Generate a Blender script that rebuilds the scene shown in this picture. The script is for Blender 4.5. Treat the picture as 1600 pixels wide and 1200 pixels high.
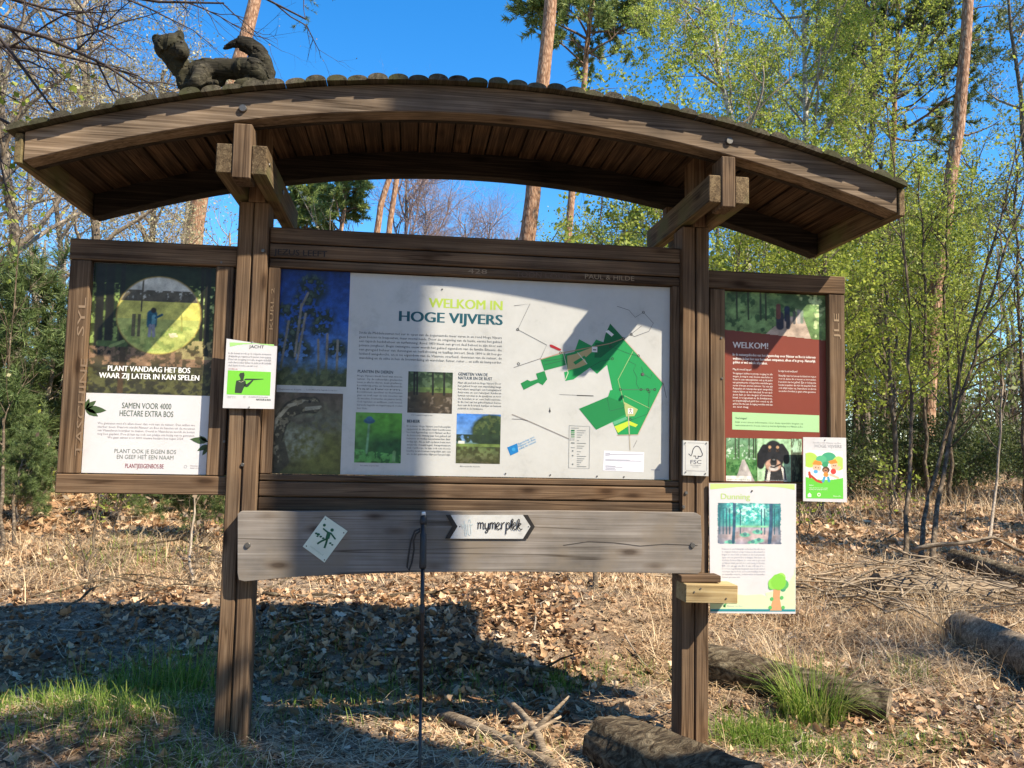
import bpy, bmesh, math, random, time
import numpy as np
from mathutils import Vector, Matrix, geometry
T0 = time.time()
for o in list(bpy.data.objects):
    bpy.data.objects.remove(o)
SC = bpy.context.scene
COL = SC.collection
rng = np.random.default_rng(11)
random.seed(5)

# ------------------------------------------------------------------ camera
CP = np.array([-0.31159859940844853, -3.7944405742513285, 1.3419018412536874])
CR = np.array([0.9918845094203849, -0.12543736971642863, 0.0207505722934685])
CU = np.array([-0.03058672922475089, -0.07700482458305978, 0.9965614426548239])
CF = np.array([0.123408151947974, 0.98910854979095, 0.0802166115167524])
FPX = 1280.2043
cam = bpy.data.cameras.new('camera')
cam.sensor_fit = 'HORIZONTAL'; cam.sensor_width = 36.0; cam.lens = FPX / 1600 * 36
cam.clip_start = 0.05; cam.clip_end = 600
camo = bpy.data.objects.new('camera', cam); COL.objects.link(camo)
camo.matrix_world = Matrix(((CR[0], CU[0], -CF[0], CP[0]), (CR[1], CU[1], -CF[1], CP[1]),
                            (CR[2], CU[2], -CF[2], CP[2]), (0, 0, 0, 1)))
SC.camera = camo

def at(px, py, Y=0.0):
    """world point on the vertical plane Y seen at photo pixel (px, py): used to take sizes off the photograph"""
    d = CF + CR * (px - 800) / FPX - CU * (py - 600) / FPX
    return CP + d * (Y - CP[1]) / d[1]
def atZ(px, py, Z=0.0):
    d = CF + CR * (px - 800) / FPX - CU * (py - 600) / FPX
    return CP + d * (Z - CP[2]) / d[2]
def project(P):
    v = np.asarray(P) - CP; d = v @ CF
    return 800 + FPX * (v @ CR) / d, 600 - FPX * (v @ CU) / d, d

# ------------------------------------------------------------------ sky, sun, exposure
SUN = Vector((1.37, -1.0, 1.75)).normalized()
EL = math.asin(SUN.z); AZ = math.atan2(SUN.x, SUN.y)
W = bpy.data.worlds.new('World'); SC.world = W; W.use_nodes = True
nt = W.node_tree; nt.nodes.clear()
sky = nt.nodes.new('ShaderNodeTexSky'); sky.sky_type = 'NISHITA'; sky.sun_disc = False
sky.sun_elevation = EL; sky.sun_rotation = AZ
sky.altitude = 0; sky.air_density = 1.0; sky.dust_density = 0.25; sky.ozone_density = 4.0
bg = nt.nodes.new('ShaderNodeBackground'); bg.inputs['Strength'].default_value = 0.125
wo = nt.nodes.new('ShaderNodeOutputWorld')
hs_ = nt.nodes.new('ShaderNodeHueSaturation'); hs_.inputs['Saturation'].default_value = 1.34
nt.links.new(sky.outputs[0], hs_.inputs['Color']); nt.links.new(hs_.outputs[0], bg.inputs['Color']); nt.links.new(bg.outputs[0], wo.inputs['Surface'])
sl = bpy.data.lights.new('sun', 'SUN'); sl.energy = 5.0; sl.angle = math.radians(0.53); sl.color = (1.0, 0.885, 0.69)
so = bpy.data.objects.new('sun', sl); COL.objects.link(so)
so.rotation_euler = SUN.to_track_quat('Z', 'Y').to_euler()
so.location = (6, -6, 9)
SC.view_settings.view_transform = 'Standard'; SC.view_settings.look = 'None'
SC.view_settings.exposure = 1.2; SC.view_settings.gamma = 1.0
try: SC.view_settings.use_curve_mapping = False
except Exception: pass
SC.render.engine = 'CYCLES'
cy = SC.cycles
cy.max_bounces = 6; cy.diffuse_bounces = 3; cy.glossy_bounces = 2; cy.transmission_bounces = 3; cy.transparent_max_bounces = 4
try:
    cy.use_denoising = True; cy.denoiser = 'OPENIMAGEDENOISE'
except Exception: pass

# ------------------------------------------------------------------ materials
def nd(t, kind, **kw):
    n = t.nodes.new(kind)
    for k, v in kw.items():
        if k in ('sock',): continue
        setattr(n, k, v)
    return n
def new_mat(name):
    m = bpy.data.materials.new(name); m.use_nodes = True
    t = m.node_tree
    b = t.nodes['Principled BSDF']
    return m, t, b
def ramp(t, stops):
    r = t.nodes.new('ShaderNodeValToRGB'); e = r.color_ramp.elements
    while len(e) < len(stops): e.new(0.5)
    for el, (p, c) in zip(e, stops):
        el.position = p; el.color = (c[0], c[1], c[2], 1)
    return r
def plain(name, col, rough=0.6, spec=0.5, metallic=0.0, vary=0.0, scale=30.0):
    m, t, b = new_mat(name)
    b.inputs['Roughness'].default_value = rough
    b.inputs['Specular IOR Level'].default_value = spec
    b.inputs['Metallic'].default_value = metallic
    if vary:
        tc = t.nodes.new('ShaderNodeTexCoord'); n = t.nodes.new('ShaderNodeTexNoise')
        n.inputs['Scale'].default_value = scale; n.inputs['Detail'].default_value = 5
        t.links.new(tc.outputs['Object'], n.inputs['Vector'])
        lo = [c * (1 - vary) for c in col]; hi = [min(1, c * (1 + vary)) for c in col]
        r = ramp(t, [(0.3, lo), (0.7, hi)])
        t.links.new(n.outputs['Fac'], r.inputs['Fac']); t.links.new(r.outputs['Color'], b.inputs['Base Color'])
    else:
        b.inputs['Base Color'].default_value = (*col, 1)
    return m
def wood(name, axis, dark, mid, light, grain=1.0, rough=0.75, green=None, knots=True, rnd=0.34):
    """weathered timber with its grain along one axis"""
    m, t, b = new_mat(name)
    tc = t.nodes.new('ShaderNodeTexCoord'); oi = t.nodes.new('ShaderNodeObjectInfo')
    off = t.nodes.new('ShaderNodeVectorMath'); off.operation = 'SCALE'
    off.inputs[0].default_value = (7.3, 5.1, 9.7)
    t.links.new(oi.outputs['Random'], off.inputs['Scale'])
    ad = t.nodes.new('ShaderNodeVectorMath'); ad.operation = 'ADD'
    t.links.new(tc.outputs['Object'], ad.inputs[0]); t.links.new(off.outputs[0], ad.inputs[1])
    def mapped(s_long, s_cross):
        mp = t.nodes.new('ShaderNodeMapping')
        sc = [s_cross] * 3; sc['xyz'.index(axis)] = s_long
        mp.inputs['Scale'].default_value = sc
        t.links.new(ad.outputs[0], mp.inputs['Vector'])
        return mp
    m1 = mapped(1.6 * grain, 55 * grain); n1 = t.nodes.new('ShaderNodeTexNoise')
    n1.inputs['Scale'].default_value = 1; n1.inputs['Detail'].default_value = 6; n1.inputs['Distortion'].default_value = 0.6
    t.links.new(m1.outputs[0], n1.inputs['Vector'])
    m2 = mapped(0.5 * grain, 9 * grain); n2 = t.nodes.new('ShaderNodeTexNoise')
    n2.inputs['Scale'].default_value = 1; n2.inputs['Detail'].default_value = 3
    t.links.new(m2.outputs[0], n2.inputs['Vector'])
    wv = t.nodes.new('ShaderNodeTexWave'); wv.wave_type = 'BANDS'
    wv.bands_direction = {'x': 'Z', 'y': 'X', 'z': 'X'}[axis]
    wv.inputs['Scale'].default_value = 0.5; wv.inputs['Distortion'].default_value = 12; wv.inputs['Detail'].default_value = 3
    m3 = mapped(0.7 * grain, 14 * grain); t.links.new(m3.outputs[0], wv.inputs['Vector'])
    mx = t.nodes.new('ShaderNodeMix'); mx.data_type = 'FLOAT'; mx.inputs[0].default_value = 0.07
    t.links.new(n1.outputs['Fac'], mx.inputs[2]); t.links.new(wv.outputs['Fac'], mx.inputs[3])
    m4 = mapped(3.0 * grain, 190 * grain); n4 = t.nodes.new('ShaderNodeTexNoise'); n4.inputs['Scale'].default_value = 1; n4.inputs['Detail'].default_value = 4
    t.links.new(m4.outputs[0], n4.inputs['Vector'])
    mx0 = t.nodes.new('ShaderNodeMix'); mx0.data_type = 'FLOAT'; mx0.inputs[0].default_value = 0.5
    t.links.new(mx.outputs[0], mx0.inputs[2]); t.links.new(n4.outputs['Fac'], mx0.inputs[3]); mx = mx0
    mx2 = t.nodes.new('ShaderNodeMix'); mx2.data_type = 'FLOAT'; mx2.inputs[0].default_value = 0.16
    t.links.new(mx.outputs[0], mx2.inputs[2]); t.links.new(n2.outputs['Fac'], mx2.inputs[3])
    r = ramp(t, [(0.38, dark), (0.5, mid), (0.63, light)])
    t.links.new(mx2.outputs[0], r.inputs['Fac'])
    last = r.outputs['Color']
    # blotchy weathering
    nb = t.nodes.new('ShaderNodeTexNoise'); nb.inputs['Scale'].default_value = 3.1; nb.inputs['Detail'].default_value = 5
    t.links.new(ad.outputs[0], nb.inputs['Vector'])
    hs = t.nodes.new('ShaderNodeHueSaturation')
    mr = t.nodes.new('ShaderNodeMapRange'); mr.inputs[1].default_value = 0.3; mr.inputs[2].default_value = 0.7
    mr.inputs[3].default_value = 1 - rnd; mr.inputs[4].default_value = 1 + rnd
    t.links.new(nb.outputs['Fac'], mr.inputs[0]); t.links.new(mr.outputs[0], hs.inputs['Value'])
    mr2 = t.nodes.new('ShaderNodeMapRange'); mr2.inputs[3].default_value = 0.75; mr2.inputs[4].default_value = 1.1
    t.links.new(nb.outputs['Fac'], mr2.inputs[0]); t.links.new(mr2.outputs[0], hs.inputs['Saturation'])
    t.links.new(last, hs.inputs['Color']); last = hs.outputs['Color']
    if green:
        ng = t.nodes.new('ShaderNodeTexNoise'); ng.inputs['Scale'].default_value = 5; ng.inputs['Detail'].default_value = 6
        t.links.new(ad.outputs[0], ng.inputs['Vector'])
        rg = ramp(t, [(0.48, (0, 0, 0)), (0.68, (1, 1, 1))])
        t.links.new(ng.outputs['Fac'], rg.inputs['Fac'])
        mm = t.nodes.new('ShaderNodeMix'); mm.data_type = 'RGBA'
        t.links.new(rg.outputs['Color'], mm.inputs[0]); t.links.new(last, mm.inputs[6]); mm.inputs[7].default_value = (*green, 1)
        last = mm.outputs[2]
    m5 = mapped(0.55 * grain, 21 * grain); n5 = t.nodes.new('ShaderNodeTexNoise'); n5.inputs['Scale'].default_value = 1; n5.inputs['Detail'].default_value = 2; n5.inputs['Distortion'].default_value = 0.25
    t.links.new(m5.outputs[0], n5.inputs['Vector'])
    rc = ramp(t, [(0.478, (1, 1, 1)), (0.5, (0.4, 0.37, 0.34)), (0.522, (1, 1, 1))]); t.links.new(n5.outputs['Fac'], rc.inputs['Fac'])
    nm = t.nodes.new('ShaderNodeTexNoise'); nm.inputs['Scale'].default_value = 2.3; t.links.new(ad.outputs[0], nm.inputs['Vector'])
    rmk = ramp(t, [(0.46, (0, 0, 0)), (0.56, (1, 1, 1))]); t.links.new(nm.outputs['Fac'], rmk.inputs['Fac'])
    mc = t.nodes.new('ShaderNodeMix'); mc.data_type = 'RGBA'; mc.blend_type = 'MULTIPLY'
    t.links.new(rmk.outputs['Color'], mc.inputs[0]); t.links.new(last, mc.inputs[6]); t.links.new(rc.outputs['Color'], mc.inputs[7]); last = mc.outputs[2]
    m6 = mapped(3.2, 9.5); vk = t.nodes.new('ShaderNodeTexVoronoi'); vk.inputs['Scale'].default_value = 1.0; t.links.new(m6.outputs[0], vk.inputs['Vector'])
    rk = ramp(t, [(0.07, (0.25, 0.2, 0.17)), (0.15, (0.75, 0.7, 0.66)), (0.24, (1, 1, 1))]); t.links.new(vk.outputs['Distance'], rk.inputs['Fac'])
    mk = t.nodes.new('ShaderNodeMix'); mk.data_type = 'RGBA'; mk.blend_type = 'MULTIPLY'; mk.inputs[0].default_value = 0.85 if knots else 0.0
    t.links.new(last, mk.inputs[6]); t.links.new(rk.outputs['Color'], mk.inputs[7]); last = mk.outputs[2]
    # individual brightness
    vr = t.nodes.new('ShaderNodeMapRange'); vr.inputs[3].default_value = 0.84; vr.inputs[4].default_value = 1.14
    t.links.new(oi.outputs['Random'], vr.inputs[0])
    h2 = t.nodes.new('ShaderNodeHueSaturation'); t.links.new(vr.outputs[0], h2.inputs['Value']); t.links.new(last, h2.inputs['Color'])
    t.links.new(h2.outputs['Color'], b.inputs['Base Color'])
    b.inputs['Roughness'].default_value = max(rough, 0.85); b.inputs['Specular IOR Level'].default_value = 0.15
    bp = t.nodes.new('ShaderNodeBump'); bp.inputs['Strength'].default_value = 0.22; bp.inputs['Distance'].default_value = 0.004
    t.links.new(mx2.outputs[0], bp.inputs['Height']); t.links.new(bp.outputs[0], b.inputs['Normal'])
    return m
WD, WM, WL = (0.062, 0.036, 0.020), (0.108, 0.066, 0.038), (0.175, 0.115, 0.068)
wood_x = wood('timber_along_x', 'x', WD, WM, WL)
wood_y = wood('timber_along_y', 'y', (0.05, 0.034, 0.018), (0.12, 0.08, 0.042), (0.22, 0.16, 0.085), green=(0.12, 0.115, 0.05))
wood_z = wood('timber_along_z', 'z', WD, (0.125, 0.077, 0.044), (0.205, 0.136, 0.081))
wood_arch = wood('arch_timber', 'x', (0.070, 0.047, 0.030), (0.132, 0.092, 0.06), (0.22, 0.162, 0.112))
wood_under = wood('shaded_inner_timber', 'x', (0.008, 0.006, 0.005), (0.02, 0.015, 0.012), (0.045, 0.034, 0.026))  # roof shade put into the colour, far darker than the outer arch timber
wood_ceil = wood('ceiling_boards', 'y', (0.018, 0.010, 0.006), (0.05, 0.028, 0.015), (0.11, 0.065, 0.036), rnd=0.35)  # boards' colour lowered to carry the shade beneath the roof
wood_batten = wood('roof_batten_wood', 'y', (0.028, 0.024, 0.017), (0.065, 0.056, 0.04), (0.125, 0.11, 0.08), green=(0.055, 0.058, 0.026))
wood_grey = wood('grey_plank_wood', 'x', (0.13, 0.112, 0.097), (0.178, 0.156, 0.138), (0.24, 0.216, 0.194), grain=0.8, rnd=0.35, green=(0.18, 0.15, 0.12))
wood_new = wood('fresh_pine', 'x', (0.24, 0.16, 0.065), (0.37, 0.265, 0.115), (0.47, 0.36, 0.18))
wood_carved = wood('carved_dark_wood', 'x', (0.010, 0.009, 0.006), (0.032, 0.028, 0.019), (0.075, 0.066, 0.046), grain=0.9, green=(0.035, 0.033, 0.016))
wood_dead = wood('dead_log_wood', 'x', (0.09, 0.065, 0.045), (0.20, 0.15, 0.10), (0.38, 0.30, 0.21), grain=0.9, rnd=0.35)

def printed(name, rough=0.35):
    m, t, b = new_mat(name)
    a = t.nodes.new('ShaderNodeAttribute'); a.attribute_name = 'ink'
    t.links.new(a.outputs['Color'], b.inputs['Base Color'])
    b.inputs['Roughness'].default_value = rough; b.inputs['Specular IOR Level'].default_value = 0.35
    return m
ink_print = printed('photo_print')
def panel_white(name, col, dirt=0.12, rough=0.22):
    m, t, b = new_mat(name)
    tc = t.nodes.new('ShaderNodeTexCoord'); n = t.nodes.new('ShaderNodeTexNoise')
    n.inputs['Scale'].default_value = 4; n.inputs['Detail'].default_value = 8; n.inputs['Roughness'].default_value = 0.7
    t.links.new(tc.outputs['Object'], n.inputs['Vector'])
    r = ramp(t, [(0.3, [c * (1 - 2.2 * dirt) for c in col]), (0.44, [c * (1 - 0.6 * dirt) for c in col]), (0.62, col)])
    t.links.new(n.outputs['Fac'], r.inputs['Fac']); t.links.new(r.outputs['Color'], b.inputs['Base Color'])
    b.inputs['Roughness'].default_value = rough
    return m
white_panel = panel_white('white_panel', (0.50, 0.50, 0.49))
white_paper = panel_white('white_paper', (0.60, 0.59, 0.61), dirt=0.06)
white_plate = panel_white('white_plate', (0.55, 0.55, 0.54), dirt=0.15)
_inks = {}
def ink(c, rough=0.5):
    k = tuple(round(v, 3) for v in c)
    if k not in _inks:
        _inks[k] = plain('ink_%d' % len(_inks), c, rough, 0.3)
    return _inks[k]
steel = plain('galvanised_steel', (0.16, 0.15, 0.14), 0.45, 0.5, 0.8)
black_rubber = plain('black_grip', (0.02, 0.02, 0.022), 0.55)
black_shaft = plain('black_shaft', (0.018, 0.018, 0.02), 0.35)
white_cap = plain('white_plastic_cap', (0.75, 0.75, 0.73), 0.4)

def leafmat(name, cols, trans=0.35, rough=0.5):
    """leaf: colour by the face attribute tint, some light passing through"""
    m, t, b = new_mat(name)
    a = t.nodes.new('ShaderNodeAttribute'); a.attribute_name = 'tint'
    n = len(cols)
    r = ramp(t, [(i / (n - 1), c) for i, c in enumerate(cols)])
    t.links.new(a.outputs['Fac'], r.inputs['Fac'])
    t.links.new(r.outputs['Color'], b.inputs['Base Color'])
    b.inputs['Roughness'].default_value = rough; b.inputs['Specular IOR Level'].default_value = 0.25
    if trans > 0:
        tr = t.nodes.new('ShaderNodeBsdfTranslucent'); t.links.new(r.outputs['Color'], tr.inputs['Color'])
        mx = t.nodes.new('ShaderNodeMixShader'); mx.inputs[0].default_value = trans
        out = t.nodes['Material Output']
        t.links.new(b.outputs[0], mx.inputs[1]); t.links.new(tr.outputs[0], mx.inputs[2]); t.links.new(mx.outputs[0], out.inputs['Surface'])
    return m
leaf_birch = leafmat('birch_leaf', [(0.18, 0.24, 0.035), (0.33, 0.39, 0.06), (0.48, 0.52, 0.11)], 0.48)
leaf_fresh = leafmat('fresh_leaf', [(0.15, 0.21, 0.032), (0.29, 0.35, 0.053), (0.43, 0.47, 0.095)], 0.48)
leaf_blue = leafmat('bluish_leaf', [(0.09, 0.13, 0.06), (0.15, 0.20, 0.09), (0.24, 0.29, 0.13)])
leaf_bud = leafmat('pale_bud', [(0.20, 0.17, 0.09), (0.36, 0.33, 0.17), (0.50, 0.48, 0.30)])
leaf_brown = leafmat('brown_bud', [(0.10, 0.07, 0.05), (0.2, 0.15, 0.10), (0.30, 0.23, 0.16)], 0.2)
needle = leafmat('pine_needle', [(0.045, 0.075, 0.025), (0.11, 0.15, 0.045), (0.22, 0.25, 0.08)], 0.2)
needle_young = leafmat('young_pine_needle', [(0.09, 0.14, 0.045), (0.20, 0.26, 0.075), (0.36, 0.40, 0.14)], 0.3)
needle_sapling = leafmat('pine_sapling_needle', [(0.05, 0.085, 0.03), (0.115, 0.165, 0.055), (0.24, 0.29, 0.11)], 0.25)
leaf_dark = leafmat('dark_leaf', [(0.04, 0.06, 0.02), (0.085, 0.115, 0.035), (0.16, 0.19, 0.06)], 0.3)
leaf_dead = leafmat('dead_leaf', [(0.06, 0.03, 0.016), (0.29, 0.16, 0.082), (0.53, 0.35, 0.205), (0.66, 0.52, 0.375)], 0.12, 0.6)
straw = leafmat('dry_grass', [(0.36, 0.23, 0.12), (0.58, 0.42, 0.25), (0.72, 0.58, 0.39)], 0.15)
grass_green = leafmat('green_grass', [(0.07, 0.13, 0.016), (0.14, 0.235, 0.03), (0.25, 0.35, 0.06), (0.42, 0.36, 0.15)], 0.4)
def bark(name, stops, sx=14, sz=4, bump=0.8):
    m, t, b = new_mat(name)
    tc = t.nodes.new('ShaderNodeTexCoord'); mp = t.nodes.new('ShaderNodeMapping')
    mp.inputs['Scale'].default_value = (sx, sx, sz)
    t.links.new(tc.outputs['Object'], mp.inputs['Vector'])
    v = t.nodes.new('ShaderNodeTexVoronoi'); v.inputs['Scale'].default_value = 1.0; v.feature = 'DISTANCE_TO_EDGE'
    n = t.nodes.new('ShaderNodeTexNoise'); n.inputs['Scale'].default_value = 1.3; n.inputs['Detail'].default_value = 8; n.inputs['Roughness'].default_value = 0.65
    ad = t.nodes.new('ShaderNodeVectorMath'); ad.operation = 'MULTIPLY_ADD'
    t.links.new(n.outputs['Color'], ad.inputs[0]); ad.inputs[1].default_value = (0.9, 0.9, 0.9)
    t.links.new(mp.outputs[0], ad.inputs[2]); t.links.new(mp.outputs[0], n.inputs['Vector'])
    t.links.new(ad.outputs[0], v.inputs['Vector'])
    mu = t.nodes.new('ShaderNodeMath'); mu.operation = 'MULTIPLY_ADD'; mu.inputs[1].default_value = 0.9
    t.links.new(v.outputs['Distance'], mu.inputs[0])
    sb = t.nodes.new('ShaderNodeMath'); sb.operation = 'MULTIPLY'; sb.inputs[1].default_value = 0.75
    t.links.new(n.outputs['Fac'], sb.inputs[0]); t.links.new(sb.outputs[0], mu.inputs[2])
    r = ramp(t, stops); t.links.new(mu.outputs[0], r.inputs['Fac'])
    t.links.new(r.outputs['Color'], b.inputs['Base Color'])
    b.inputs['Roughness'].default_value = 0.85; b.inputs['Specular IOR Level'].default_value = 0.2
    bp = t.nodes.new('ShaderNodeBump'); bp.inputs['Strength'].default_value = bump; bp.inputs['Distance'].default_value = 0.03
    t.links.new(mu.outputs[0], bp.inputs['Height']); t.links.new(bp.outputs[0], b.inputs['Normal'])
    return m
bark_pine = bark('pine_bark', [(0.2, (0.07, 0.035, 0.022)), (0.45, (0.27, 0.145, 0.085)), (0.7, (0.46, 0.30, 0.20))])
bark_pine_dark = bark('dark_pine_bark', [(0.2, (0.05, 0.03, 0.022)), (0.5, (0.16, 0.10, 0.07)), (0.75, (0.30, 0.21, 0.15))])
bark_birch = bark('birch_bark', [(0.2, (0.06, 0.05, 0.045)), (0.4, (0.28, 0.25, 0.22)), (0.6, (0.50, 0.47, 0.42))], 4, 9, 0.3)
bark_grey = bark('grey_bark', [(0.2, (0.05, 0.04, 0.03)), (0.5, (0.13, 0.105, 0.08)), (0.75, (0.24, 0.20, 0.16))], 16, 6, 0.5)
bark_stem = bark('brown_stem_bark', [(0.2, (0.035, 0.025, 0.017)), (0.5, (0.105, 0.078, 0.052)), (0.75, (0.22, 0.175, 0.125))], 16, 6, 0.5)
bark_twig = bark('twig_bark', [(0.2, (0.13, 0.10, 0.075)), (0.5, (0.27, 0.22, 0.17)), (0.8, (0.42, 0.36, 0.29))], 30, 8, 0.2)
bark_black = bark('dark_twig_bark', [(0.2, (0.03, 0.022, 0.02)), (0.6, (0.07, 0.055, 0.05))], 30, 8, 0.2)
bark_purple = bark('purple_twig_bark', [(0.2, (0.16, 0.11, 0.11)), (0.6, (0.32, 0.24, 0.23))], 30, 8, 0.2)
def ridged(name, stops, scale=9):
    m, t, b = new_mat(name); tc = t.nodes.new('ShaderNodeTexCoord')
    mp = t.nodes.new('ShaderNodeMapping'); mp.inputs['Rotation'].default_value = (0, 0, 0.62); mp.inputs['Scale'].default_value = (0.8, 2.2, 2.2)
    n = t.nodes.new('ShaderNodeTexNoise'); n.inputs['Scale'].default_value = scale * 1.6; n.inputs['Detail'].default_value = 9; n.inputs['Roughness'].default_value = 0.68; n.inputs['Distortion'].default_value = 0.8
    t.links.new(tc.outputs['Object'], mp.inputs['Vector']); t.links.new(mp.outputs[0], n.inputs['Vector'])
    r = ramp(t, stops); t.links.new(n.outputs['Fac'], r.inputs['Fac']); t.links.new(r.outputs['Color'], b.inputs['Base Color'])
    b.inputs['Roughness'].default_value = 0.9; b.inputs['Specular IOR Level'].default_value = 0.15
    bp = t.nodes.new('ShaderNodeBump'); bp.inputs['Strength'].default_value = 1.0; bp.inputs['Distance'].default_value = 0.035
    t.links.new(n.outputs['Fac'], bp.inputs['Height']); t.links.new(bp.outputs[0], b.inputs['Normal']); return m
bark_log = ridged('rotting_log_bark', [(0.32, (0.02, 0.014, 0.010)), (0.47, (0.085, 0.062, 0.04)), (0.56, (0.17, 0.135, 0.09)), (0.7, (0.30, 0.25, 0.17))])

# ------------------------------------------------------------------ mesh helpers
def tag(o, label=None, cat=None, group=None, kind=None):
    if label: o['label'] = label
    if cat: o['category'] = cat
    if group: o['group'] = group
    if kind: o['kind'] = kind
    return o
def empty(name, loc, label=None, cat=None, group=None):
    o = bpy.data.objects.new(name, None); COL.objects.link(o); o.location = loc
    o.empty_display_size = 0.1
    return tag(o, label, cat, group)
def link(name, me, mat, parent=None):
    if mat is not None and len(me.materials) == 0: me.materials.append(mat)
    o = bpy.data.objects.new(name, me); COL.objects.link(o)
    if parent is not None:
        o.parent = parent
    return o
def mesh_np(name, verts, faces, smooth=False, tint=None, ink_col=None):
    """verts (N,3), faces (M,k) all of one size"""
    me = bpy.data.meshes.new(name)
    verts = np.ascontiguousarray(verts, np.float32); faces = np.ascontiguousarray(faces, np.int32)
    M, k = faces.shape
    me.vertices.add(len(verts)); me.vertices.foreach_set('co', verts.ravel())
    me.loops.add(M * k); me.loops.foreach_set('vertex_index', faces.ravel())
    me.polygons.add(M); me.polygons.foreach_set('loop_start', np.arange(0, M * k, k, dtype=np.int32))
    try: me.polygons.foreach_set('loop_total', np.full(M, k, np.int32))
    except Exception: pass
    if smooth: me.polygons.foreach_set('use_smooth', np.ones(M, bool))
    me.update(calc_edges=True)
    if tint is not None:
        a = me.attributes.new('tint', 'FLOAT', 'FACE'); a.data.foreach_set('value', np.ascontiguousarray(tint, np.float32))
    if ink_col is not None:
        a = me.attributes.new('ink', 'FLOAT_COLOR', 'POINT')
        c = np.ones((len(verts), 4), np.float32); c[:, :3] = ink_col
        a.data.foreach_set('color', c.ravel())
    return me
class MB:
    """collects shapes; build() links them as one mesh object"""
    def __init__(self): self.v = []; self.f = []; self.sm = []
    def add(self, vs, fs, smooth=False):
        n = len(self.v); self.v += [tuple(map(float, p)) for p in vs]; self.f += [tuple(i + n for i in f) for f in fs]; self.sm += [smooth] * len(fs)
        return self
    def box(self, x0, x1, y0, y1, z0, z1):
        return self.add([(x0, y0, z0), (x1, y0, z0), (x1, y1, z0), (x0, y1, z0), (x0, y0, z1), (x1, y0, z1), (x1, y1, z1), (x0, y1, z1)],
                        [(3, 2, 1, 0), (4, 5, 6, 7), (0, 1, 5, 4), (1, 2, 6, 5), (2, 3, 7, 6), (3, 0, 4, 7)])
    def prism_xz(self, pts, y0, y1):
        """outline in X,Z (any winding), pushed from y0 to y1"""
        n = len(pts)
        a = sum(pts[i][0] * pts[(i + 1) % n][1] - pts[(i + 1) % n][0] * pts[i][1] for i in range(n))
        if a < 0: pts = pts[::-1]
        vs = [(p[0], y0, p[1]) for p in pts] + [(p[0], y1, p[1]) for p in pts]
        tr = geometry.tessellate_polygon([[Vector((p[0], p[1], 0)) for p in pts]])
        fs = []
        for t in tr:
            (ax, az), (bx, bz), (cx, cz) = pts[t[0]], pts[t[1]], pts[t[2]]
            if (bx - ax) * (cz - az) - (bz - az) * (cx - ax) < 0: t = (t[0], t[2], t[1])
            fs.append(tuple(t)); fs.append((t[2] + n, t[1] + n, t[0] + n))
        for i in range(n):
            j = (i + 1) % n
            fs.append((j, i, i + n, j + n))
        return self.add(vs, fs)
    def flat_xz(self, pts, y):
        n = len(pts)
        tr = geometry.tessellate_polygon([[Vector((p[0], p[1], 0)) for p in pts]])
        fs = []
        for t in tr:
            (ax, az), (bx, bz), (cx, cz) = pts[t[0]], pts[t[1]], pts[t[2]]
            if (bx - ax) * (cz - az) - (bz - az) * (cx - ax) < 0: t = (t[0], t[2], t[1])
            fs.append(tuple(t))
        return self.add([(p[0], y, p[1]) for p in pts], fs)
    def stroke_xz(self, pts, w, y):
        """flat ribbon along a polyline in X,Z"""
        P = [Vector((p[0], p[1])) for p in pts]
        L = []
        for i, p in enumerate(P):
            d = (P[min(i + 1, len(P) - 1)] - P[max(i - 1, 0)])
            if d.length < 1e-9: d = Vector((1, 0))
            d.normalize(); nrm = Vector((-d.y, d.x)) * w / 2
            L.append((p + nrm, p - nrm))
        vs = [(q.x, y, q.y) for pr in L for q in pr]
        fs = [(2 * i + 1, 2 * i + 3, 2 * i + 2, 2 * i) for i in range(len(P) - 1)]
        return self.add(vs, fs)
    def disc_xz(self, cx, cz, r, y, n=20, rz=None):
        rz = r if rz is None else rz
        return self.add([(cx + r * math.cos(2 * math.pi * i / n), y, cz + rz * math.sin(2 * math.pi * i / n)) for i in range(n)], [tuple(range(n))])
    def ring_xz(self, cx, cz, r, w, y, n=14):
        pts = [(cx + r * math.cos(2 * math.pi * i / n), cz + r * math.sin(2 * math.pi * i / n)) for i in range(n + 1)]
        return self.stroke_xz(pts, w, y)
    def tube(self, pts, radii, sides=8, cap=True, smooth=True):
        P = [Vector(p) for p in pts]; n = len(P)
        if not hasattr(radii, '__len__'): radii = [radii] * n
        ref = None; vs = []; fs = []
        for i, p in enumerate(P):
            d = (P[min(i + 1, n - 1)] - P[max(i - 1, 0)]).normalized()
            if ref is None: ref = d.orthogonal().normalized()
            ref = (ref - d * ref.dot(d)).normalized(); b = d.cross(ref)
            for k in range(sides):
                a = 2 * math.pi * k / sides
                vs.append(p + (ref * math.cos(a) + b * math.sin(a)) * radii[i])
        for i in range(n - 1):
            for k in range(sides):
                k2 = (k + 1) % sides
                fs.append((i * sides + k, i * sides + k2, (i + 1) * sides + k2, (i + 1) * sides + k))
        self.add(vs, fs, smooth)
        if cap:
            m = len(self.v) - len(vs)
            self.f += [tuple(m + k for k in range(sides - 1, -1, -1)), tuple(m + (n - 1) * sides + k for k in range(sides))]; self.sm += [False, False]
        return self
    def build(self, name, mat, parent=None, bevel=0.0, origin=None):
        v = self.v
        if origin is not None: v = [(p[0] - origin[0], p[1] - origin[1], p[2] - origin[2]) for p in v]
        me = bpy.data.meshes.new(name); me.from_pydata(v, [], self.f)
        me.polygons.foreach_set('use_smooth', self.sm); me.update()
        o = link(name, me, mat, parent)
        if parent is None and origin is not None: o.location = origin
        if bevel:
            b = o.modifiers.new('bevel', 'BEVEL'); b.width = bevel; b.segments = 1; b.limit_method = 'ANGLE'
        return o

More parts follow.
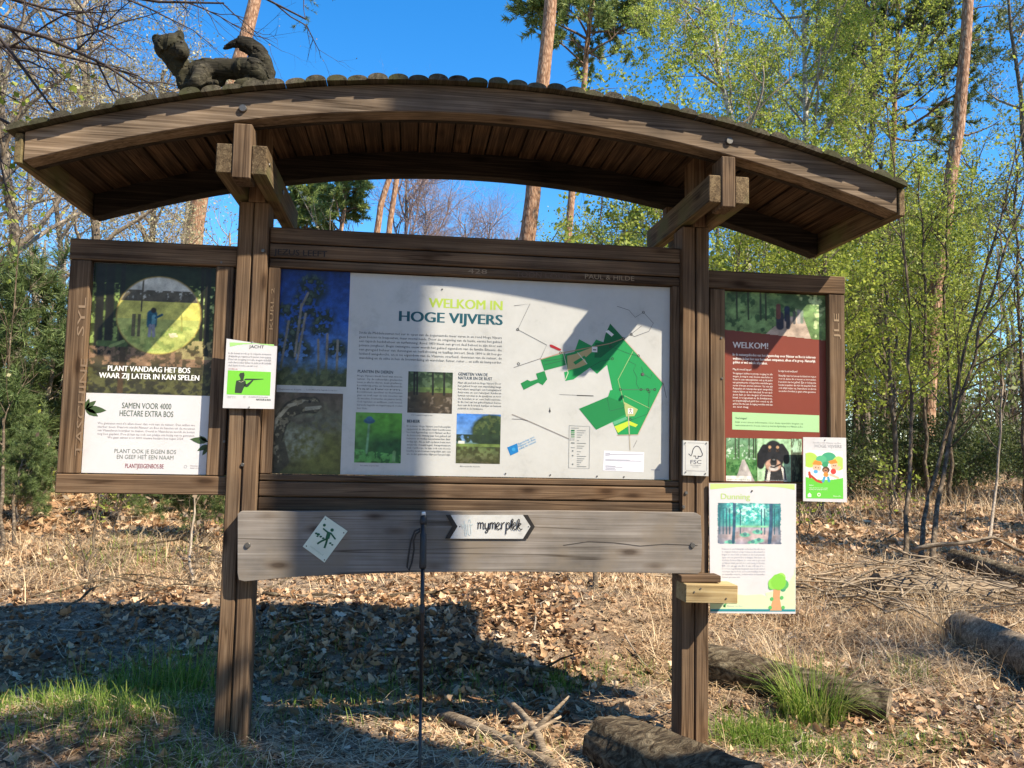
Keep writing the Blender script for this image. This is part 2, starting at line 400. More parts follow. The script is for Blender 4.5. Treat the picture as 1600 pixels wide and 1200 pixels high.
# lettering -------------------------------------------------------------
_capH = {}
def text_mesh(s, bold=0.0, res=2):
    c = bpy.data.curves.new('t', 'FONT'); c.body = s; c.resolution_u = res; c.offset = bold
    o = bpy.data.objects.new('t', c)
    me = bpy.data.meshes.new_from_object(o)
    v = np.empty(len(me.vertices) * 3, np.float32); me.vertices.foreach_get('co', v); v = v.reshape(-1, 3)
    f = [tuple(p.vertices) for p in me.polygons]
    bpy.data.objects.remove(o); bpy.data.curves.remove(c); bpy.data.meshes.remove(me)
    return v, f
CAPH = float(text_mesh('H')[0][:, 1].max())
def put_text(mb, s, a, b, cap, Y, bold=0.0, res=2, layer=0.0019):
    """write s from photo pixel a to photo pixel b (ends of the baseline) on the plane Y"""
    v, f = text_mesh(s, 0.0, res)
    A = at(*a, Y); B = at(*b, Y); h = at(a[0], a[1] - cap, Y)[2] - A[2]
    x0, x1 = v[:, 0].min(), v[:, 0].max()
    u = (v[:, 0] - x0) / (x1 - x0)
    z0 = 0.5 * (A[2] + B[2])
    for k, dx in enumerate((0.0,) if bold <= 0 else (-1.0, 0.0, 1.0)):
        P = np.stack([A[0] + u * (B[0] - A[0]) + dx * bold * 1.8 * h, np.full(len(v), Y - layer * 0.35 - 0.00002 * k), z0 + v[:, 1] / CAPH * h], 1)
        mb.add(P.tolist(), f)
def para(mb, lines, x0, x1, y0, step, cap, Y, slope=0.0, layer=0.0019, last=None, bold=0.0):
    for i, s in enumerate(lines):
        xr = x1 if not (last and i == len(lines) - 1) else last
        put_text(mb, s, (x0, y0 + i * step), (xr, y0 + i * step + slope * (xr - x0)), cap, Y, bold, 1, layer)

# picture painting ------------------------------------------------------
def fbm(nx, ny, fx, fy, octs=4, seed=0):
    r = np.random.default_rng(seed); out = np.zeros((ny, nx)); amp = 1.0; tot = 0
    for o in range(octs):
        gx, gy = int(fx * 2 ** o) + 2, int(fy * 2 ** o) + 2
        g = r.random((gy, gx)); x = np.linspace(0, gx - 1.001, nx); y = np.linspace(0, gy - 1.001, ny)
        xi = x.astype(int); yi = y.astype(int); tx = x - xi; ty = (y - yi)[:, None]
        tx = tx * tx * (3 - 2 * tx); ty = ty * ty * (3 - 2 * ty)
        a = g[yi][:, xi]; b = g[yi][:, xi + 1]; c = g[yi + 1][:, xi]; d = g[yi + 1][:, xi + 1]
        out += amp * ((a * (1 - tx) + b * tx) * (1 - ty) + (c * (1 - tx) + d * tx) * ty); tot += amp; amp *= 0.5
    return out / tot
def sth(n, t, w=0.10): return np.clip((n - t) / w + 0.5, 0, 1)
class Pic:
    """a small painting kept as an array, (v from the top); laid out later as a coloured grid"""
    def __init__(s, nx, ny, col=(0, 0, 0)):
        nx, ny = int(nx * 1.7), int(ny * 1.7); s.nx, s.ny = nx, ny
        s.u, s.v = np.meshgrid((np.arange(nx) + 0.5) / nx, (np.arange(ny) + 0.5) / ny)
        s.a = np.ones((ny, nx, 3)) * np.array(col)
    def mix(s, mask, col):
        m = np.clip(mask, 0, 1)[..., None]; s.a = s.a * (1 - m) + np.asarray(col) * m; return s
    def grad(s, stops):
        v = s.v.ravel(); p = [q[0] for q in stops]
        s.a = np.stack([np.interp(v, p, [q[1][k] for q in stops]) for k in range(3)], 1).reshape(s.ny, s.nx, 3); return s
    def n(s, fx, fy, seed, octs=6):
        q = fbm(s.nx, s.ny, fx, fy, octs, seed); q = (q - q.mean()) / (q.std() + 1e-9); return 0.5 + q * 0.115
    def ell(s, cx, cy, rx, ry, soft=0.08):
        d = np.sqrt(((s.u - cx) / rx) ** 2 + ((s.v - cy) / ry) ** 2); return np.clip((1 - d) / soft + 0.5, 0, 1)
    def line(s, pts, w, soft=0.5, asp=1.0):
        best = np.full(s.u.shape, 9.0)
        for (x0, y0), (x1, y1) in zip(pts[:-1], pts[1:]):
            dx, dy = (x1 - x0) * asp, y1 - y0; L = dx * dx + dy * dy + 1e-9
            t = np.clip(((s.u - x0) * asp * dx + (s.v - y0) * dy) / L, 0, 1)
            best = np.minimum(best, np.hypot((s.u - x0) * asp - t * dx, s.v - y0 - t * dy))
        return np.clip((w - best) / (w * soft) + 0.5, 0, 1)
    def poly(s, pts):
        m = np.zeros(s.u.shape, bool); n = len(pts)
        for i in range(n):
            (x0, y0), (x1, y1) = pts[i], pts[(i + 1) % n]
            c = ((y0 > s.v) != (y1 > s.v)) & (s.u < (x1 - x0) * (s.v - y0) / ((y1 - y0) or 1e-9) + x0); m ^= c
        return m.astype(float)
    def noise(s, amt, seed):
        r = np.random.default_rng(seed); s.a = np.clip(s.a * (1 + amt * (r.random(s.a.shape[:2]) - 0.5)[..., None] * 2), 0, 1); return s
    def place(s, name, parent, X0, X1, Z0, Z1, Y, mask=None, grain=0.55, mat=None):
        """grid of coloured cells between X0..X1 and Z1 (top)..Z0"""
        nx, ny = s.nx, s.ny
        if grain:
            s.a = np.clip(s.a * (1 + grain * (fbm(nx, ny, nx / 9, ny / 9, 3, nx) - 0.5)[..., None] * 2), 0, 1)
        gx = np.linspace(X0, X1, nx); gz = np.linspace(Z1, Z0, ny)
        XX, ZZ = np.meshgrid(gx, gz)
        V = np.stack([XX.ravel(), np.full(XX.size, Y), ZZ.ravel()], 1)
        i, j = np.meshgrid(np.arange(nx - 1), np.arange(ny - 1))
        b = (j * nx + i)
        Fq = np.stack([b + nx, b + nx + 1, b + 1, b], -1)
        if mask is not None:
            mk = (mask[:-1, :-1] + mask[1:, 1:]) > 1.0
            Fq = Fq[mk]
        else: Fq = Fq.reshape(-1, 4)
        me = mesh_np(name, V, Fq, ink_col=s.a.reshape(-1, 3))
        return link(name, me, mat or ink_print, parent)

# ================================================================== the shelter (posts, rails, roof)
KA = 0.0925
def arcZ(x, top): return top - KA * x * x
shelter = empty('information_shelter', (0, 0, 0), 'brown timber information shelter on two posts with a curved batten roof', 'shelter')
BV = 0.004
for X0, X1, NX0, NX1 in ((-1.105, -0.972, -1.067, -0.99), (0.976, 1.109, 1.03, 1.095)):
    m = MB(); xm = (X0 + X1) / 2
    m.box(X0, xm - 0.004, -0.03, 0.11, -0.25, 2.44); m.box(xm + 0.004, X1, -0.03, 0.11, -0.25, 2.44)
    m.box(xm - 0.004, xm + 0.004, -0.018, 0.10, -0.25, 2.44)
    m.box(NX0 + 0.001, NX1 - 0.001, -0.028, 0.108, 2.441, 2.86)
    m.build('post', wood_z, shelter, BV)
def rail(x0, x1, z0, z1, y0=0.0, y1=0.07, mat=wood_x): return MB().box(x0, x1, y0, y1, z0, z1).build('rail', mat, shelter, BV)
rail(-0.968, 0.975, 2.266, 2.338); rail(-0.968, 0.975, 2.198, 2.261); rail(-0.966, 0.975, 2.153, 2.192, 0.004)
rail(-0.968, 0.975, 1.184, 1.211, 0.002); rail(-0.968, 0.975, 1.114, 1.179); rail(-0.968, 0.975, 1.04, 1.108)
MB().box(-0.964, 0.972, 0.03, 0.064, 1.046, 1.2).build('backing_strip', wood_x, shelter); MB().box(-0.964, 0.972, 0.03, 0.064, 2.158, 2.33).build('backing_strip', wood_x, shelter)
def stile(x0, x1, z0, z1, y0=0.003): return MB().box(x0, x1, y0, 0.068, z0, z1).build('stile', wood_z, shelter, BV)
stile(-0.969, -0.916, 1.213, 2.151); stile(0.936, 0.974, 1.213, 2.151)
# left side panel frame
rail(-1.827, -1.108, 2.146, 2.240, 0.0, 0.08); rail(-1.825, -1.109, 1.115, 1.198, 0.0, 0.08)
stile(-1.824, -1.736, 1.2, 2.144); stile(-1.199, -1.122, 1.2, 2.144)
# right side panel frame
rail(1.112, 1.826, 2.149, 2.238, 0.0, 0.08); rail(1.113, 1.824, 1.122, 1.208, 0.0, 0.08)
stile(1.127, 1.203, 1.21, 2.147); stile(1.739, 1.823, 1.21, 2.147)
# backing boards behind the three panels
for x0, x1, z0, z1 in ((-0.916, 0.936, 1.213, 2.151), (-1.736, -1.2, 1.2, 2.144), (1.203, 1.739, 1.21, 2.147)):
    MB().box(x0, x1, 0.045, 0.066, z0, z1).build('backing_board', wood_x, shelter)
# roof brackets: two arms either side of the post, with a king block front and back
for (a0, a1), (b0, b1) in (((-1.132, -1.067), (-0.99, -0.928)), ((0.973, 1.03), (1.095, 1.16))):
    k = MB().box(a1 + 0.001, b0 - 0.001, -0.39, -0.27, 2.433, 2.663).build('bracket', wood_z, shelter, BV)
    for q0, q1 in ((a0, a1), (b0, b1)):
        pts = [(-0.385, 2.452), (-0.385, 2.576), (0.57, 2.576), (0.57, 2.492), (0.52, 2.452)]
        mm = MB(); n = len(pts)
        vs = [(q0, y, z) for y, z in pts] + [(q1, y, z) for y, z in pts]
        fs = [tuple(range(n)), tuple(range(2 * n - 1, n - 1, -1))] + [(i, i + n, (i + 1) % n + n, (i + 1) % n) for i in range(n)]
        mm.add(vs, fs); arm = mm.build('arm', wood_y, k, BV)
        # bolt through the arm
        xs = q0 - 0.004 if q0 < 0 and q0 == a0 else q1 + 0.004
        MB().tube([(q1 - 0.002, 0.04, 2.514), (q1 + 0.007, 0.04, 2.514)], 0.012, 8).build('bolt', steel, k)
        MB().tube([(q1 - 0.002, -0.33, 2.514), (q1 + 0.005, -0.33, 2.514)], 0.008, 8).build('bolt', steel, k)
    MB().box(a1 + 0.001, b0 - 0.001, 0.40, 0.47, 2.50, 2.67).build('king_block', wood_z, k, BV)
# roof
def arch_mesh(x0, x1, y0, y1, zb, zt, n=56):
    mb = MB(); vs = []
    for i in range(n + 1):
        x = x0 + (x1 - x0) * i / n
        vs += [(x, y0, arcZ(x, zb)), (x, y1, arcZ(x, zb)), (x, y1, arcZ(x, zt)), (x, y0, arcZ(x, zt))]
    fs = [(3, 2, 1, 0), (4 * n, 4 * n + 1, 4 * n + 2, 4 * n + 3)]
    for i in range(n):
        a, b = 4 * i, 4 * i + 4
        fs += [(a, a + 1, b + 1, b), (a + 1, a + 2, b + 2, b + 1), (a + 2, a + 3, b + 3, b + 2), (a + 3, a, b, b + 3)]
    return mb.add(vs, fs)
roof = arch_mesh(-1.884, 1.884, -0.257, 0.382, 2.9095, 2.9125).build('roof', wood_batten, shelter)
arch_mesh(-1.886, 1.886, -0.354, -0.262, 2.79, 2.912).build('front_beam', wood_arch, roof, 0.004)
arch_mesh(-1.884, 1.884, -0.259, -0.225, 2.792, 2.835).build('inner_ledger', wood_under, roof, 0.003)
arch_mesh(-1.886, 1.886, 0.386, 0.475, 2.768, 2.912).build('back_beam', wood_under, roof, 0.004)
for s in (-1, 1):
    xa, xb = (1.889, 1.918) if s > 0 else (-1.918, -1.889)
    MB().box(xa, xb, -0.362, 0.48, arcZ(1.9, 2.783), arcZ(1.9, 2.908)).build('end_board', wood_y, roof, 0.003)
nP = 43; px_ = 3.764 / nP
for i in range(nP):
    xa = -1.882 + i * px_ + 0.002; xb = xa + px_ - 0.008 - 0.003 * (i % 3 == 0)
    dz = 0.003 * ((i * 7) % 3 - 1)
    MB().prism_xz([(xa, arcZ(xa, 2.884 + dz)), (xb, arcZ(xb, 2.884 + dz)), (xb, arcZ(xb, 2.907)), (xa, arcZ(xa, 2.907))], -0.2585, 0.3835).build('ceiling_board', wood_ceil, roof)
def batten_mesh(y0, y1, h=0.025, w=0.0865):
    n = 10; prof = []
    for i in range(n + 1):
        a = math.pi * i / n
        prof.append((-w / 2 * math.cos(a) , h * math.sin(a) ** 0.9))
    mb = MB(); mb.prism_xz(prof, y0, y1)
    me = bpy.data.meshes.new('batten'); me.from_pydata(mb.v, [], mb.f); me.update(); return me
batt = [batten_mesh(-0.394, 0.53), batten_mesh(-0.389, 0.524, 0.023, 0.0868), batten_mesh(-0.397, 0.533, 0.027, 0.0862)]
for me in batt: me.materials.append(wood_batten)
x = -1.900; i = 0
while x < 1.93:
    o = link('roof_batten', batt[i % 3], None, roof)
    o.location = (x, 0, arcZ(x, 2.9155)); sl_ = math.atan(2 * KA * x); o.rotation_euler = (0, sl_ + random.uniform(-0.03, 0.03), random.uniform(-0.004, 0.004))
    x += 0.0855 * math.cos(sl_); i += 1
def stud(p, r=0.012, d=0.008, parent=shelter, mat=steel, name='bolt'):
    return MB().tube([(p[0], p[1] - d, p[2]), (p[0], p[1] + 0.002, p[2])], [r * 0.8, r], 10).build(name, mat, parent)
for q in ((380, 170), (1139, 221)): stud(at(*q, -0.354), 0.018, 0.012, roof)
for q, Y in (((411, 392), -0.03), ((379, 726), -0.03), ((1068, 792), -0.03), ((1072, 770), -0.03), ((1004, 585), -0.03)):
    stud(at(*q, Y), 0.009, 0.006)
for q in ((1127, 528), (1128, 591), (346, 410), (350, 690)): stud(at(*q, 0.003), 0.006, 0.004)

# the broad grey plank bolted across the posts
pl = [(371.3, 803), (376, 799), (460, 799.5), (560, 798), (700, 799), (860, 798.5), (1000, 800), (1088, 801.5), (1095, 806), (1097, 850), (1095.5, 893), (1090, 896.5), (1000, 895), (880, 893.7), (760, 893.2), (665, 894), (600, 895.4), (528, 898), (467, 901), (420, 905), (382, 908.5), (373, 906), (371, 895)]
pts = [(at(px, py, -0.082)[0], at(px, py, -0.082)[2]) for px, py in pl]
plank = empty('grey_plank', (0, 0, 0), 'broad weathered grey plank with an arched lower edge bolted across both posts', 'plank')
pb = MB().prism_xz(pts, -0.082, -0.032).build('board', wood_grey, plank, 0.006)
for q in ((387, 852), (1082, 852)): stud(at(*q, -0.082), 0.014, 0.006, plank)
cr = [(880, 852), (920, 846), (960, 848), (1000, 853), (1040, 850), (1090, 852)]
mb = MB(); mb.stroke_xz([(at(*q, -0.082)[0], at(*q, -0.082)[2]) for q in cr], 0.003, -0.0832)
mb.build('crack', ink((0.06, 0.05, 0.045)), plank)

# graffiti scratched and written on the timber
def scratch(s, a, b, cap, Y, col, bold=0.0, name='lettering'):
    mb = MB(); put_text(mb, s, a, b, cap, Y, bold, 2, 0.0015); mb.build(name, ink(col), shelter)
scratch('JEZUS LEEFT', (428, 398), (511, 401), 9, 0.0, (0.012, 0.010, 0.010), 0.015)
scratch('428', (731, 427), (761, 428), 7, 0.004, (0.30, 0.21, 0.13))
scratch('TOON', (806, 433), (846, 434), 9, 0.004, (0.10, 0.06, 0.04))
scratch('LOUIS', (852, 434), (893, 436), 7, 0.004, (0.10, 0.06, 0.04))
scratch('PAUL & HILDE', (914, 436), (991, 438), 7, 0.004, (0.30, 0.21, 0.13))
def vtext(s, x, y0, y1, cap, Y, col, up=True):
    """upright lettering that climbs a stile"""
    v, f = text_mesh(s, 0.0, 2); A = at(x, y0, Y); B = at(x, y1, Y)
    u = (v[:, 0] - v[:, 0].min()) / np.ptp(v[:, 0])
    h = abs(at(x + cap, y0, Y)[0] - A[0])
    P = np.stack([A[0] - v[:, 1] / CAPH * h, np.full(len(v), Y - 0.0015), A[2] + u * (B[2] - A[2])], 1)
    mb = MB(); mb.add(P.tolist(), f); mb.build('lettering', ink(col), shelter)
vtext('TASCHINE', 128, 712, 560, 11, 0.003, (0.22, 0.15, 0.095)); vtext('SYL', 131, 525, 465, 11, 0.003, (0.25, 0.175, 0.115))
vtext('KURL 2', 426, 515, 450, 5, 0.003, (0.28, 0.19, 0.11)); vtext('JLE', 1311, 530, 490, 8, 0.003, (0.30, 0.21, 0.13))

# ================================================================== the welcome board
YB = 0.033
def board_xz(px, py, Y=YB): a = at(px, py, Y); return (a[0], a[2])
welcome = empty('welcome_board', (0, YB, 1.7), 'large white welcome board with a green map, WELKOM IN HOGE VIJVERS, framed between the posts', 'information board')
welcome.location = (0, 0, 0)
MB().box(-0.914, 0.934, YB, 0.0445, 1.215, 2.149).build('panel', white_panel, welcome)
def lay(pic, name, parent, p0, p1, Y, layer=0.0015, **kw):
    X0, Z1 = board_xz(*p0, Y); X1, Z0 = board_xz(*p1, Y)
    return pic.place(name, parent, X0, X1, Z0, Z1, Y - layer * 0.35, **kw)
# tall pines against blue
p = Pic(76, 124); p.grad([(0, (0.003, 0.016, 0.12)), (0.45, (0.010, 0.065, 0.30)), (0.8, (0.07, 0.17, 0.36))])
n = p.n(9, 14, 1); n2 = p.n(20, 30, 2)
for cx, cy, rx, ry in ((0.5, 0.16, 0.2, 0.12), (0.42, 0.3, 0.17, 0.12), (0.2, 0.36, 0.2, 0.06), (0.66, 0.42, 0.16, 0.1), (0.62, 0.52, 0.14, 0.06), (0.3, 0.5, 0.14, 0.16), (0.85, 0.68, 0.15, 0.08), (0.35, 0.7, 0.2, 0.1), (0.15, 0.66, 0.14, 0.1)):
    p.mix(p.ell(cx, cy, rx, ry, 0.6) * sth(n2, 0.42, 0.06), (0.008, 0.018, 0.014))
    p.mix(p.ell(cx - 0.03, cy - 0.03, rx * 0.8, ry * 0.7, 0.5) * sth(n2, 0.6, 0.06), (0.045, 0.07, 0.05))
for q in ([(0.44, 0.2), (0.36, 0.32)], [(0.36, 0.3), (0.3, 0.75)], [(0.42, 0.38), (0.33, 0.8)], [(0.2, 0.45), (0.12, 0.85)], [(0.72, 0.55), (0.72, 0.86)], [(0.86, 0.6), (0.86, 0.88)], [(0.6, 0.6), (0.62, 0.9)]):
    p.mix(p.line(q, 0.009, 0.5, 0.6), (0.16, 0.15, 0.13))
p.mix(np.clip((p.v - 0.78 + 0.22 * (n - 0.5)) * 9, 0, 1), (0.035, 0.05, 0.02)); p.mix(np.clip((p.v - 0.8) * 5, 0, 1) * sth(n2, 0.5), (0.10, 0.12, 0.05))
p.noise(0.2, 1)
lay(p, 'pine_photo', welcome, (431.5, 420), (541, 604.5), YB)
# lizard
p = Pic(80, 92); n = p.n(4, 4, 5); n2 = p.n(22, 26, 6)
p.grad([(0, (0.085, 0.06, 0.045)), (0.35, (0.11, 0.10, 0.065)), (1, (0.07, 0.07, 0.02))])
p.mix(np.clip((n - 0.5) * 3, 0, 0.8), (0.14, 0.145, 0.075)); p.mix(p.ell(0.75, 0.75, 0.35, 0.3, 0.9), (0.12, 0.125, 0.03))
p.mix(p.ell(0.35, 0.6, 0.35, 0.2, 0.7) * sth(n2, 0.5, 0.3), (0.21, 0.225, 0.16)); p.mix(p.ell(0.7, 0.36, 0.4, 0.12, 0.6) * sth(n2, 0.45), (0.11, 0.11, 0.075))
body = p.line([(0.6, 0.155), (0.45, 0.15), (0.3, 0.21), (0.17, 0.36), (0.10, 0.6), (0.08, 1.0)], 0.085, 0.25)
p.mix(p.line([(0.6, 0.155), (0.45, 0.15), (0.3, 0.21), (0.17, 0.36), (0.10, 0.6), (0.08, 1.0)], 0.10, 0.2), (0.012, 0.010, 0.007)); p.mix(body, (0.05, 0.042, 0.026)); p.mix(p.line([(0.62, 0.13), (0.45, 0.11), (0.27, 0.17), (0.12, 0.34), (0.04, 0.6)], 0.022, 0.5), (0.34, 0.31, 0.22)); p.mix(body * sth(n2, 0.58, 0.05), (0.22, 0.19, 0.12)); p.mix(p.line([(0.5, 0.15), (0.7, 0.165)], 0.05, 0.3), (0.07, 0.06, 0.04)); p.mix(p.line([(0.68, 0.19), (0.5, 0.215)], 0.01, 0.5), (0.3, 0.28, 0.2))
p.mix(p.line([(0.3, 0.32), (0.42, 0.36), (0.6, 0.32)], 0.03, 0.4), (0.09, 0.08, 0.055)); p.mix(p.line([(0.14, 0.95), (0.26, 0.85), (0.2, 0.65)], 0.05, 0.4), (0.05, 0.045, 0.03))
p.mix(p.ell(0.55, 0.11, 0.02, 0.02, 0.5), (0.01, 0.01, 0.01)); p.mix(p.line([(0.7, 0.17), (0.5, 0.19)], 0.012, 0.5), (0.25, 0.24, 0.18))
p.noise(0.15, 2)
lay(p, 'lizard_photo', welcome, (420.8, 612), (531.5, 741.5), YB)
# dark wood path
p = Pic(44, 44); n = p.n(10, 10, 8); n2 = p.n(4, 22, 9)
p.grad([(0, (0.02, 0.035, 0.02)), (0.45, (0.05, 0.085, 0.03)), (0.5, (0.06, 0.045, 0.025)), (1, (0.045, 0.035, 0.026))])
p.mix(sth(n, 0.55) * (p.v < 0.42), (0.09, 0.14, 0.07)); p.mix((np.abs(p.v - 0.44) < 0.06) * sth(n, 0.4), (0.11, 0.17, 0.05))
for x in (0.14, 0.2, 0.55, 0.8): p.mix(p.line([(x, 0), (x + 0.01, 0.55)], 0.022, 0.5), (0.012, 0.012, 0.01))
p.mix((p.v > 0.6) * sth(n, 0.66), (0.16, 0.13, 0.10))
lay(p, 'path_photo', welcome, (638.2, 580), (706, 646.5), YB)
# blue toadstool on green
p = Pic(46, 54); n = p.n(14, 16, 10)
p.grad([(0, (0.09, 0.30, 0.03)), (0.35, (0.07, 0.25, 0.03)), (0.6, (0.015, 0.09, 0.025)), (1, (0.02, 0.12, 0.03))])
p.mix(np.clip((0.5 - p.u) * 1.2, 0, 0.5), (0.10, 0.24, 0.06))
p.mix(p.line([(0.3, 0.18), (0.28, 0.5), (0.26, 0.8)], 0.024, 0.5), (0.13, 0.28, 0.14)); p.mix(p.ell(0.3, 0.17, 0.12, 0.055, 0.3), (0.02, 0.08, 0.15)); p.mix(p.ell(0.3, 0.13, 0.07, 0.05, 0.3), (0.03, 0.11, 0.19))
p.mix((p.v > 0.72 + 0.12 * p.u) * sth(n, 0.47), (0.09, 0.30, 0.07)); p.mix(p.line([(0.85, 0.78), (0.84, 0.95)], 0.035, 0.5), (0.15, 0.32, 0.12))
lay(p, 'toadstool_photo', welcome, (556, 644), (626, 724), YB)
# heath with a big tree
p = Pic(46, 54); n = p.n(14, 16, 12)
p.grad([(0, (0.05, 0.17, 0.50)), (0.5, (0.12, 0.25, 0.5)), (0.62, (0.10, 0.15, 0.05)), (1, (0.09, 0.08, 0.045))])
p.mix(p.ell(0.8, 0.35, 0.46, 0.34, 0.15), (0.022, 0.04, 0.018)); p.mix(p.ell(0.8, 0.3, 0.42, 0.3, 0.3) * sth(n, 0.55), (0.06, 0.085, 0.03))
p.mix((p.v > 0.42) * (p.v < 0.58) * sth(n, 0.4), (0.02, 0.035, 0.02)); p.mix((p.v > 0.6) * (p.v < 0.66), (0.13, 0.19, 0.05)); p.mix((p.v > 0.66) * sth(n, 0.52), (0.05, 0.055, 0.02))
p.mix((p.u > 0.05) * (p.u < 0.19) * (p.v > 0.55) * (p.v < 0.6), (0.5, 0.5, 0.45))
lay(p, 'heath_photo', welcome, (714, 646), (781, 725), YB)
for nm, lines in (('heading', [('WELKOM IN', (670.4, 481), (784.5, 484), 14.5, (0.34, 0.46, 0.07), 0.03), ('HOGE VIJVERS', (624, 502), (784.5, 507.4), 15.6, (0.010, 0.075, 0.105), 0.035)]),):
    for s, a, b, cap, col, bo in lines:
        mb = MB(); put_text(mb, s, a, b, cap, YB, bo, 4, 0.0008); mb.build(nm, ink(col), welcome)
TXT = (0.05, 0.06, 0.075)
mb = MB()
put_text(mb, 'PLANTEN EN DIEREN', (559, 582.7), (614, 583.7), 4.6, YB, 0.012, 2)
put_text(mb, 'GENIETEN VAN DE', (716, 586.7), (762, 587.6), 4.6, YB, 0.012, 2)
put_text(mb, 'NATUUR EN DE RUST', (716, 593), (769, 594), 4.6, YB, 0.012, 2)
put_text(mb, 'BEHEER', (636, 660.3), (656, 660.7), 4.6, YB, 0.03, 2)
mb.build('subheading', ink((0.015, 0.035, 0.06)), welcome)
mb = MB()
para(mb, ['Sinds de Middeleeuwen tot ver in open van de zogenaamde meer varen in en rond Hoge Vijvers',
          'geen bossen te bespeuren, maar vooral heide. Door de omgeving van de heide, eerste het gebied',
          'een typisch heidebeheer en turfwinning. Rond 1850 bleek een groot deel bebost te zijn door een',
          'private jongheer. Begin twintigste eeuw wordt het gebied eigendom van de familie Emsens, die',
          'een geregeld beheer van dunningen en herbebossing na kaalkap invoert. Sinds 1890 is dit bos ge-',
          'leidend aangekocht, en is nu eigendom van de Vlaamse overheid. Genieten van de natuur, de',
          'wandeling en de stilte in hun de boswandeling als wandelaar, fietser, ruiter ... en zelfs als kampeerder.'],
     561, 784, 522.5, 6.5, 3.9, YB, 0.027)
para(mb, ['Hoge Vijvers biedt heel wat mooie', 'natuur. Op de cultuurlijke graslanden', 'leven je allerlei dieren, zoals graafwesp,', 'boomkruipertje en levendbarende', 'hazelworm.', 'Boomklevers, spechten en vleermuizen', 'gaan op zoek naar de vele insecten van', 'de wouden, bosranden en paarse heide.', 'Ook reptielen en amfibieen, zoals levend-', 'barende hagedis en rugstreeppad, voelen',
          'hier thuis.'], 558, 628.6, 588.6, 5.05, 3.1, YB, 0.02, last=574)
para(mb, ['Naar elk pad zich in Hoge Vijvers! Door', 'het gebied loopt een wandeling langs', 'bezoekers aangelegd, een bewegwijzerd', 'fietsroute en een ruiterpad. Kinderen', 'kunnen ravotten in de speelzone en voor', 'de honden is er een losloopzone.', 'In die rust van het gebied kunnen bezoe-', 'kers aan de bosrand, bankjes en kunnen', 'picknick in de bivakzone.'],
     715.6, 783, 599.6, 5.0, 3.1, YB, 0.015, last=755)
para(mb, ['Er is meer Hoge Vijvers een beheerplan', 'opgesteld. In dat plan staat beschreven', 'hoe het Agentschap voor Natuur en Bos', 'de komende twintig jaar het gebied zal', 'beheren en welke natuurwaarden daar', 'nodig zijn. Als je zelf opdaten bent met', 'waarde maatregel, kaapmaaien', 'stuk rustbosje, te zijn ook een mooie', 'hierbij zoals bomen vergelijkt aan een', 'en, zodat gebieden blijvend levend zijn.'],
     635.5, 704, 667.2, 4.85, 3.0, YB, 0.012)
para(mb, ['Pure natuur, zorg voor later'], 563, 592, 728.5, 4, 2, YB); para(mb, ['Dit bospad brengt je ver'], 643, 676, 649.6, 4, 2, YB); para(mb, ['Bloeiende heide'], 719, 750, 729.8, 4, 2, YB)
para(mb, ['Vliegdennen op de heide'], 435, 471, 609.5, 4, 2.2, YB); para(mb, ['Levendbarende hagedis in het bos'], 479, 527, 610.5, 4, 2.2, YB)
mb.build('body_text', ink(TXT), welcome)
# the map
def cm(x, y): return board_xz(780 + x / 3.53, 420 + y / 3.53)
def mpoly(pts, col, layer, name='map_area'):
    MB().flat_xz([cm(*q) for q in pts], YB - layer * 0.35).build(name, ink(col), welcome)
G1, G2, G3 = (0.012, 0.26, 0.075), (0.010, 0.19, 0.055), (0.006, 0.13, 0.045)
mpoly([(365, 470), (415, 458), (440, 388), (510, 425), (535, 390), (575, 405), (585, 362), (612, 302), (690, 388), (905, 632), (765, 915), (655, 915), (625, 845), (535, 888), (440, 772), (600, 705), (612, 670), (625, 668), (595, 530), (540, 580), (500, 545), (410, 610), (365, 618), (358, 570), (378, 565)], G1, 0.0015)
mpoly([(228, 500), (362, 466), (378, 528), (248, 562)], G2, 0.0018); mpoly([(118, 632), (155, 612), (172, 620), (212, 608), (203, 578), (250, 563), (265, 610), (240, 642), (215, 628), (135, 668)], G2, 0.0018)
mpoly([(440, 772), (600, 705), (690, 740), (700, 800), (535, 888)], G2, 0.0019); mpoly([(575, 405), (585, 362), (612, 302), (690, 388), (560, 490), (525, 490), (530, 410)], G3, 0.0019)
mpoly([(585, 345), (602, 338), (632, 362), (620, 374)], (0.72, 0.72, 0.70), 0.0021)
mpoly([(375, 480), (420, 470), (515, 432), (520, 450), (470, 495), (485, 525), (440, 545), (378, 560)], (0.48, 0.38, 0.18), 0.0021); mpoly([(408, 515), (470, 478), (480, 490), (420, 530)], G1, 0.0023)
mpoly([(685, 732), (765, 775), (745, 812), (700, 815)], (0.36, 0.42, 0.16), 0.0021)
mpoly([(635, 870), (715, 838), (765, 860), (752, 873), (720, 862), (655, 905)], (0.46, 0.58, 0.04), 0.0022); mpoly([(625, 845), (700, 815), (705, 830), (635, 862)], (0.10, 0.36, 0.20), 0.0022)
def mline(pts, w, col, layer=0.0026): 
    mb = MB(); mb.stroke_xz([cm(*q) for q in pts], w, YB - layer * 0.35); mb.build('map_line', ink(col), welcome)
LN = (0.09, 0.09, 0.10)
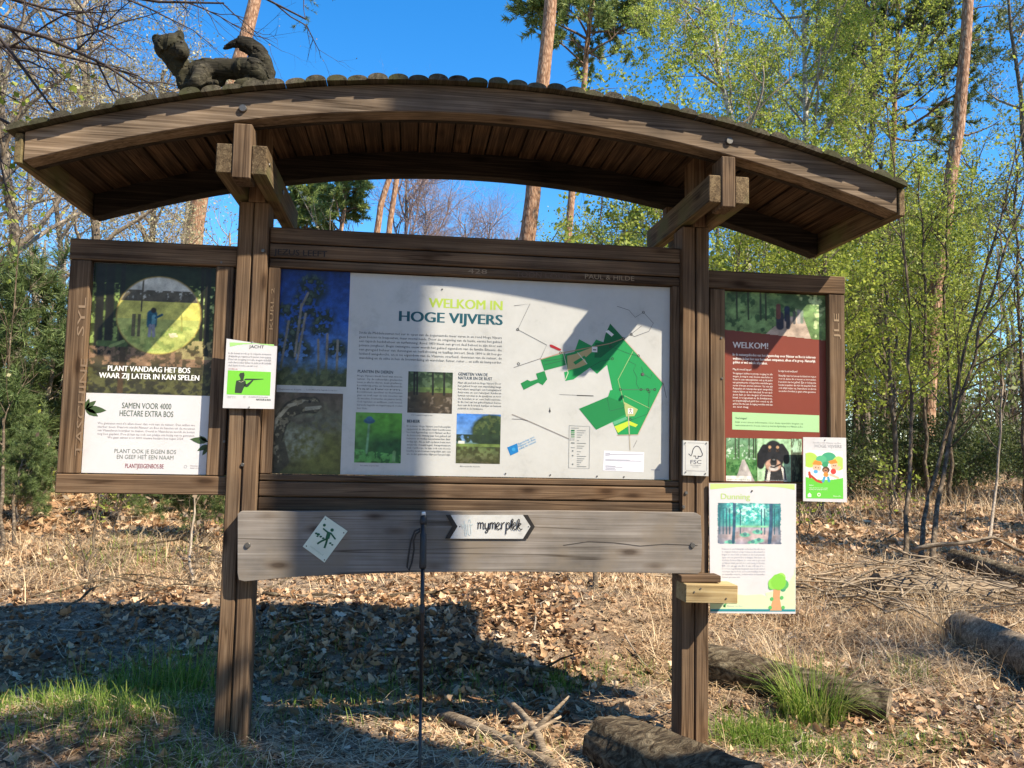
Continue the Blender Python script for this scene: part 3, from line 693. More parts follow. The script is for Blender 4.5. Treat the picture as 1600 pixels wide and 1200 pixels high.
for q, w, c in (([(82, 204), (170, 193), (102, 335), (262, 420), (228, 495), (80, 545)], 0.0022, LN), ([(70, 803), (158, 838), (385, 938)], 0.0045, (0.25, 0.23, 0.22)), ([(70, 828), (125, 830), (158, 840)], 0.002, LN),
                ([(228, 500), (340, 465), (420, 450), (610, 412), (685, 385)], 0.004, (0.35, 0.22, 0.14)), ([(685, 385), (905, 632), (765, 915), (650, 918)], 0.004, (0.42, 0.33, 0.25)),
                ([(685, 388), (728, 360), (785, 315)], 0.002, LN), ([(728, 362), (745, 374), (825, 345), (850, 300), (795, 240), (750, 268), (715, 228), (650, 207)], 0.0022, LN),
                ([(738, 455), (655, 612), (690, 745)], 0.0022, (0.35, 0.45, 0.20)), ([(668, 666), (860, 666)], 0.002, LN), ([(612, 428), (720, 470), (768, 480)], 0.002, (0.02, 0.08, 0.05)), ([(715, 510), (755, 530), (740, 560), (760, 600), (755, 630), (770, 660)], 0.002, (0.02, 0.08, 0.05)),
                ([(785, 540), (795, 580), (835, 605), (842, 580)], 0.002, (0.02, 0.08, 0.05)), ([(240, 510), (350, 495)], 0.002, (0.02, 0.08, 0.05)), ([(250, 530), (355, 505)], 0.002, (0.02, 0.08, 0.05)), ([(500, 545), (560, 510), (625, 496)], 0.002, (0.02, 0.08, 0.05)),
                ([(690, 700), (828, 768)], 0.002, (0.35, 0.45, 0.20)), ([(595, 710), (610, 785), (690, 765), (690, 745)], 0.002, (0.02, 0.08, 0.05)), ([(828, 678), (820, 800), (725, 835)], 0.002, (0.02, 0.08, 0.05)),
                ([(712, 800), (722, 1000)], 0.005, (0.40, 0.36, 0.28)), ([(740, 985), (760, 945)], 0.0015, LN), ([(905, 632), (922, 712)], 0.0025, LN), ([(332, 693), (425, 697)], 0.0014, LN), ([(427, 698), (520, 701)], 0.0035, (0.02, 0.02, 0.02)), ([(432, 462), (485, 525)], 0.004, (0.6, 0.62, 0.5)), ([(352, 455), (380, 575), (365, 612)], 0.003, (0.55, 0.58, 0.45))):
    mline(q, w, c)
mb = MB()
for q in ((102, 335), (338, 464), (685, 384), (728, 361), (795, 240), (768, 480), (625, 496), (668, 666), (782, 666), (818, 666), (858, 666), (826, 678), (612, 428), (106, 524), (722, 830)): 
    c = cm(*q); MB().ring_xz(c[0], c[1], 0.0055, 0.0025, YB - 0.001050).build('map_marker', ink((0.03, 0.03, 0.03)), welcome)
mb = MB()
for q in ((526, 445), (724, 785)): c = cm(*q); mb.flat_xz([(c[0] - 0.013, c[1] - 0.013), (c[0] + 0.013, c[1] - 0.013), (c[0] + 0.013, c[1] + 0.013), (c[0] - 0.013, c[1] + 0.013)], YB - 0.001085)
mb.build('map_symbol', ink((0.72, 0.72, 0.70)), welcome)
mb = MB(); c = cm(724, 785); mb.stroke_xz([(c[0] - 0.006, c[1] - 0.01), (c[0], c[1] + 0.002), (c[0] + 0.006, c[1] - 0.01)], 0.003, YB - 0.001330); mb.stroke_xz([(c[0] - 0.007, c[1] + 0.006), (c[0] + 0.007, c[1] + 0.006)], 0.003, YB - 0.001330); mb.disc_xz(c[0], c[1] + 0.01, 0.002, YB - 0.001330, 8)
c = cm(526, 445); mb.stroke_xz([(c[0] - 0.008, c[1] - 0.002), (c[0] + 0.008, c[1] - 0.002)], 0.005, YB - 0.001330)
mb.build('map_symbol', ink((0.02, 0.02, 0.02)), welcome)
mpoly([(278, 418), (290, 418), (342, 443), (338, 452), (325, 450), (280, 430)], (0.30, 0.012, 0.02), 0.003, 'map_arrow')
mb = MB(); mb.stroke_xz([cm(279, 765), cm(279, 795)], 0.002, YB - 0.001050); mb.flat_xz([cm(273, 788), cm(285, 788), cm(279, 770)], YB - 0.001120); mb.build('north_arrow', ink((0.02, 0.02, 0.02)), welcome)
# legend
mb = MB(); mb.stroke_xz([cm(386, 865), cm(500, 870), cm(496, 1102), cm(383, 1098), cm(386, 865)], 0.0018, YB - 0.000700)
for i, yy in enumerate((876, 890, 902, 914, 926, 945, 960, 975, 986, 1006, 1020, 1032, 1045, 1056, 1066, 1078, 1088)):
    mb.stroke_xz([cm(428 if i else 396, yy + 2), cm(440 + (i * 37) % 46, yy + 3)], 0.0022, YB - 0.000700)
for yy in (1004, 1030, 1078): c = cm(405, yy); mb.disc_xz(c[0], c[1], 0.004, YB - 0.000700, 10)
for xx in (392, 402, 412): mb.stroke_xz([cm(xx, 934), cm(xx, 948)], 0.002, YB - 0.000700)
mb.stroke_xz([cm(395, 986), cm(418, 987)], 0.002, YB - 0.000700); mb.stroke_xz([cm(396, 960), cm(416, 961)], 0.005, YB - 0.000700)
mb.build('map_legend', ink((0.14, 0.16, 0.17)), welcome)
for yy, c in ((892, G3), (903, (0.15, 0.33, 0.18)), (914, (0.12, 0.2, 0.14)), (926, (0.2, 0.3, 0.2))): mpoly([(396, yy - 4), (416, yy - 4), (416, yy + 4), (396, yy + 4)], c, 0.002, 'legend_swatch')
MB().flat_xz([cm(578, 1003), cm(800, 1012), cm(796, 1122), cm(572, 1112)], YB - 0.000490).build('info_block', ink((0.66, 0.66, 0.74)), welcome)
mb = MB()
for i, (yy, xx) in enumerate(((1016, 612), (1023, 795), (1029, 610), (1052, 720), (1058, 785), (1086, 640), (1092, 680), (1099, 640), (1106, 645))): mb.stroke_xz([cm(585, yy), cm(xx, yy + 3)], 0.002, YB - 0.000840)
mb.stroke_xz([cm(838, 1108), cm(885, 1110)], 0.003, YB - 0.000840)
mb.build('small_print', ink((0.2, 0.21, 0.27)), welcome)
mpoly([(44, 985), (100, 962), (106, 1010), (62, 1030)], (0.01, 0.16, 0.42), 0.002, 'logo_mark')
c = cm(80, 996); mb = MB(); mb.disc_xz(c[0], c[1], 0.009, YB - 0.000910, 12); mb.build('logo_mark', ink((0.03, 0.26, 0.55)), welcome)
def skew_text(s, a, b, cap, col, parent, layer=0.0026):
    v, f = text_mesh(s, 0.0, 2); A = Vector(cm(*a)); B = Vector(cm(*b)); d = (B - A); nn = Vector((-d.y, d.x)).normalized()
    u = (v[:, 0] - v[:, 0].min()) / np.ptp(v[:, 0]); h = v[:, 1] / CAPH * cap
    P = np.stack([A.x + u * d.x + h * nn.x, np.full(len(v), YB - layer * 0.35), A.y + u * d.y + h * nn.y], 1)
    mb = MB(); mb.add(P.tolist(), f); mb.build('lettering', ink(col), parent)
for k, s in enumerate(('Agentschap voor', 'Natuur en Bos', 'nabij de natuur')): skew_text(s, (106 + 3 * k, 972 + 13 * k), (196 + 5 * k, 930 + 13 * k), 0.009, (0.06, 0.28, 0.55), welcome)
for q in ((555, 421.5), (681, 431), (691, 452), (860, 742), (790, 740), (975, 745), (933, 744)): stud(at(*q, YB), 0.004, 0.003, welcome, ink((0.05, 0.045, 0.04)), 'screw')

# ================================================================== left poster: plant a wood
left = empty('tree_planting_poster', (0, 0, 0), 'tall poster with a yellow circle in a dark forest photo, in the left frame', 'poster')
MB().box(-1.733, -1.2025, YB + 0.002, 0.0445, 1.203, 2.142).build('panel', white_paper, left)
YL = YB + 0.002
p = Pic(100, 116); n = p.n(12, 14, 20); n2 = p.n(30, 5, 21); n3 = p.n(30, 34, 22)
p.grad([(0, (0.012, 0.018, 0.008)), (0.4, (0.03, 0.045, 0.015)), (0.62, (0.05, 0.06, 0.02)), (0.7, (0.11, 0.075, 0.04)), (0.78, (0.05, 0.045, 0.025)), (1, (0.03, 0.03, 0.02))])
p.mix((p.v > 0.15) * (p.v < 0.62) * sth(n3, 0.55) * (np.abs(p.u - 0.5) > 0.28), (0.22, 0.30, 0.08)); p.mix((p.v > 0.15) * (p.v < 0.6) * sth(n3, 0.64) * (p.u > 0.85), (0.5, 0.6, 0.25))
for x, w in ((0.06, 0.03), (0.14, 0.03), (0.24, 0.015), (0.885, 0.012), (0.93, 0.02)): p.mix(p.line([(x, 0.0), (x + 0.01, 0.68)], w, 0.4, 0.86), (0.015, 0.014, 0.010))
p.mix((p.v > 0.64) * (p.v < 0.78) * sth(n3, 0.5), (0.24, 0.15, 0.09)); p.mix((p.v > 0.58) * (p.v < 0.72) * sth(n3, 0.5) * (p.u > 0.7), (0.32, 0.27, 0.12))
p.mix((p.v > 0.8) * sth(n3, 0.52), (0.09, 0.09, 0.035))
cx, cy_, rx, ry = 0.545, 0.39, 0.335, 0.293
C = p.ell(cx, cy_, rx * 1.03, ry * 1.03, 0.03); p.mix(C, (0.30, 0.22, 0.06)); C = p.ell(cx, cy_, rx, ry, 0.04)
p.mix(C * (p.v < 0.27), (0.52, 0.52, 0.46)); p.mix(C * (p.v >= 0.2) * (p.v < 0.275 + 0.03 * n3) * sth(n3, 0.36), (0.10, 0.085, 0.06)); p.mix(C * (p.v >= 0.285), (0.58, 0.55, 0.13)); p.mix(C * (p.v >= 0.42), (0.42, 0.46, 0.13)); p.mix(C * (p.v >= 0.47) * sth(n3, 0.55), (0.27, 0.34, 0.09))
p.mix(C * ((p.u > 0.33) & (p.u < 0.36) | (p.u > 0.375) & (p.u < 0.40)) * (p.v > 0.385) * (p.v < 0.56), (0.14, 0.12, 0.06))
p.mix(C * p.line([(0.405, 0.1), (0.4, 0.36)], 0.007, 0.6), (0.09, 0.075, 0.05)); p.mix(C * p.line([(0.73, 0.38), (0.735, 0.5)], 0.006, 0.6), (0.3, 0.3, 0.08))
p.mix(p.line([(0.49, 0.385), (0.49, 0.46)], 0.036, 0.25, 0.86), (0.015, 0.10, 0.16)); p.mix(p.line([(0.505, 0.40), (0.505, 0.45)], 0.014, 0.25, 0.86), (0.12, 0.30, 0.36)); p.mix(p.line([(0.5, 0.35), (0.5, 0.355)], 0.019, 0.3, 0.86), (0.03, 0.022, 0.02))
p.mix(p.line([(0.52, 0.41), (0.57, 0.385)], 0.009, 0.4, 0.86), (0.015, 0.09, 0.15)); p.mix(p.line([(0.48, 0.47), (0.475, 0.55)], 0.011, 0.4, 0.86), (0.25, 0.25, 0.3)); p.mix(p.line([(0.505, 0.47), (0.51, 0.55)], 0.011, 0.4, 0.86), (0.25, 0.25, 0.3))
p.mix(C * p.poly([(0.63, 0.53), (0.69, 0.52), (0.71, 0.55), (0.65, 0.56)]), (0.7, 0.62, 0.4))
p.mix(p.line([(0.27, 0.64), (0.265, 1.0)], 0.02, 0.4, 0.86), (0.07, 0.045, 0.025)); p.mix(p.line([(0.08, 0.62), (0.28, 0.62)], 0.022, 0.4, 0.86), (0.08, 0.13, 0.04)); p.mix(p.line([(0.17, 0.64), (0.27, 0.6)], 0.012, 0.4, 0.86), (0.25, 0.33, 0.11))
p.noise(0.12, 3)
p.place('forest_photo', left, -1.7325, -1.203, board_xz(230, 616, YL)[1], 2.1415, YL - 0.000420)
mb = MB()
put_text(mb, 'PLANT VANDAAG HET BOS', (168.5, 579.7), (297, 582.5), 8.2, YL, 0.02, 3); put_text(mb, 'WAAR ZIJ LATER IN KAN SPELEN', (154.8, 590.8), (311, 594), 8.2, YL, 0.02, 3)
mb.build('heading', ink((0.85, 0.85, 0.84)), left)
mb = MB(); put_text(mb, 'SAMEN VOOR 4000', (190.6, 637.8), (267.5, 639.4), 8.8, YL, 0.005, 3); put_text(mb, 'HECTARE EXTRA BOS', (186.9, 650), (270.6, 651.5), 8.8, YL, 0.005, 3)
mb.build('subheading', ink((0.10, 0.13, 0.10)), left)
mb = MB(); put_text(mb, 'PLANT OOK JE EIGEN BOS', (178.8, 708), (275, 708.8), 6.2, YL, 0.0, 3); put_text(mb, 'EN GEEF HET EEN NAAM', (182.5, 716.9), (271, 717.8), 6.2, YL, 0.0, 3)
mb.build('subheading', ink((0.17, 0.19, 0.17)), left)
mb = MB(); put_text(mb, 'PLANTJEEIGENBOS.BE', (195.6, 731), (255.6, 732), 6.6, YL, 0.004, 3); mb.build('web_address', ink((0.22, 0.04, 0.05)), left)
mb = MB()
para(mb, ['We genieten met z\'n allen meer dan ooit van de natuur. Dan willen we', 'sterker doen. Daarom steekt Natuur en Bos de handen uit de mouwen', 'om Vlaanderen bosrijker te maken. Overal in Vlaanderen wordt de komst', 'nog bos geplant. Doe jij kan nu ook een plekje om bezig van te genieten.'], 152.5, 304.5, 663.3, 5.5, 3.4, YL, 0.012)
put_text(mb, 'We gaan samen voor 4000 nieuwe hectare bos tegen 2024.', (168, 685.5), (287, 686.5), 3.4, YL, 0, 1)
para(mb, ['Vlaanderen', 'natuur en bos'], 297, 313, 728.8, 3.4, 2.2, YL)
mb.build('body_text', ink((0.28, 0.25, 0.27)), left)
def leaflet(mb, base, tip, w, Y, layer=0.002):
    A = Vector(board_xz(*base, Y)); B = Vector(board_xz(*tip, Y)); d = B - A; nrm = Vector((-d.y, d.x)) * w
    pr = [(0, 0), (0.2, 0.7), (0.45, 1), (0.75, 0.6), (1, 0), (0.75, -0.6), (0.45, -1), (0.2, -0.7)]
    mb.flat_xz([tuple(A + d * a + nrm * b) for a, b in pr], Y - layer * 0.35)
for bq, t, w in (((133.5, 639), (139.5, 622.5), 0.22), ((133.5, 639), (150.5, 626), 0.22), ((133.5, 639), (166.5, 641.5), 0.2), ((133.5, 639), (153.5, 650.5), 0.22), ((325, 690), (297, 686), 0.2), ((326, 695), (308, 704.5), 0.2), ((325, 698), (316, 712), 0.2), ((324, 690), (312, 681), 0.2)):
    mb = MB(); leaflet(mb, bq, t, w, YL); mb.build('leaf_print', ink((0.05, 0.085, 0.035)), left)
mb = MB(); c = board_xz(290, 729, YL); mb.ring_xz(c[0], c[1], 0.006, 0.003, YL - 0.000700); mb.build('logo_mark', ink((0.4, 0.42, 0.45)), left)

# ================================================================== right panel: rules for visitors
right = empty('visitor_rules_panel', (0, 0, 0), 'red brown panel headed WELKOM! with a dog photo below, in the right frame', 'information board')
YR = YB
MB().box(1.205, 1.737, YR, 0.0445, 1.212, 2.145).build('panel', plain('rust_red_print', (0.20, 0.042, 0.025), 0.4, 0.4, vary=0.06, scale=6), right)
p = Pic(92, 46); n = p.n(20, 10, 30); n2 = p.n(7, 4, 31)
p.grad([(0, (0.05, 0.10, 0.035)), (0.5, (0.14, 0.24, 0.09)), (1, (0.12, 0.20, 0.07))])
p.mix(np.clip((n2 - 0.4) * 4, 0, 1), (0.22, 0.36, 0.13)); p.mix(sth(n, 0.57), (0.05, 0.11, 0.04)); p.mix(sth(n, 0.62) * (p.u > 0.7), (0.5, 0.62, 0.3))
p.mix(p.poly([(0.36, 1.0), (0.62, 0.5), (0.78, 0.5), (0.86, 1.0)]), (0.45, 0.35, 0.28))
for x in (0.13, 0.24, 0.36, 0.41): p.mix(p.line([(x, 0), (x + 0.005, 0.6)], 0.016, 0.4, 1.8), (0.035, 0.05, 0.025))
for x, y, r, c in ((0.55, 0.6, 0.085, (0.03, 0.03, 0.05)), (0.535, 0.4, 0.05, (0.14, 0.05, 0.04)), (0.62, 0.45, 0.06, (0.02, 0.03, 0.07)), (0.63, 0.62, 0.045, (0.035, 0.035, 0.05)), (0.69, 0.52, 0.03, (0.1, 0.1, 0.1)), (0.735, 0.5, 0.04, (0.35, 0.32, 0.3)), (0.765, 0.5, 0.03, (0.2, 0.25, 0.2))):
    p.mix(p.line([(x, y - 0.12), (x, y + 0.12)], r, 0.3, 2.2), c)
p.noise(0.1, 5)
zt = 2.1445; zl = board_xz(1134, 515, YR)[1]; zr = board_xz(1290, 532, YR)[1]
msk = (p.v * (zt - zr) < (zt - zl) + (zl - zr) * p.u).astype(float)
p.place('walkers_photo', right, 1.2055, 1.7365, zr, zt, YR - 0.000420, mask=msk)
mb = MB(); put_text(mb, 'WELKOM!', (1145, 543.6), (1200, 545), 9.2, YR, 0.02, 3)
para(mb, ['In de natuurgebieden van het Agentschap voor Natuur en Bos is iedereen', 'welkom. Je kan hier naar hartenlust ontspannen, alleen of in groep. Natuurlijk', 'gelden er wel enkele afspraken.'], 1145, 1274, 555, 6.2, 4.0, YR, 0.045, last=1199, bold=0.02)
para(mb, ['Mag ik overal lopen?'], 1145, 1174, 578.3, 5, 3.2, YR, 0.03)
para(mb, ['Voetgangers hebben in principe toegang tot alle', 'wegen. Je mag in onze bossen wandelen en', 'fietsen in onze natuurgebieden ook op de paden', 'van gemarkeerde of ingerichte wandelwegen,', 'verder af mogen worden betreden. Op onze zijn', 'fietspaden en ruiterpaden apart aangeduid,', 'ruiters blijven op het ruiterpad. In een spel-', 'zone kan je van wegen af ravotten,', 'bivak is toegestaan in de bivakzones,', 'en brandveiligheid geldt hier overal op elk', 'gebied. Borden aan de ingang vertellen wat kan', 'en niet mag.'], 1145, 1207, 584.5, 4.75, 3.0, YR, 0.03, last=1170)
para(mb, ['Is mijn hond welkom?'], 1216.5, 1246, 581.2, 5, 3.2, YR, 0.03)
para(mb, ['Natuurlijk, maar hou hem aan de leiband met respect', 'voor de dieren die er wonen en voor andere', 'bezoekers van het gebied. Zijn er loslopende', 'honden toegelaten, dan staat dat aangeduid. Ruim', 'ook altijd netjes op, bezoekers en dieren', 'en andere honden je gaat ervan genieten.'], 1216.5, 1275, 588, 4.8, 3.0, YR, 0.04)
mb.build('body_text', ink((0.80, 0.74, 0.70)), right)
MB().flat_xz([board_xz(1144, 643.8, YR), board_xz(1280, 649, YR), board_xz(1280, 675.5, YR), board_xz(1144, 671, YR)], YR - 0.000490).build('green_box', ink((0.36, 0.58, 0.30)), right)
mb = MB(); para(mb, ['Veel vragen?'], 1149, 1167, 654.5, 5, 3, YR, 0.03, 0.0026, bold=0.02); para(mb, ['Kijk voor meer informatie over deze speciale wegen op', 'www.natuurenbos.be of neem contact op met het Agentschap voor Natuur en Bos.'], 1149, 1255, 660, 5, 2.6, YR, 0.035, 0.0026); mb.build('body_text', ink((0.10, 0.20, 0.10)), right)
p = Pic(42, 52); n = p.n(14, 16, 40)
p.grad([(0, (0.16, 0.30, 0.18)), (0.5, (0.10, 0.24, 0.08)), (1, (0.08, 0.22, 0.06))]); p.mix(sth(n, 0.55), (0.03, 0.12, 0.03)); p.mix(sth(n, 0.62) * (p.v < 0.5), (0.4, 0.55, 0.4))
p.mix(p.poly([(0.52, 0.5), (0.6, 0.5), (0.92, 1), (0.3, 1)]), (0.42, 0.38, 0.36))
for x in (0.3, 0.42, 0.74, 0.88, 0.95): p.mix(p.line([(x, 0), (x, 0.45)], 0.02, 0.4), (0.04, 0.06, 0.03))
p.mix((p.v > 0.88) * (p.u < 0.8), (0.72, 0.70, 0.64))
lay(p, 'path_photo', right, (1134.2, 684), (1183, 752.2), YR)
p = Pic(56, 66); n = p.n(22, 26, 41)
p.grad([(0, (0.36, 0.58, 0.34)), (1, (0.38, 0.56, 0.34))])
p.mix(p.ell(0.48, 0.4, 0.32, 0.36, 0.1), (0.02, 0.02, 0.024)); p.mix(p.line([(0.22, 0.25), (0.1, 0.42), (0.1, 0.6)], 0.115, 0.2), (0.015, 0.015, 0.018)); p.mix(p.line([(0.72, 0.2), (0.85, 0.35), (0.86, 0.5)], 0.09, 0.2), (0.02, 0.02, 0.022))
p.mix(p.poly([(0.2, 1.0), (0.26, 0.6), (0.74, 0.6), (0.86, 1.0)]), (0.03, 0.03, 0.032)); p.mix(p.poly([(0.26, 1.0), (0.33, 0.7), (0.4, 0.72), (0.36, 1.0)]), (0.55, 0.5, 0.46)); p.mix(p.poly([(0.78, 1.0), (0.7, 0.66), (0.78, 0.66), (0.9, 1.0)]), (0.6, 0.55, 0.5))
for x in (0.37, 0.60): p.mix(p.ell(x, 0.2, 0.045, 0.035, 0.4), (0.40, 0.24, 0.13)); p.mix(p.ell(x - 0.005, 0.28, 0.04, 0.03, 0.3), (0.08, 0.045, 0.03)); p.mix(p.ell(x, 0.28, 0.02, 0.018, 0.4), (0.01, 0.01, 0.01))
p.mix(p.ell(0.47, 0.62, 0.23, 0.14, 0.2), (0.42, 0.25, 0.18)); p.mix(p.ell(0.48, 0.55, 0.1, 0.11, 0.2), (0.03, 0.03, 0.032)); p.mix(p.ell(0.49, 0.5, 0.075, 0.055, 0.2), (0.012, 0.012, 0.014)); p.mix(p.ell(0.49, 0.49, 0.04, 0.02, 0.4), (0.16, 0.16, 0.17)); p.mix(p.ell(0.48, 0.69, 0.14, 0.06, 0.3), (0.55, 0.5, 0.47)); p.mix(p.line([(0.4, 0.66), (0.5, 0.67), (0.72, 0.58)], 0.018, 0.4), (0.03, 0.02, 0.02)); p.mix(p.line([(0.7, 0.6), (0.8, 0.7), (0.84, 0.95)], 0.02, 0.4), (0.06, 0.05, 0.05))
p.noise(0.12, 7)
lay(p, 'dog_photo', right, (1183.2, 685), (1236, 752.6), YR)
p = Pic(20, 30); n = p.n(9, 12, 42); p.grad([(0, (0.3, 0.5, 0.32)), (0.3, (0.4, 0.58, 0.42)), (0.33, (0.06, 0.07, 0.05)), (1, (0.03, 0.035, 0.03))]); p.mix(sth(n, 0.55), (0.12, 0.16, 0.10))
lay(p, 'wood_photo', right, (1236.2, 685.5), (1253, 753), YR)
mb = MB(); put_text(mb, 'samen genieten van de natuur', (1194, 751.3), (1226, 751.8), 2.4, YR, 0.02, 1, 0.003); put_text(mb, 'natuurenbos.be', (1137, 750), (1172, 750.5), 2.6, YR, 0.0, 1, 0.003); mb.build('lettering', ink((0.3, 0.3, 0.3)), right)

# ================================================================== notices pinned on the shelter
def sheet(name, label, cat, corners, Y, th, mat):
    """thin board whose outline is given by photo pixels; lies with its back on what carries it"""
    o = empty(name, (0, 0, 0), label, cat)
    pts = [board_xz(*q, Y) for q in corners]
    MB().prism_xz(pts, Y, Y + th).build('sheet', mat, o)
    return o
YJ = -0.048
jacht = sheet('hunting_notice', 'small white JACHT notice with a green hunter picture, pinned on the left post', 'notice', [(354, 529), (433, 541), (428, 639), (348, 637.5)], YJ, 0.004, white_paper)
def jq(x, y): return board_xz(340 + x / 9.23, 520 + y / 9.23, YJ)
def jpoly(pts, col, layer, name, parent, fn, Y): 
    MB().flat_xz([fn(*q) for q in pts], Y - layer * 0.35).build(name, ink(col), parent)
jpoly([(175, 138), (480, 150), (812, 168), (812, 196), (720, 180), (560, 160), (400, 163), (280, 178), (178, 200)], (0.33, 0.60, 0.20), 0.0012, 'swoosh', jacht, jq, YJ)
jpoly([(150, 540), (770, 566), (755, 905), (130, 888)], (0.17, 0.53, 0.05), 0.0012, 'green_picture', jacht, jq, YJ)
H = (0.035, 0.05, 0.035)
for pts in ([(325, 580), (382, 572), (390, 612), (380, 650), (372, 680), (335, 680), (322, 640), (310, 610)], [(270, 690), (335, 676), (375, 680), (405, 700), (410, 740), (375, 800), (345, 872), (248, 866), (255, 780)], [(395, 735), (420, 740), (500, 680), (518, 690), (440, 778), (415, 785), (380, 770)], [(385, 672), (410, 660), (520, 662), (662, 664), (662, 672), (560, 680), (520, 684), (410, 682), (395, 690)]):
    jpoly(pts, H, 0.0022, 'hunter_figure', jacht, jq, YJ)
mb = MB(); mb.stroke_xz([jq(305, 700), jq(340, 712), jq(385, 690)], 0.002, YJ - 0.001050); mb.build('collar_print', ink((0.4, 0.42, 0.3)), jacht)
mb = MB(); put_text(mb, 'JACHT', (389.3, 543.6), (412.4, 544.6), 4.6, YJ, 0.008, 3); mb.build('heading', ink((0.05, 0.06, 0.05)), jacht)
mb = MB()
para(mb, ['In dit domein wordt op de volgende momenten', 'drukjacht georganiseerd tussen zonsopgang.', 'Daarom toegang tot alle wegen tijdelijk', 'verboden is zeker tijdens de jacht en dit zuidelijk', 'deel. Jagers worden een uur voor'], 357, 424, 553, 4.75, 3.1, YJ, 0.03, last=403)
para(mb, ['Uitgegeven door', 'natuur en bos'], 354.5, 369, 619.8, 2.2, 1.6, YJ, 0.02); put_text(mb, 'AGENTSCHAP', (388, 621), (419, 622), 2, YJ, 0, 1); mb.build('body_text', ink((0.25, 0.25, 0.27)), jacht)
mb = MB(); put_text(mb, 'NATUUR & BOS', (400.5, 625.6), (423, 626.3), 2.8, YJ, 0.02, 2); mb.build('lettering', ink((0.08, 0.1, 0.08)), jacht)
mb = MB(); put_text(mb, 'zie data op', (357, 577), (371, 577.4), 2.2, YJ, 0, 1); mb.build('lettering', ink((0.4, 0.08, 0.08)), jacht)
c = jq(385, 926); mb = MB(); mb.ring_xz(c[0], c[1], 0.004, 0.002, YJ - 0.000525); mb.build('logo_mark', ink((0.3, 0.35, 0.3)), jacht)
for q in ((394.5, 534), (389.5, 636)): stud(at(*q, YJ), 0.0035, 0.003, jacht, ink((0.2, 0.2, 0.2)), 'pin')

YF = -0.05
fsc = sheet('timber_certificate_plate', 'small white plate with a tick tree emblem and FSC, screwed on the right post', 'sign', [(1067.5, 688), (1107, 689.5), (1107, 744), (1067, 742.5)], YF, 0.018, white_plate)
def fq(x, y): return board_xz(1040 + x / 15, 680 + y / 15, YF)
mb = MB()
mb.stroke_xz([fq(538, 435), fq(598, 488), fq(622, 420), (fq(640, 340)), fq(680, 278), fq(725, 255), fq(775, 270), fq(815, 320), fq(840, 385), fq(862, 430), fq(858, 475), fq(825, 500), fq(765, 498), fq(765, 478)], 0.0042, YF - 0.000350)
mb.stroke_xz([fq(650, 488), fq(705, 488), fq(708, 545), fq(760, 545), fq(762, 490)], 0.0042, YF - 0.000385)
mb.build('tick_tree_emblem', ink((0.04, 0.04, 0.06)), fsc)
mb = MB(); mb.stroke_xz([fq(520, 178), fq(905, 188)], 0.0014, YF - 0.000350); mb.stroke_xz([fq(970, 210), fq(962, 840)], 0.0014, YF - 0.000350); mb.stroke_xz([fq(920, 845), fq(480, 832)], 0.0014, YF - 0.000350); mb.stroke_xz([fq(462, 820), fq(462, 220)], 0.0014, YF - 0.000350); mb.build('border_line', ink((0.12, 0.11, 0.16)), fsc)
mb = MB(); put_text(mb, 'FSC', (1040 + 582 / 15, 680 + 668 / 15), (1040 + 838 / 15, 680 + 672 / 15), 5.8, YF, 0.01, 3, 0.001); put_text(mb, 'FSC Belgium', (1040 + 590 / 15, 680 + 715 / 15), (1040 + 825 / 15, 680 + 718 / 15), 1.7, YF, 0, 1, 0.001); put_text(mb, 'www.fsc.be', (1040 + 625 / 15, 680 + 750 / 15), (1040 + 780 / 15, 680 + 752 / 15), 1.3, YF, 0, 1, 0.001); mb.build('lettering', ink((0.10, 0.10, 0.13)), fsc)
for q in ((460, 180), (955, 185), (470, 862), (930, 900)): c = fq(*q); stud((c[0], YF, c[1]), 0.0035, 0.004, fsc, steel, 'screw')

YD = -0.045
dun = sheet('thinning_notice', 'tall white Dunning notice with a teal woodland drawing, hung below the right panel', 'notice', [(1108, 755), (1244, 756), (1243, 959), (1110, 958)], YD, 0.006, white_paper)
def dq(x, y): return board_xz(1100 + x / 3.871, 660 + y / 3.871, YD)
DX0, DX1 = dq(34, 400)[0] + 0.003, dq(552, 800)[0] - 0.001
def dcl(pts): return [(min(max(a, DX0), DX1), b) for a, b in (dq(*q) for q in pts)]
MB().flat_xz(dcl([(34, 370), (555, 374), (555, 408), (480, 394), (350, 385), (200, 390), (34, 405)]), YD - 0.000420).build('swoosh', ink((0.48, 0.62, 0.22)), dun)
bub = [(560, 870), (545, 920), (510, 970), (470, 1000), (420, 1020), (370, 1032), (380, 1055), (350, 1040), (250, 1046), (150, 1035), (40, 1005)]
MB().flat_xz(dcl([(36, 1005)] + bub[::-1][1:] + [(556, 880), (552, 1128), (38, 1128)]), YD - 0.000420).build('green_footer', ink((0.55, 0.66, 0.42)), dun)
MB().flat_xz(dcl([(38, 1129), (552, 1131), (552, 1144), (38, 1143)]), YD - 0.000490).build('teal_stripe', ink((0.02, 0.22, 0.27)), dun)
mb = MB(); put_text(mb, 'Dunning', (1126.6, 779.3), (1171.8, 780.6), 8.6, YD, 0.02, 4, 0.0016); mb.build('heading', ink((0.42, 0.55, 0.20)), dun)
p = Pic(84, 56); n = p.n(16, 12, 50); n2 = p.n(34, 22, 51)
p.grad([(0, (0.05, 0.22, 0.24)), (0.3, (0.05, 0.42, 0.40)), (0.55, (0.12, 0.42, 0.36)), (0.6, (0.34, 0.31, 0.36)), (0.8, (0.46, 0.35, 0.34)), (1, (0.25, 0.24, 0.32))])
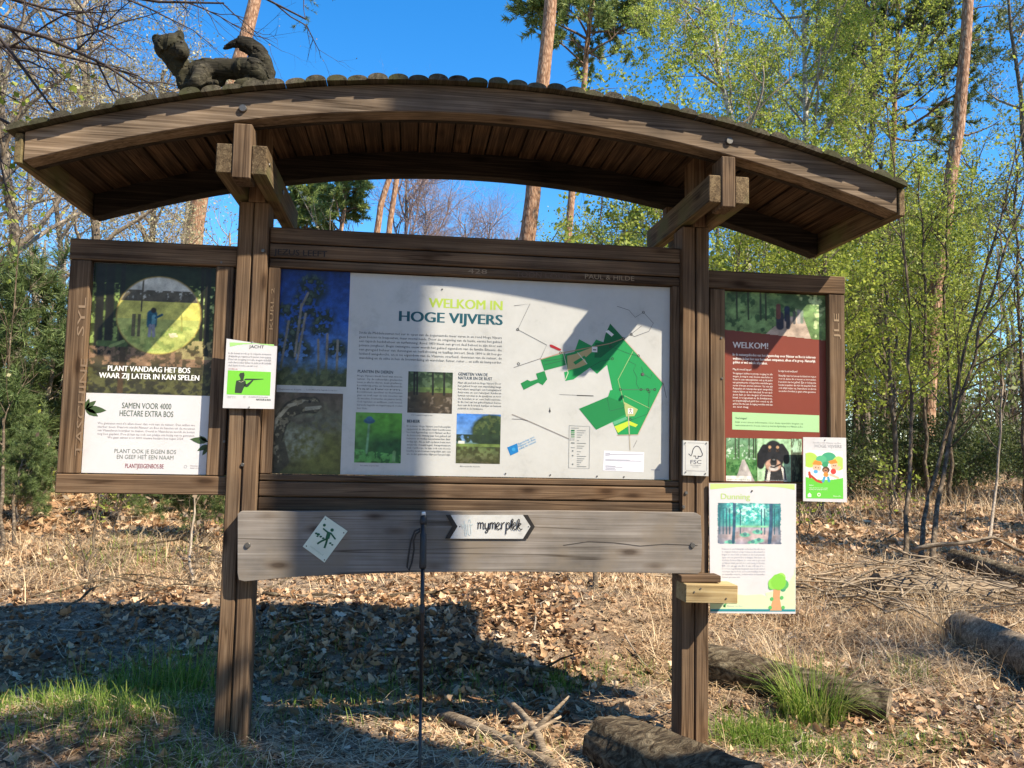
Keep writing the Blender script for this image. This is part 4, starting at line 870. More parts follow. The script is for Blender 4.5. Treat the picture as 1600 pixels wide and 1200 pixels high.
p.mix(p.ell(0.5, 0.2, 0.3, 0.25, 0.8) * sth(n, 0.45), (0.45, 0.78, 0.72)); p.mix(sth(n2, 0.55) * (p.v < 0.5), (0.02, 0.22, 0.24)); p.mix(sth(n2, 0.62) * (p.v < 0.52), (0.10, 0.52, 0.44)); p.mix(np.clip(np.abs(p.u - 0.5) * 3 - 0.75, 0, 0.8), (0.05, 0.11, 0.17))
for x in (0.05, 0.1, 0.15, 0.2, 0.36, 0.68, 0.73, 0.88, 0.95): p.mix(p.line([(x, 0.15), (x, 0.75)], 0.012, 0.4, 1.5), (0.03, 0.10, 0.15))
p.mix((np.abs(p.v - 0.57) < 0.02) * (p.u > 0.25) * (p.u < 0.78), (0.22, 0.48, 0.30))
for x, y in ((0.43, 0.77), (0.62, 0.7), (0.64, 0.9), (0.2, 0.95), (0.55, 0.95)): p.mix(p.ell(x, y, 0.08, 0.05, 0.4), (0.14, 0.45, 0.33)); p.mix(p.ell(x, y - 0.02, 0.03, 0.045, 0.3), (0.07, 0.20, 0.2))
p.mix(p.line([(0.27, 0.0), (0.265, 0.6), (0.25, 0.95)], 0.035, 0.3, 1.5), (0.04, 0.10, 0.16)); p.mix(p.line([(0.83, 0.02), (0.83, 0.5), (0.80, 1.0)], 0.042, 0.3, 1.5), (0.045, 0.10, 0.17))
ew = 0.03 * p.n(12, 30, 52)
msk = ((p.u > ew) * (p.u < 1 - ew * 1.3) * (p.v > 0.6 * ew) * (p.v < 1 - ew * 0.9)).astype(float)
lay(p, 'woodland_drawing', dun, (1120, 785), (1222, 851), YD, 0.0012, mask=msk)
mb = MB(); para(mb, ['Dunnen is een belangrijk onderdeel bij elke keer', 'in omgezet beheer: jonge bomen in dit natuurbos', 'krijgen zo meer licht en ruimte in dat bosbestaande', 'eigen om een gezond bos te krijgen. Het beste en', 'sterkste bomen blijven zo over om te groeien', 'en blijven vitaal gezond door wel rustig te bloeien.', 'Bosgebieden.', 'Door het regelmatig langzaam zien bosbouwers', 'verzorgen, ligt de focus op bossen wendbaar houden', 'en natuurlijke waarde, onderhouden en herstellen.', 'Samen groeien we.'], 1128, 1195.5, 858.7, 4.4, 2.8, YD, 0.008, 0.0016, last=1157)
put_text(mb, 'Natuur en Bos', (1136, 948), (1160, 948.4), 2.6, YD, 0.01, 1, 0.0018); mb.build('body_text', ink((0.36, 0.36, 0.42)), dun)
mb = MB(); leaflet(mb, (1130, 948), (1135, 943), 0.3, YD); leaflet(mb, (1130, 946), (1134, 949), 0.3, YD); mb.build('logo_mark', ink((0.08, 0.3, 0.12)), dun)
jpoly([(420, 1010), (462, 1010), (458, 1060), (470, 1138), (398, 1138), (415, 1070)], (0.55, 0.30, 0.15), 0.002, 'tree_drawing', dun, dq, YD)
for cx, cz, r, c in ((450, 965, 48, (0.20, 0.52, 0.06)), (420, 975, 34, (0.25, 0.58, 0.09)), (485, 980, 28, (0.10, 0.38, 0.12)), (465, 940, 30, (0.33, 0.66, 0.12)), (478, 1005, 18, (0.06, 0.28, 0.16)), (405, 995, 18, (0.12, 0.42, 0.10))):
    a = dq(cx, cz); MB().disc_xz(a[0], a[1], r / 3.871 * 0.0031, YD - 0.000840 - 0.000007 * r, 12).build('tree_drawing', ink(c), dun)
for cx, cz in ((400, 1120), (478, 1120), (470, 1060), (410, 1068)):
    a = dq(cx, cz); MB().disc_xz(a[0], a[1], 0.009, YD - 0.001225, 9).build('leaf_print', ink((0.10, 0.40, 0.12)), dun)
stud(at(1175, 767, YD), 0.0045, 0.004, dun, steel, 'pin')

YK = -0.022
kids = sheet('play_forest_notice', 'white and green notice with a drawing of playing children beside the dog photo', 'notice', [(1255, 683), (1322, 684), (1323.5, 785), (1255, 783)], YK, 0.005, white_paper)
def kq(x, y): return board_xz(1100 + x / 3.871, 660 + y / 3.871, YK)
p = Pic(56, 74, (0.78, 0.78, 0.77))
p.mix(p.ell(0.12, 0.2, 0.22, 0.16, 0.06), (0.40, 0.58, 0.10)); p.mix(p.ell(0.62, 0.15, 0.2, 0.12, 0.06), (0.06, 0.34, 0.19)); p.mix(p.ell(0.88, 0.26, 0.17, 0.15, 0.06), (0.42, 0.62, 0.13)); p.mix(p.ell(0.42, 0.18, 0.14, 0.08, 0.1), (0.10, 0.42, 0.22))
p.mix((p.v > 0.55 + 0.06 * np.sin(p.u * 3.0)).astype(float), (0.13, 0.52, 0.06))
SK, OR, RD = (0.72, 0.45, 0.31), (0.72, 0.25, 0.05), (0.62, 0.06, 0.05)
p.mix(p.ell(0.3, 0.36, 0.115, 0.085, 0.1), SK); p.mix(p.poly([(0.17, 0.29), (0.25, 0.2), (0.42, 0.23), (0.45, 0.31)]), OR); p.mix(p.poly([(0.2, 0.4), (0.36, 0.42), (0.4, 0.52), (0.22, 0.55)]), (0.75, 0.76, 0.8)); p.mix(p.ell(0.27, 0.44, 0.06, 0.04, 0.2), (0.10, 0.36, 0.6))
p.mix(p.ell(0.52, 0.29, 0.085, 0.06, 0.1), (0.05, 0.30, 0.14)); p.mix(p.ell(0.54, 0.4, 0.1, 0.07, 0.1), (0.10, 0.05, 0.03)); p.mix(p.ell(0.53, 0.42, 0.06, 0.05, 0.1), (0.42, 0.2, 0.11)); p.mix(p.ell(0.54, 0.5, 0.07, 0.05, 0.1), OR)
p.mix(p.ell(0.76, 0.31, 0.1, 0.075, 0.1), SK); p.mix(p.poly([(0.6, 0.22), (0.8, 0.17), (0.86, 0.25), (0.66, 0.28)]), OR); p.mix(p.ell(0.74, 0.43, 0.075, 0.06, 0.1), RD)
for q, c in (([(0.1, 0.5), (0.3, 0.63), (0.42, 0.66)], (0.45, 0.06, 0.03)), ([(0.1, 0.46), (0.12, 0.56)], (0.45, 0.06, 0.03)), ([(0.66, 0.5), (0.86, 0.56)], SK), ([(0.5, 0.56), (0.46, 0.64)], (0.06, 0.32, 0.5)), ([(0.6, 0.56), (0.62, 0.63)], (0.06, 0.32, 0.5)), ([(0.84, 0.38), (0.9, 0.34)], SK)): p.mix(p.line(q, 0.025, 0.3, 0.75), c)
for x, y in ((0.27, 0.35), (0.34, 0.36), (0.74, 0.31), (0.79, 0.31), (0.52, 0.41), (0.55, 0.41)): p.mix(p.ell(x, y, 0.018, 0.012, 0.3), (0.05, 0.03, 0.03))
X0, Z1 = kq(614, 170); X1, Z0 = kq(842, 462)
p.place('children_drawing', kids, X0, X1, Z0, Z1, YK - 0.000420, grain=0)
mb = MB(); put_text(mb, 'HOGE VIJVERS', (1273, 698.8), (1315, 700), 4.6, YK, 0.0, 2, 0.0014); put_text(mb, 'Speelbos van Natuur en Bos', (1270, 692.6), (1314, 693), 2.0, YK, 0, 1, 0.0014); mb.build('heading', ink((0.30, 0.31, 0.33)), kids)
mb = MB(); put_text(mb, 'Welkom!', (1264, 759), (1271, 759.2), 2.0, YK, 0, 1, 0.002); para(mb, ['Leef je uit in het bos, ravot en bouw', 'een kamp. Veel speelplezier in dit bos'], 1264, 1293, 763, 2.6, 1.8, YK, 0.005, 0.002); put_text(mb, 'Natuur en Bos', (1302, 776), (1314, 776.2), 2, YK, 0, 1, 0.002); mb.build('lettering', ink((0.8, 0.85, 0.75)), kids)
mb = MB(); c = kq(638, 440); mb.flat_xz([(c[0] - 0.009, c[1] - 0.009), (c[0] + 0.009, c[1] - 0.009), (c[0] + 0.009, c[1] + 0.004), (c[0], c[1] + 0.012), (c[0] - 0.009, c[1] + 0.004)], YK - 0.000700); c = kq(695, 437); mb.ring_xz(c[0], c[1], 0.007, 0.004, YK - 0.000700); mb.build('logo_mark', ink((0.75, 0.85, 0.68)), kids)
stud(at(1289, 687.5, YK), 0.003, 0.003, kids, steel, 'pin')

YP = -0.082
def pq(x, y): return board_xz(450 + x / 3.902, 780 + y / 3.902, YP - 0.006)
dia = sheet('trail_marker_plate', 'tilted pale green plate with a leaping figure, screwed on the grey plank', 'sign', [(508, 806), (543, 830), (507, 879), (473, 854)], YP - 0.006, 0.005, plain('pale_green_plate', (0.60, 0.66, 0.56), 0.4, 0.4, vary=0.08, scale=12))
GD = (0.012, 0.10, 0.05); mb = MB(); YY = YP - 0.0074
for q, r in (((222, 158), 0.0065), ((269, 188), 0.0075)): c = pq(*q); mb.disc_xz(c[0], c[1], r, YY, 12)
for pts, w in (([(214, 178), (240, 200), (262, 208), (290, 245)], 0.007), ([(250, 205), (240, 240)], 0.017), ([(240, 240), (205, 255), (178, 272)], 0.008), ([(240, 240), (232, 270), (222, 298)], 0.009)): mb.stroke_xz([pq(*q) for q in pts], w, YY - 0.0001 * len(pts))
for x, y, r in ((172, 208, 0.006), (185, 214, 0.008), (200, 228, 0.006), (215, 238, 0.006), (258, 268, 0.006), (270, 278, 0.0055), (180, 226, 0.005)): c = pq(x, y); mb.disc_xz(c[0], c[1], r, YY - 0.0005, 7, r * 0.7)
mb.build('leaping_figure', ink(GD), dia)
v, f = text_mesh('natuurpad', 0, 1); A = Vector(pq(132, 288)); B = Vector(pq(210, 345)); d = B - A; nn = Vector((-d.y, d.x)).normalized(); u = v[:, 0] / v[:, 0].max()
mb = MB(); mb.add(np.stack([A.x + u * d.x + v[:, 1] / CAPH * 0.009 * nn.x, np.full(len(v), YY), A.y + u * d.y + v[:, 1] / CAPH * 0.009 * nn.y], 1).tolist(), f); mb.build('lettering', ink((0.35, 0.45, 0.36)), dia)
for q in ((228, 122), (340, 205), (112, 286), (222, 370)): c = pq(*q); stud((c[0], YP - 0.006, c[1]), 0.0032, 0.002, dia, ink((0.03, 0.03, 0.03)), 'screw')
arrow = empty('direction_arrow_sign', (0, 0, 0), 'white arrow sign with black chevron ends reading mymerplek, on the grey plank', 'sign')
c0 = [pq(*q) for q in ((962, 96), (992, 96), (1037, 166), (990, 240), (958, 240), (1005, 166))]; 
MB().prism_xz([pq(*q) for q in ((992, 96), (1432, 96), (1478, 166), (1432, 241), (988, 240), (1034, 166))], YP - 0.007, YP - 0.001).build('white_plate', white_plate, arrow)
MB().prism_xz([pq(*q) for q in ((962, 96), (991, 96), (1033, 166), (987, 240), (958, 240), (1001, 166))], YP - 0.0065, YP - 0.001).build('black_chevron', ink((0.02, 0.018, 0.018)), arrow)
MB().prism_xz([pq(*q) for q in ((1433, 96), (1462, 96), (1505, 168), (1460, 241), (1433, 241), (1479, 166))], YP - 0.0065, YP - 0.001).build('black_chevron', ink((0.02, 0.018, 0.018)), arrow)
YY = YP - 0.0085
mb = MB()
def pen(pts, w=0.0042):
    P = [np.array(q, float) for q in pts]; out = []
    for i in range(len(P) - 1):
        p0 = P[max(i - 1, 0)]; p1 = P[i]; p2 = P[i + 1]; p3 = P[min(i + 2, len(P) - 1)]
        for t in np.linspace(0, 1, 5)[:-1]:
            out.append(0.5 * (2 * p1 + (p2 - p0) * t + (2 * p0 - 5 * p1 + 4 * p2 - p3) * t * t + (3 * p1 - p0 - 3 * p2 + p3) * t ** 3))
    out.append(P[-1]); mb.stroke_xz([pq(*q) for q in out], w, YY - 0.00001 * len(mb.f))
pen([(1156, 140), (1160, 152), (1158, 182)]); pen([(1159, 158), (1168, 142), (1175, 150), (1174, 180)]); pen([(1175, 155), (1184, 142), (1192, 152), (1190, 176), (1197, 182)])
pen([(1203, 144), (1203, 172), (1212, 180), (1222, 165), (1224, 144), (1222, 180), (1216, 200), (1208, 204), (1206, 194), (1228, 178)])
pen([(1232, 142), (1234, 155), (1232, 182)]); pen([(1233, 158), (1242, 142), (1249, 150), (1248, 180)]); pen([(1249, 155), (1258, 142), (1265, 152), (1264, 176), (1270, 182)])
pen([(1270, 168), (1286, 160), (1288, 148), (1280, 142), (1272, 155), (1274, 176), (1286, 183), (1297, 174)])
pen([(1300, 142), (1304, 156), (1302, 184)]); pen([(1304, 160), (1312, 144), (1322, 142)])
pen([(1332, 140), (1332, 168), (1328, 214)]); pen([(1332, 158), (1342, 142), (1352, 152), (1350, 172), (1340, 182), (1333, 174)])
pen([(1352, 176), (1366, 150), (1372, 126), (1366, 122), (1362, 140), (1362, 172), (1370, 184)])
pen([(1370, 172), (1386, 160), (1388, 148), (1380, 142), (1372, 158), (1375, 178), (1386, 184), (1396, 172)])
pen([(1396, 172), (1408, 148), (1410, 126), (1403, 124), (1400, 150), (1399, 186)]); pen([(1400, 166), (1412, 148), (1420, 152), (1404, 166), (1418, 184), (1428, 180)])
mb.build('lettering', ink((0.015, 0.015, 0.02)), arrow)
mb = MB()
for pts in ([(1075, 130), (1080, 215), (1090, 215), (1084, 150)], [(1098, 150), (1102, 212), (1116, 210), (1112, 148)], [(1100, 140), (1108, 120), (1116, 140)], [(1062, 158), (1072, 164)], [(1118, 156), (1130, 152)], [(1056, 148), (1068, 180)]): pen(pts, 0.002)
mb.build('pencil_drawing', ink((0.42, 0.52, 0.55)), arrow)
for q in ((1048, 166), (1466, 168)): c = pq(*q); stud((c[0], YP - 0.007, c[1]), 0.003, 0.002, arrow, ink((0.05, 0.05, 0.05)), 'screw')

# fresh wooden block under the plank
blk = empty('pine_block', (1.02, 0, 0.7), 'fresh yellow pine block nailed crosswise on the right post under the grey plank', 'wooden block')
m = MB(); m.box(-0.07, 0.176, -0.165, -0.0325, -0.03, 0.052); o_ = m.build('block', wood_new, blk, 0.003); o_.rotation_euler = (0, 0.02, 0.0)
m = MB(); m.box(-0.078, 0.112, -0.125, -0.033, 0.0545, 0.086); m.build('thin_batten', wood_x, blk, 0.003)
for xx, zz in ((0.0, 0.035), (-0.03, 0.02), (0.12, -0.01)): 
    MB().tube([(xx, -0.168, zz), (xx, -0.16, zz)], 0.004, 6).build('nail', steel, blk)

# trekking pole leaning on the plank
tip = at(655.5, 1218, -0.36); top = at(662, 800, -0.115)
pole = empty('trekking_pole', tuple(tip), 'black trekking pole with a white cap and hanging wrist strap, leaning on the grey plank', 'walking pole')
def pp(t): return tuple((top - tip) * t)
t_of = lambda py: (at(660, py, -0.115)[2] - tip[2]) / (top[2] - tip[2])
MB().tube([pp(t_of(805)), pp(1.0)], [0.0095, 0.0085], 10).build('cap', white_cap, pole)
MB().tube([pp(t_of(806)), pp(t_of(813)), pp(t_of(817)), pp(t_of(820))], [0.014, 0.0175, 0.0165, 0.012], 12).build('head', black_rubber, pole)
MB().tube([pp(t_of(819)), pp(t_of(832)), pp(t_of(834)), pp(t_of(850)), pp(t_of(870)), pp(t_of(884)), pp(t_of(886))], [0.0125, 0.0115, 0.0155, 0.015, 0.0155, 0.016, 0.012], 12).build('grip', black_rubber, pole)
MB().tube([pp(t_of(885)), pp(t_of(940)), pp(t_of(940) - 0.001), pp(0.28)], [0.009, 0.009, 0.0085, 0.008], 10).build('shaft', black_shaft, pole)
MB().tube([pp(t_of(938)), pp(t_of(942)), pp(t_of(950)), pp(t_of(953))], [0.0095, 0.0125, 0.0125, 0.0095], 10).build('clamp', black_rubber, pole)
MB().tube([pp(0.285), pp(0.05), pp(0.0)], [0.0068, 0.0065, 0.003], 8).build('lower_shaft', black_shaft, pole)
def sp(px, py, Y): return tuple(at(px, py, Y) - tip)
st = [(657, 826, -0.125), (648, 830, -0.12), (642, 845, -0.115), (638, 870, -0.11), (636, 886, -0.108), (639, 891, -0.108), (643, 880, -0.11), (647, 858, -0.115), (646, 845, -0.12), (650, 834, -0.125), (657, 829, -0.13)]
mb = MB(); pr = [Vector(sp(*q)) for q in st]
vs = []; fs = []
for i, q in enumerate(pr): vs += [q + Vector((0, -0.006, 0)), q + Vector((0, 0.006, 0)), q + Vector((0.002, 0.006, 0)), q + Vector((0.002, -0.006, 0))]
for i in range(len(pr) - 1):
    for k in range(4): fs.append((4 * i + k, 4 * i + (k + 1) % 4, 4 * i + 4 + (k + 1) % 4, 4 * i + 4 + k))
mb.add(vs, fs); 
mb.tube([tuple(q) for q in pr], 0.0042, 5); mb.build('strap', black_rubber, pole)

# ================================================================== carved animal on the roof
YS = -0.20
def carve_chain(mb, pts):
    """overlapping balls along a chain of (px, py, dY, radius in px)"""
    for (a, b) in zip(pts[:-1], pts[1:]):
        A = np.array(a, float); B = np.array(b, float)
        nst = max(2, int(np.hypot(B[0] - A[0], B[1] - A[1]) / (0.35 * max(2, min(A[3], B[3]))))+1)
        for t in np.linspace(0, 1, nst):
            q = A + (B - A) * t; ball(mb, at(q[0], q[1], YS + q[2]), q[3] * 0.00325)
def ball(mb, c, r, sx=1, sy=1, sz=1, nu=10, nv=7):
    vs = [(c[0], c[1], c[2] + r * sz)]
    for j in range(1, nv):
        for i in range(nu):
            a = 2 * math.pi * i / nu; b = math.pi * j / nv
            vs.append((c[0] + r * sx * math.sin(b) * math.cos(a), c[1] + r * sy * math.sin(b) * math.sin(a), c[2] + r * sz * math.cos(b)))
    vs.append((c[0], c[1], c[2] - r * sz)); fs = []
    for i in range(nu): fs.append((0, 1 + i, 1 + (i + 1) % nu))
    for j in range(nv - 2):
        for i in range(nu):
            a = 1 + j * nu; fs.append((a + i, a + nu + i, a + nu + (i + 1) % nu, a + (i + 1) % nu))
    L = len(vs) - 1; a = 1 + (nv - 2) * nu
    for i in range(nu): fs.append((L, a + (i + 1) % nu, a + i))
    mb.add(vs, fs)
mb = MB()
carve_chain(mb, [(322, 108, 0, 14), (345, 108, 0.0, 14), (368, 108, 0, 14), (392, 110, 0, 16)])            # trunk of the body
carve_chain(mb, [(300, 118, 0, 15), (312, 112, 0, 15), (325, 112, 0, 15)])                                   # chest
carve_chain(mb, [(290, 143, 0.0, 9), (292, 130, 0, 13), (284, 108, 0, 14), (272, 90, 0.0, 15), (264, 80, 0, 15)])  # neck down to the base
carve_chain(mb, [(262, 74, 0, 17), (270, 72, -0.01, 17)]); carve_chain(mb, [(272, 76, -0.02, 15), (282, 80, -0.05, 11), (285, 83, -0.07, 8)])  # skull, muzzle
carve_chain(mb, [(280, 70, -0.03, 8), (284, 72, -0.05, 7)])
carve_chain(mb, [(256, 72, 0.01, 8), (249, 65, 0.015, 8), (245, 61, 0.015, 6)]); carve_chain(mb, [(274, 64, -0.01, 8), (279, 57, -0.01, 7), (280, 54, -0.01, 6)])  # ears
carve_chain(mb, [(315, 112, -0.04, 13), (312, 122, -0.07, 11), (306, 128, -0.10, 8.5)]); carve_chain(mb, [(305, 131, -0.02, 9), (330, 131, -0.03, 7), (338, 129, -0.05, 5)])  # shoulder and fore leg
carve_chain(mb, [(296, 138, 0.02, 9), (325, 134, 0.02, 8), (345, 128, 0.02, 6)])
carve_chain(mb, [(383, 108, -0.04, 16), (395, 110, -0.05, 17), (402, 116, -0.05, 14)]); carve_chain(mb, [(372, 131, -0.08, 6), (385, 130, -0.07, 7), (400, 129, -0.05, 8)])  # haunch and hind paw
carve_chain(mb, [(388, 108, 0.05, 15), (400, 118, 0.05, 12)]); carve_chain(mb, [(405, 125, 0, 12), (418, 128, 0.0, 10)])
carve_chain(mb, [(414, 128, 0, 10), (418, 112, 0, 11), (412, 96, 0, 12.5), (402, 82, 0.0, 12), (390, 72, 0, 10.5), (375, 67, 0, 8.5), (362, 69, 0, 5.5), (350, 75, 0, 2.2)])  # brush
og = np.array(at(350, 135, YS))
me = bpy.data.meshes.new('carved'); me.from_pydata([tuple(np.array(q) - og) for q in mb.v], [], mb.f); me.update()
tmp = bpy.data.objects.new('tmp', me); COL.objects.link(tmp)
rm = tmp.modifiers.new('r', 'REMESH'); rm.mode = 'VOXEL'; rm.voxel_size = 0.0062
sm_ = tmp.modifiers.new('s', 'SMOOTH'); sm_.iterations = 3; sm_.factor = 0.5
dg = bpy.context.evaluated_depsgraph_get(); me2 = bpy.data.meshes.new_from_object(tmp.evaluated_get(dg)); bpy.data.objects.remove(tmp)
# chisel facets: shift vertices a little along coarse cells
v = np.empty(len(me2.vertices) * 3, np.float32); me2.vertices.foreach_get('co', v); v = v.reshape(-1, 3)
nrm = np.empty(len(me2.vertices) * 3, np.float32); me2.vertices.foreach_get('normal', nrm); nrm = nrm.reshape(-1, 3)
cells = np.random.default_rng(3).uniform(v.min(0), v.max(0), (420, 3)); idx = np.empty(len(v), int)
for i in range(0, len(v), 2000): idx[i:i + 2000] = ((v[i:i + 2000, None, :] - cells[None]) ** 2).sum(2).argmin(1)
amp = np.random.default_rng(4).uniform(-0.0050, 0.0042, 420)
v += nrm * amp[idx][:, None]; me2.vertices.foreach_set('co', v.ravel()); me2.update()
me2.materials.clear()
fox = link('animal_sculpture', me2, wood_carved); fox.location = tuple(og)
tag(fox, 'dark carved wooden animal with pricked ears and raised bushy tail lying on the roof', 'sculpture')
mb = MB(); cE = [at(251, 64, YS - 0.005), at(281, 57, YS - 0.03)]
for q in ((284, 66), (268, 74)):
    c = at(*q, YS - 0.075 if q[0] > 275 else YS - 0.055) - og; ball(mb, c, 0.006)
mb.build('eye', ink((0.02, 0.02, 0.02)), fox)

# ================================================================== ground
_G = {}
def gnoise(x, y, s, seed):
    k = seed
    if k not in _G: _G[k] = np.random.default_rng(seed).random((256, 256))
    g = _G[k]; x = np.asarray(x, float) * s + 1000; y = np.asarray(y, float) * s + 1000
    xi = np.floor(x).astype(int); yi = np.floor(y).astype(int); tx = x - xi; ty = y - yi
    tx = tx * tx * (3 - 2 * tx); ty = ty * ty * (3 - 2 * ty)
    a = g[yi % 256, xi % 256]; b = g[yi % 256, (xi + 1) % 256]; c = g[(yi + 1) % 256, xi % 256]; d = g[(yi + 1) % 256, (xi + 1) % 256]
    return (a * (1 - tx) + b * tx) * (1 - ty) + (c * (1 - tx) + d * tx) * ty - 0.5
def hz(x, y):
    x = np.asarray(x, float); y = np.asarray(y, float)
    r = np.hypot(x, y * 1.2)
    far = np.clip((r - 1.5) / 6, 0, 1)
    z = gnoise(x, y, 0.33, 1) * 0.34 * far + gnoise(x, y, 1.1, 2) * 0.10 * (0.25 + 0.75 * far) + gnoise(x, y, 3.3, 3) * 0.045 + gnoise(x, y, 9, 4) * 0.018
    z += 0.16 * np.exp(-(((x + 1.75) / 0.75) ** 2 + ((y - 0.15) / 0.5) ** 2)) + 0.06 * np.exp(-(((x + 0.95) / 0.35) ** 2 + ((y + 0.35) / 0.3) ** 2))
    z += 0.10 * np.exp(-(((x - 1.35) / 0.9) ** 2 + ((y - 2.2) / 0.4) ** 2)) + 0.03 * np.exp(-(((x + 0.1) / 0.8) ** 2 + ((y - 1.4) / 0.35) ** 2))
    z += 0.30 * np.exp(-(((x + 4.6) / 2.4) ** 2 + ((y - 7.5) / 2.2) ** 2)) + 0.10 * np.exp(-(((x + 2.6) / 0.8) ** 2 + ((y - 3.6) / 0.5) ** 2))
    up = np.clip((y - 0.35) / 1.75, 0, 1); up = up * up * (3 - 2 * up)
    z += up * (0.27 - 0.13 * np.clip((x - 0.9) / 1.2, 0, 1))
    z += np.clip((y - 2.5) / 11, 0, 1) * 0.55
    return z
def gz(x, y): return float(hz(x, y))
def atG(px, py):
    """the spot on the ground seen at a photo pixel"""
    z = 0.0
    for _ in range(40):
        p = atZ(px, py, z); z += 0.4 * (gz(p[0], p[1]) - z)
    return (p[0], p[1])
def spaced(lo, hi, fine, n):
    t = np.linspace(-1, 1, n); return (lo + hi) / 2 + (hi - lo) / 2 * (fine * t + (1 - fine) * t ** 3)
gx = np.concatenate([np.linspace(-160, -45, 24), np.linspace(-43, -9, 46), np.linspace(-8.6, 8.6, 330), np.linspace(9, 43, 46), np.linspace(45, 160, 24)])
gy = np.concatenate([np.linspace(-60, -8, 20), np.linspace(-7, -1.5, 30), np.linspace(-1.4, 9, 260), np.linspace(9.3, 50, 90), np.linspace(52, 220, 26)])
XX, YY_ = np.meshgrid(gx, gy); ZZ = hz(XX, YY_)
nx, ny = len(gx), len(gy); ii, jj = np.meshgrid(np.arange(nx - 1), np.arange(ny - 1)); bb = jj * nx + ii
me = mesh_np('ground', np.stack([XX.ravel(), YY_.ravel(), ZZ.ravel()], 1), np.stack([bb, bb + 1, bb + nx + 1, bb + nx], -1).reshape(-1, 4), smooth=True)
m, t, b = new_mat('forest_floor')
tc = t.nodes.new('ShaderNodeTexCoord')
def tnoise(scale, detail=6, rough=0.6):
    n = t.nodes.new('ShaderNodeTexNoise'); n.inputs['Scale'].default_value = scale; n.inputs['Detail'].default_value = detail; n.inputs['Roughness'].default_value = rough
    t.links.new(tc.outputs['Object'], n.inputs['Vector']); return n
n1 = tnoise(26, 7, 0.7); n2 = tnoise(1.1, 6); n3 = tnoise(90, 4, 0.7)
vo = t.nodes.new('ShaderNodeTexVoronoi'); vo.inputs['Scale'].default_value = 17; t.links.new(tc.outputs['Object'], vo.inputs['Vector'])
r1 = ramp(t, [(0.3, (0.045, 0.028, 0.017)), (0.5, (0.20, 0.13, 0.078)), (0.7, (0.42, 0.30, 0.19))]); t.links.new(n1.outputs['Fac'], r1.inputs['Fac'])
r2 = ramp(t, [(0.38, (0.13, 0.095, 0.067)), (0.62, (0.33, 0.26, 0.195))]); t.links.new(n3.outputs['Fac'], r2.inputs['Fac'])
rm_ = ramp(t, [(0.44, (0, 0, 0)), (0.58, (1, 1, 1))]); t.links.new(n2.outputs['Fac'], rm_.inputs['Fac'])
mx = t.nodes.new('ShaderNodeMix'); mx.data_type = 'RGBA'; t.links.new(rm_.outputs['Color'], mx.inputs[0]); t.links.new(r1.outputs['Color'], mx.inputs[6]); t.links.new(r2.outputs['Color'], mx.inputs[7])
hv = t.nodes.new('ShaderNodeHueSaturation'); mrv = t.nodes.new('ShaderNodeMapRange'); mrv.inputs[3].default_value = 0.65; mrv.inputs[4].default_value = 1.35
sx_ = t.nodes.new('ShaderNodeSeparateColor'); t.links.new(vo.outputs['Color'], sx_.inputs[0]); t.links.new(sx_.outputs[0], mrv.inputs[0]); t.links.new(mrv.outputs[0], hv.inputs['Value']); t.links.new(mx.outputs[2], hv.inputs['Color'])
t.links.new(hv.outputs['Color'], b.inputs['Base Color']); b.inputs['Roughness'].default_value = 0.95; b.inputs['Specular IOR Level'].default_value = 0.1
bp = t.nodes.new('ShaderNodeBump'); bp.inputs['Strength'].default_value = 0.9; bp.inputs['Distance'].default_value = 0.03; t.links.new(n1.outputs['Fac'], bp.inputs['Height']); t.links.new(bp.outputs[0], b.inputs['Normal'])
tag(link('ground', me, m), 'forest floor of dry leaves, straw and bare earth', kind='structure')

# ------------------------------------------------------------------ scattering by numpy
def in_view(n, ylo, yhi, r, margin=0.6, power=1.0):
    """points on the ground inside the photograph's field, denser near when power > 1"""
    y = ylo + (yhi - ylo) * r.random(n * 2) ** power
    d = y + 3.9
    xl = -0.31 + 0.124 * d - 0.66 * d - margin; xr = -0.31 + 0.124 * d + 0.66 * d + margin
    x = xl + (xr - xl) * r.random(n * 2)
    return x[:n], y[:n]
def rot_frames(n, r, tilt=0.5):
    """random orthonormal frames whose normal leans from +Z by up to tilt"""
    a = r.random(n) * 2 * np.pi; th = np.abs(r.normal(0, tilt, n)); ph = r.random(n) * 2 * np.pi
    N = np.stack([np.sin(th) * np.cos(ph), np.sin(th) * np.sin(ph), np.cos(th)], 1)
    T = np.stack([np.cos(a), np.sin(a), np.zeros(n)], 1); T -= N * (T * N).sum(1, keepdims=True); T /= np.linalg.norm(T, axis=1, keepdims=True)
    return T, np.cross(N, T), N
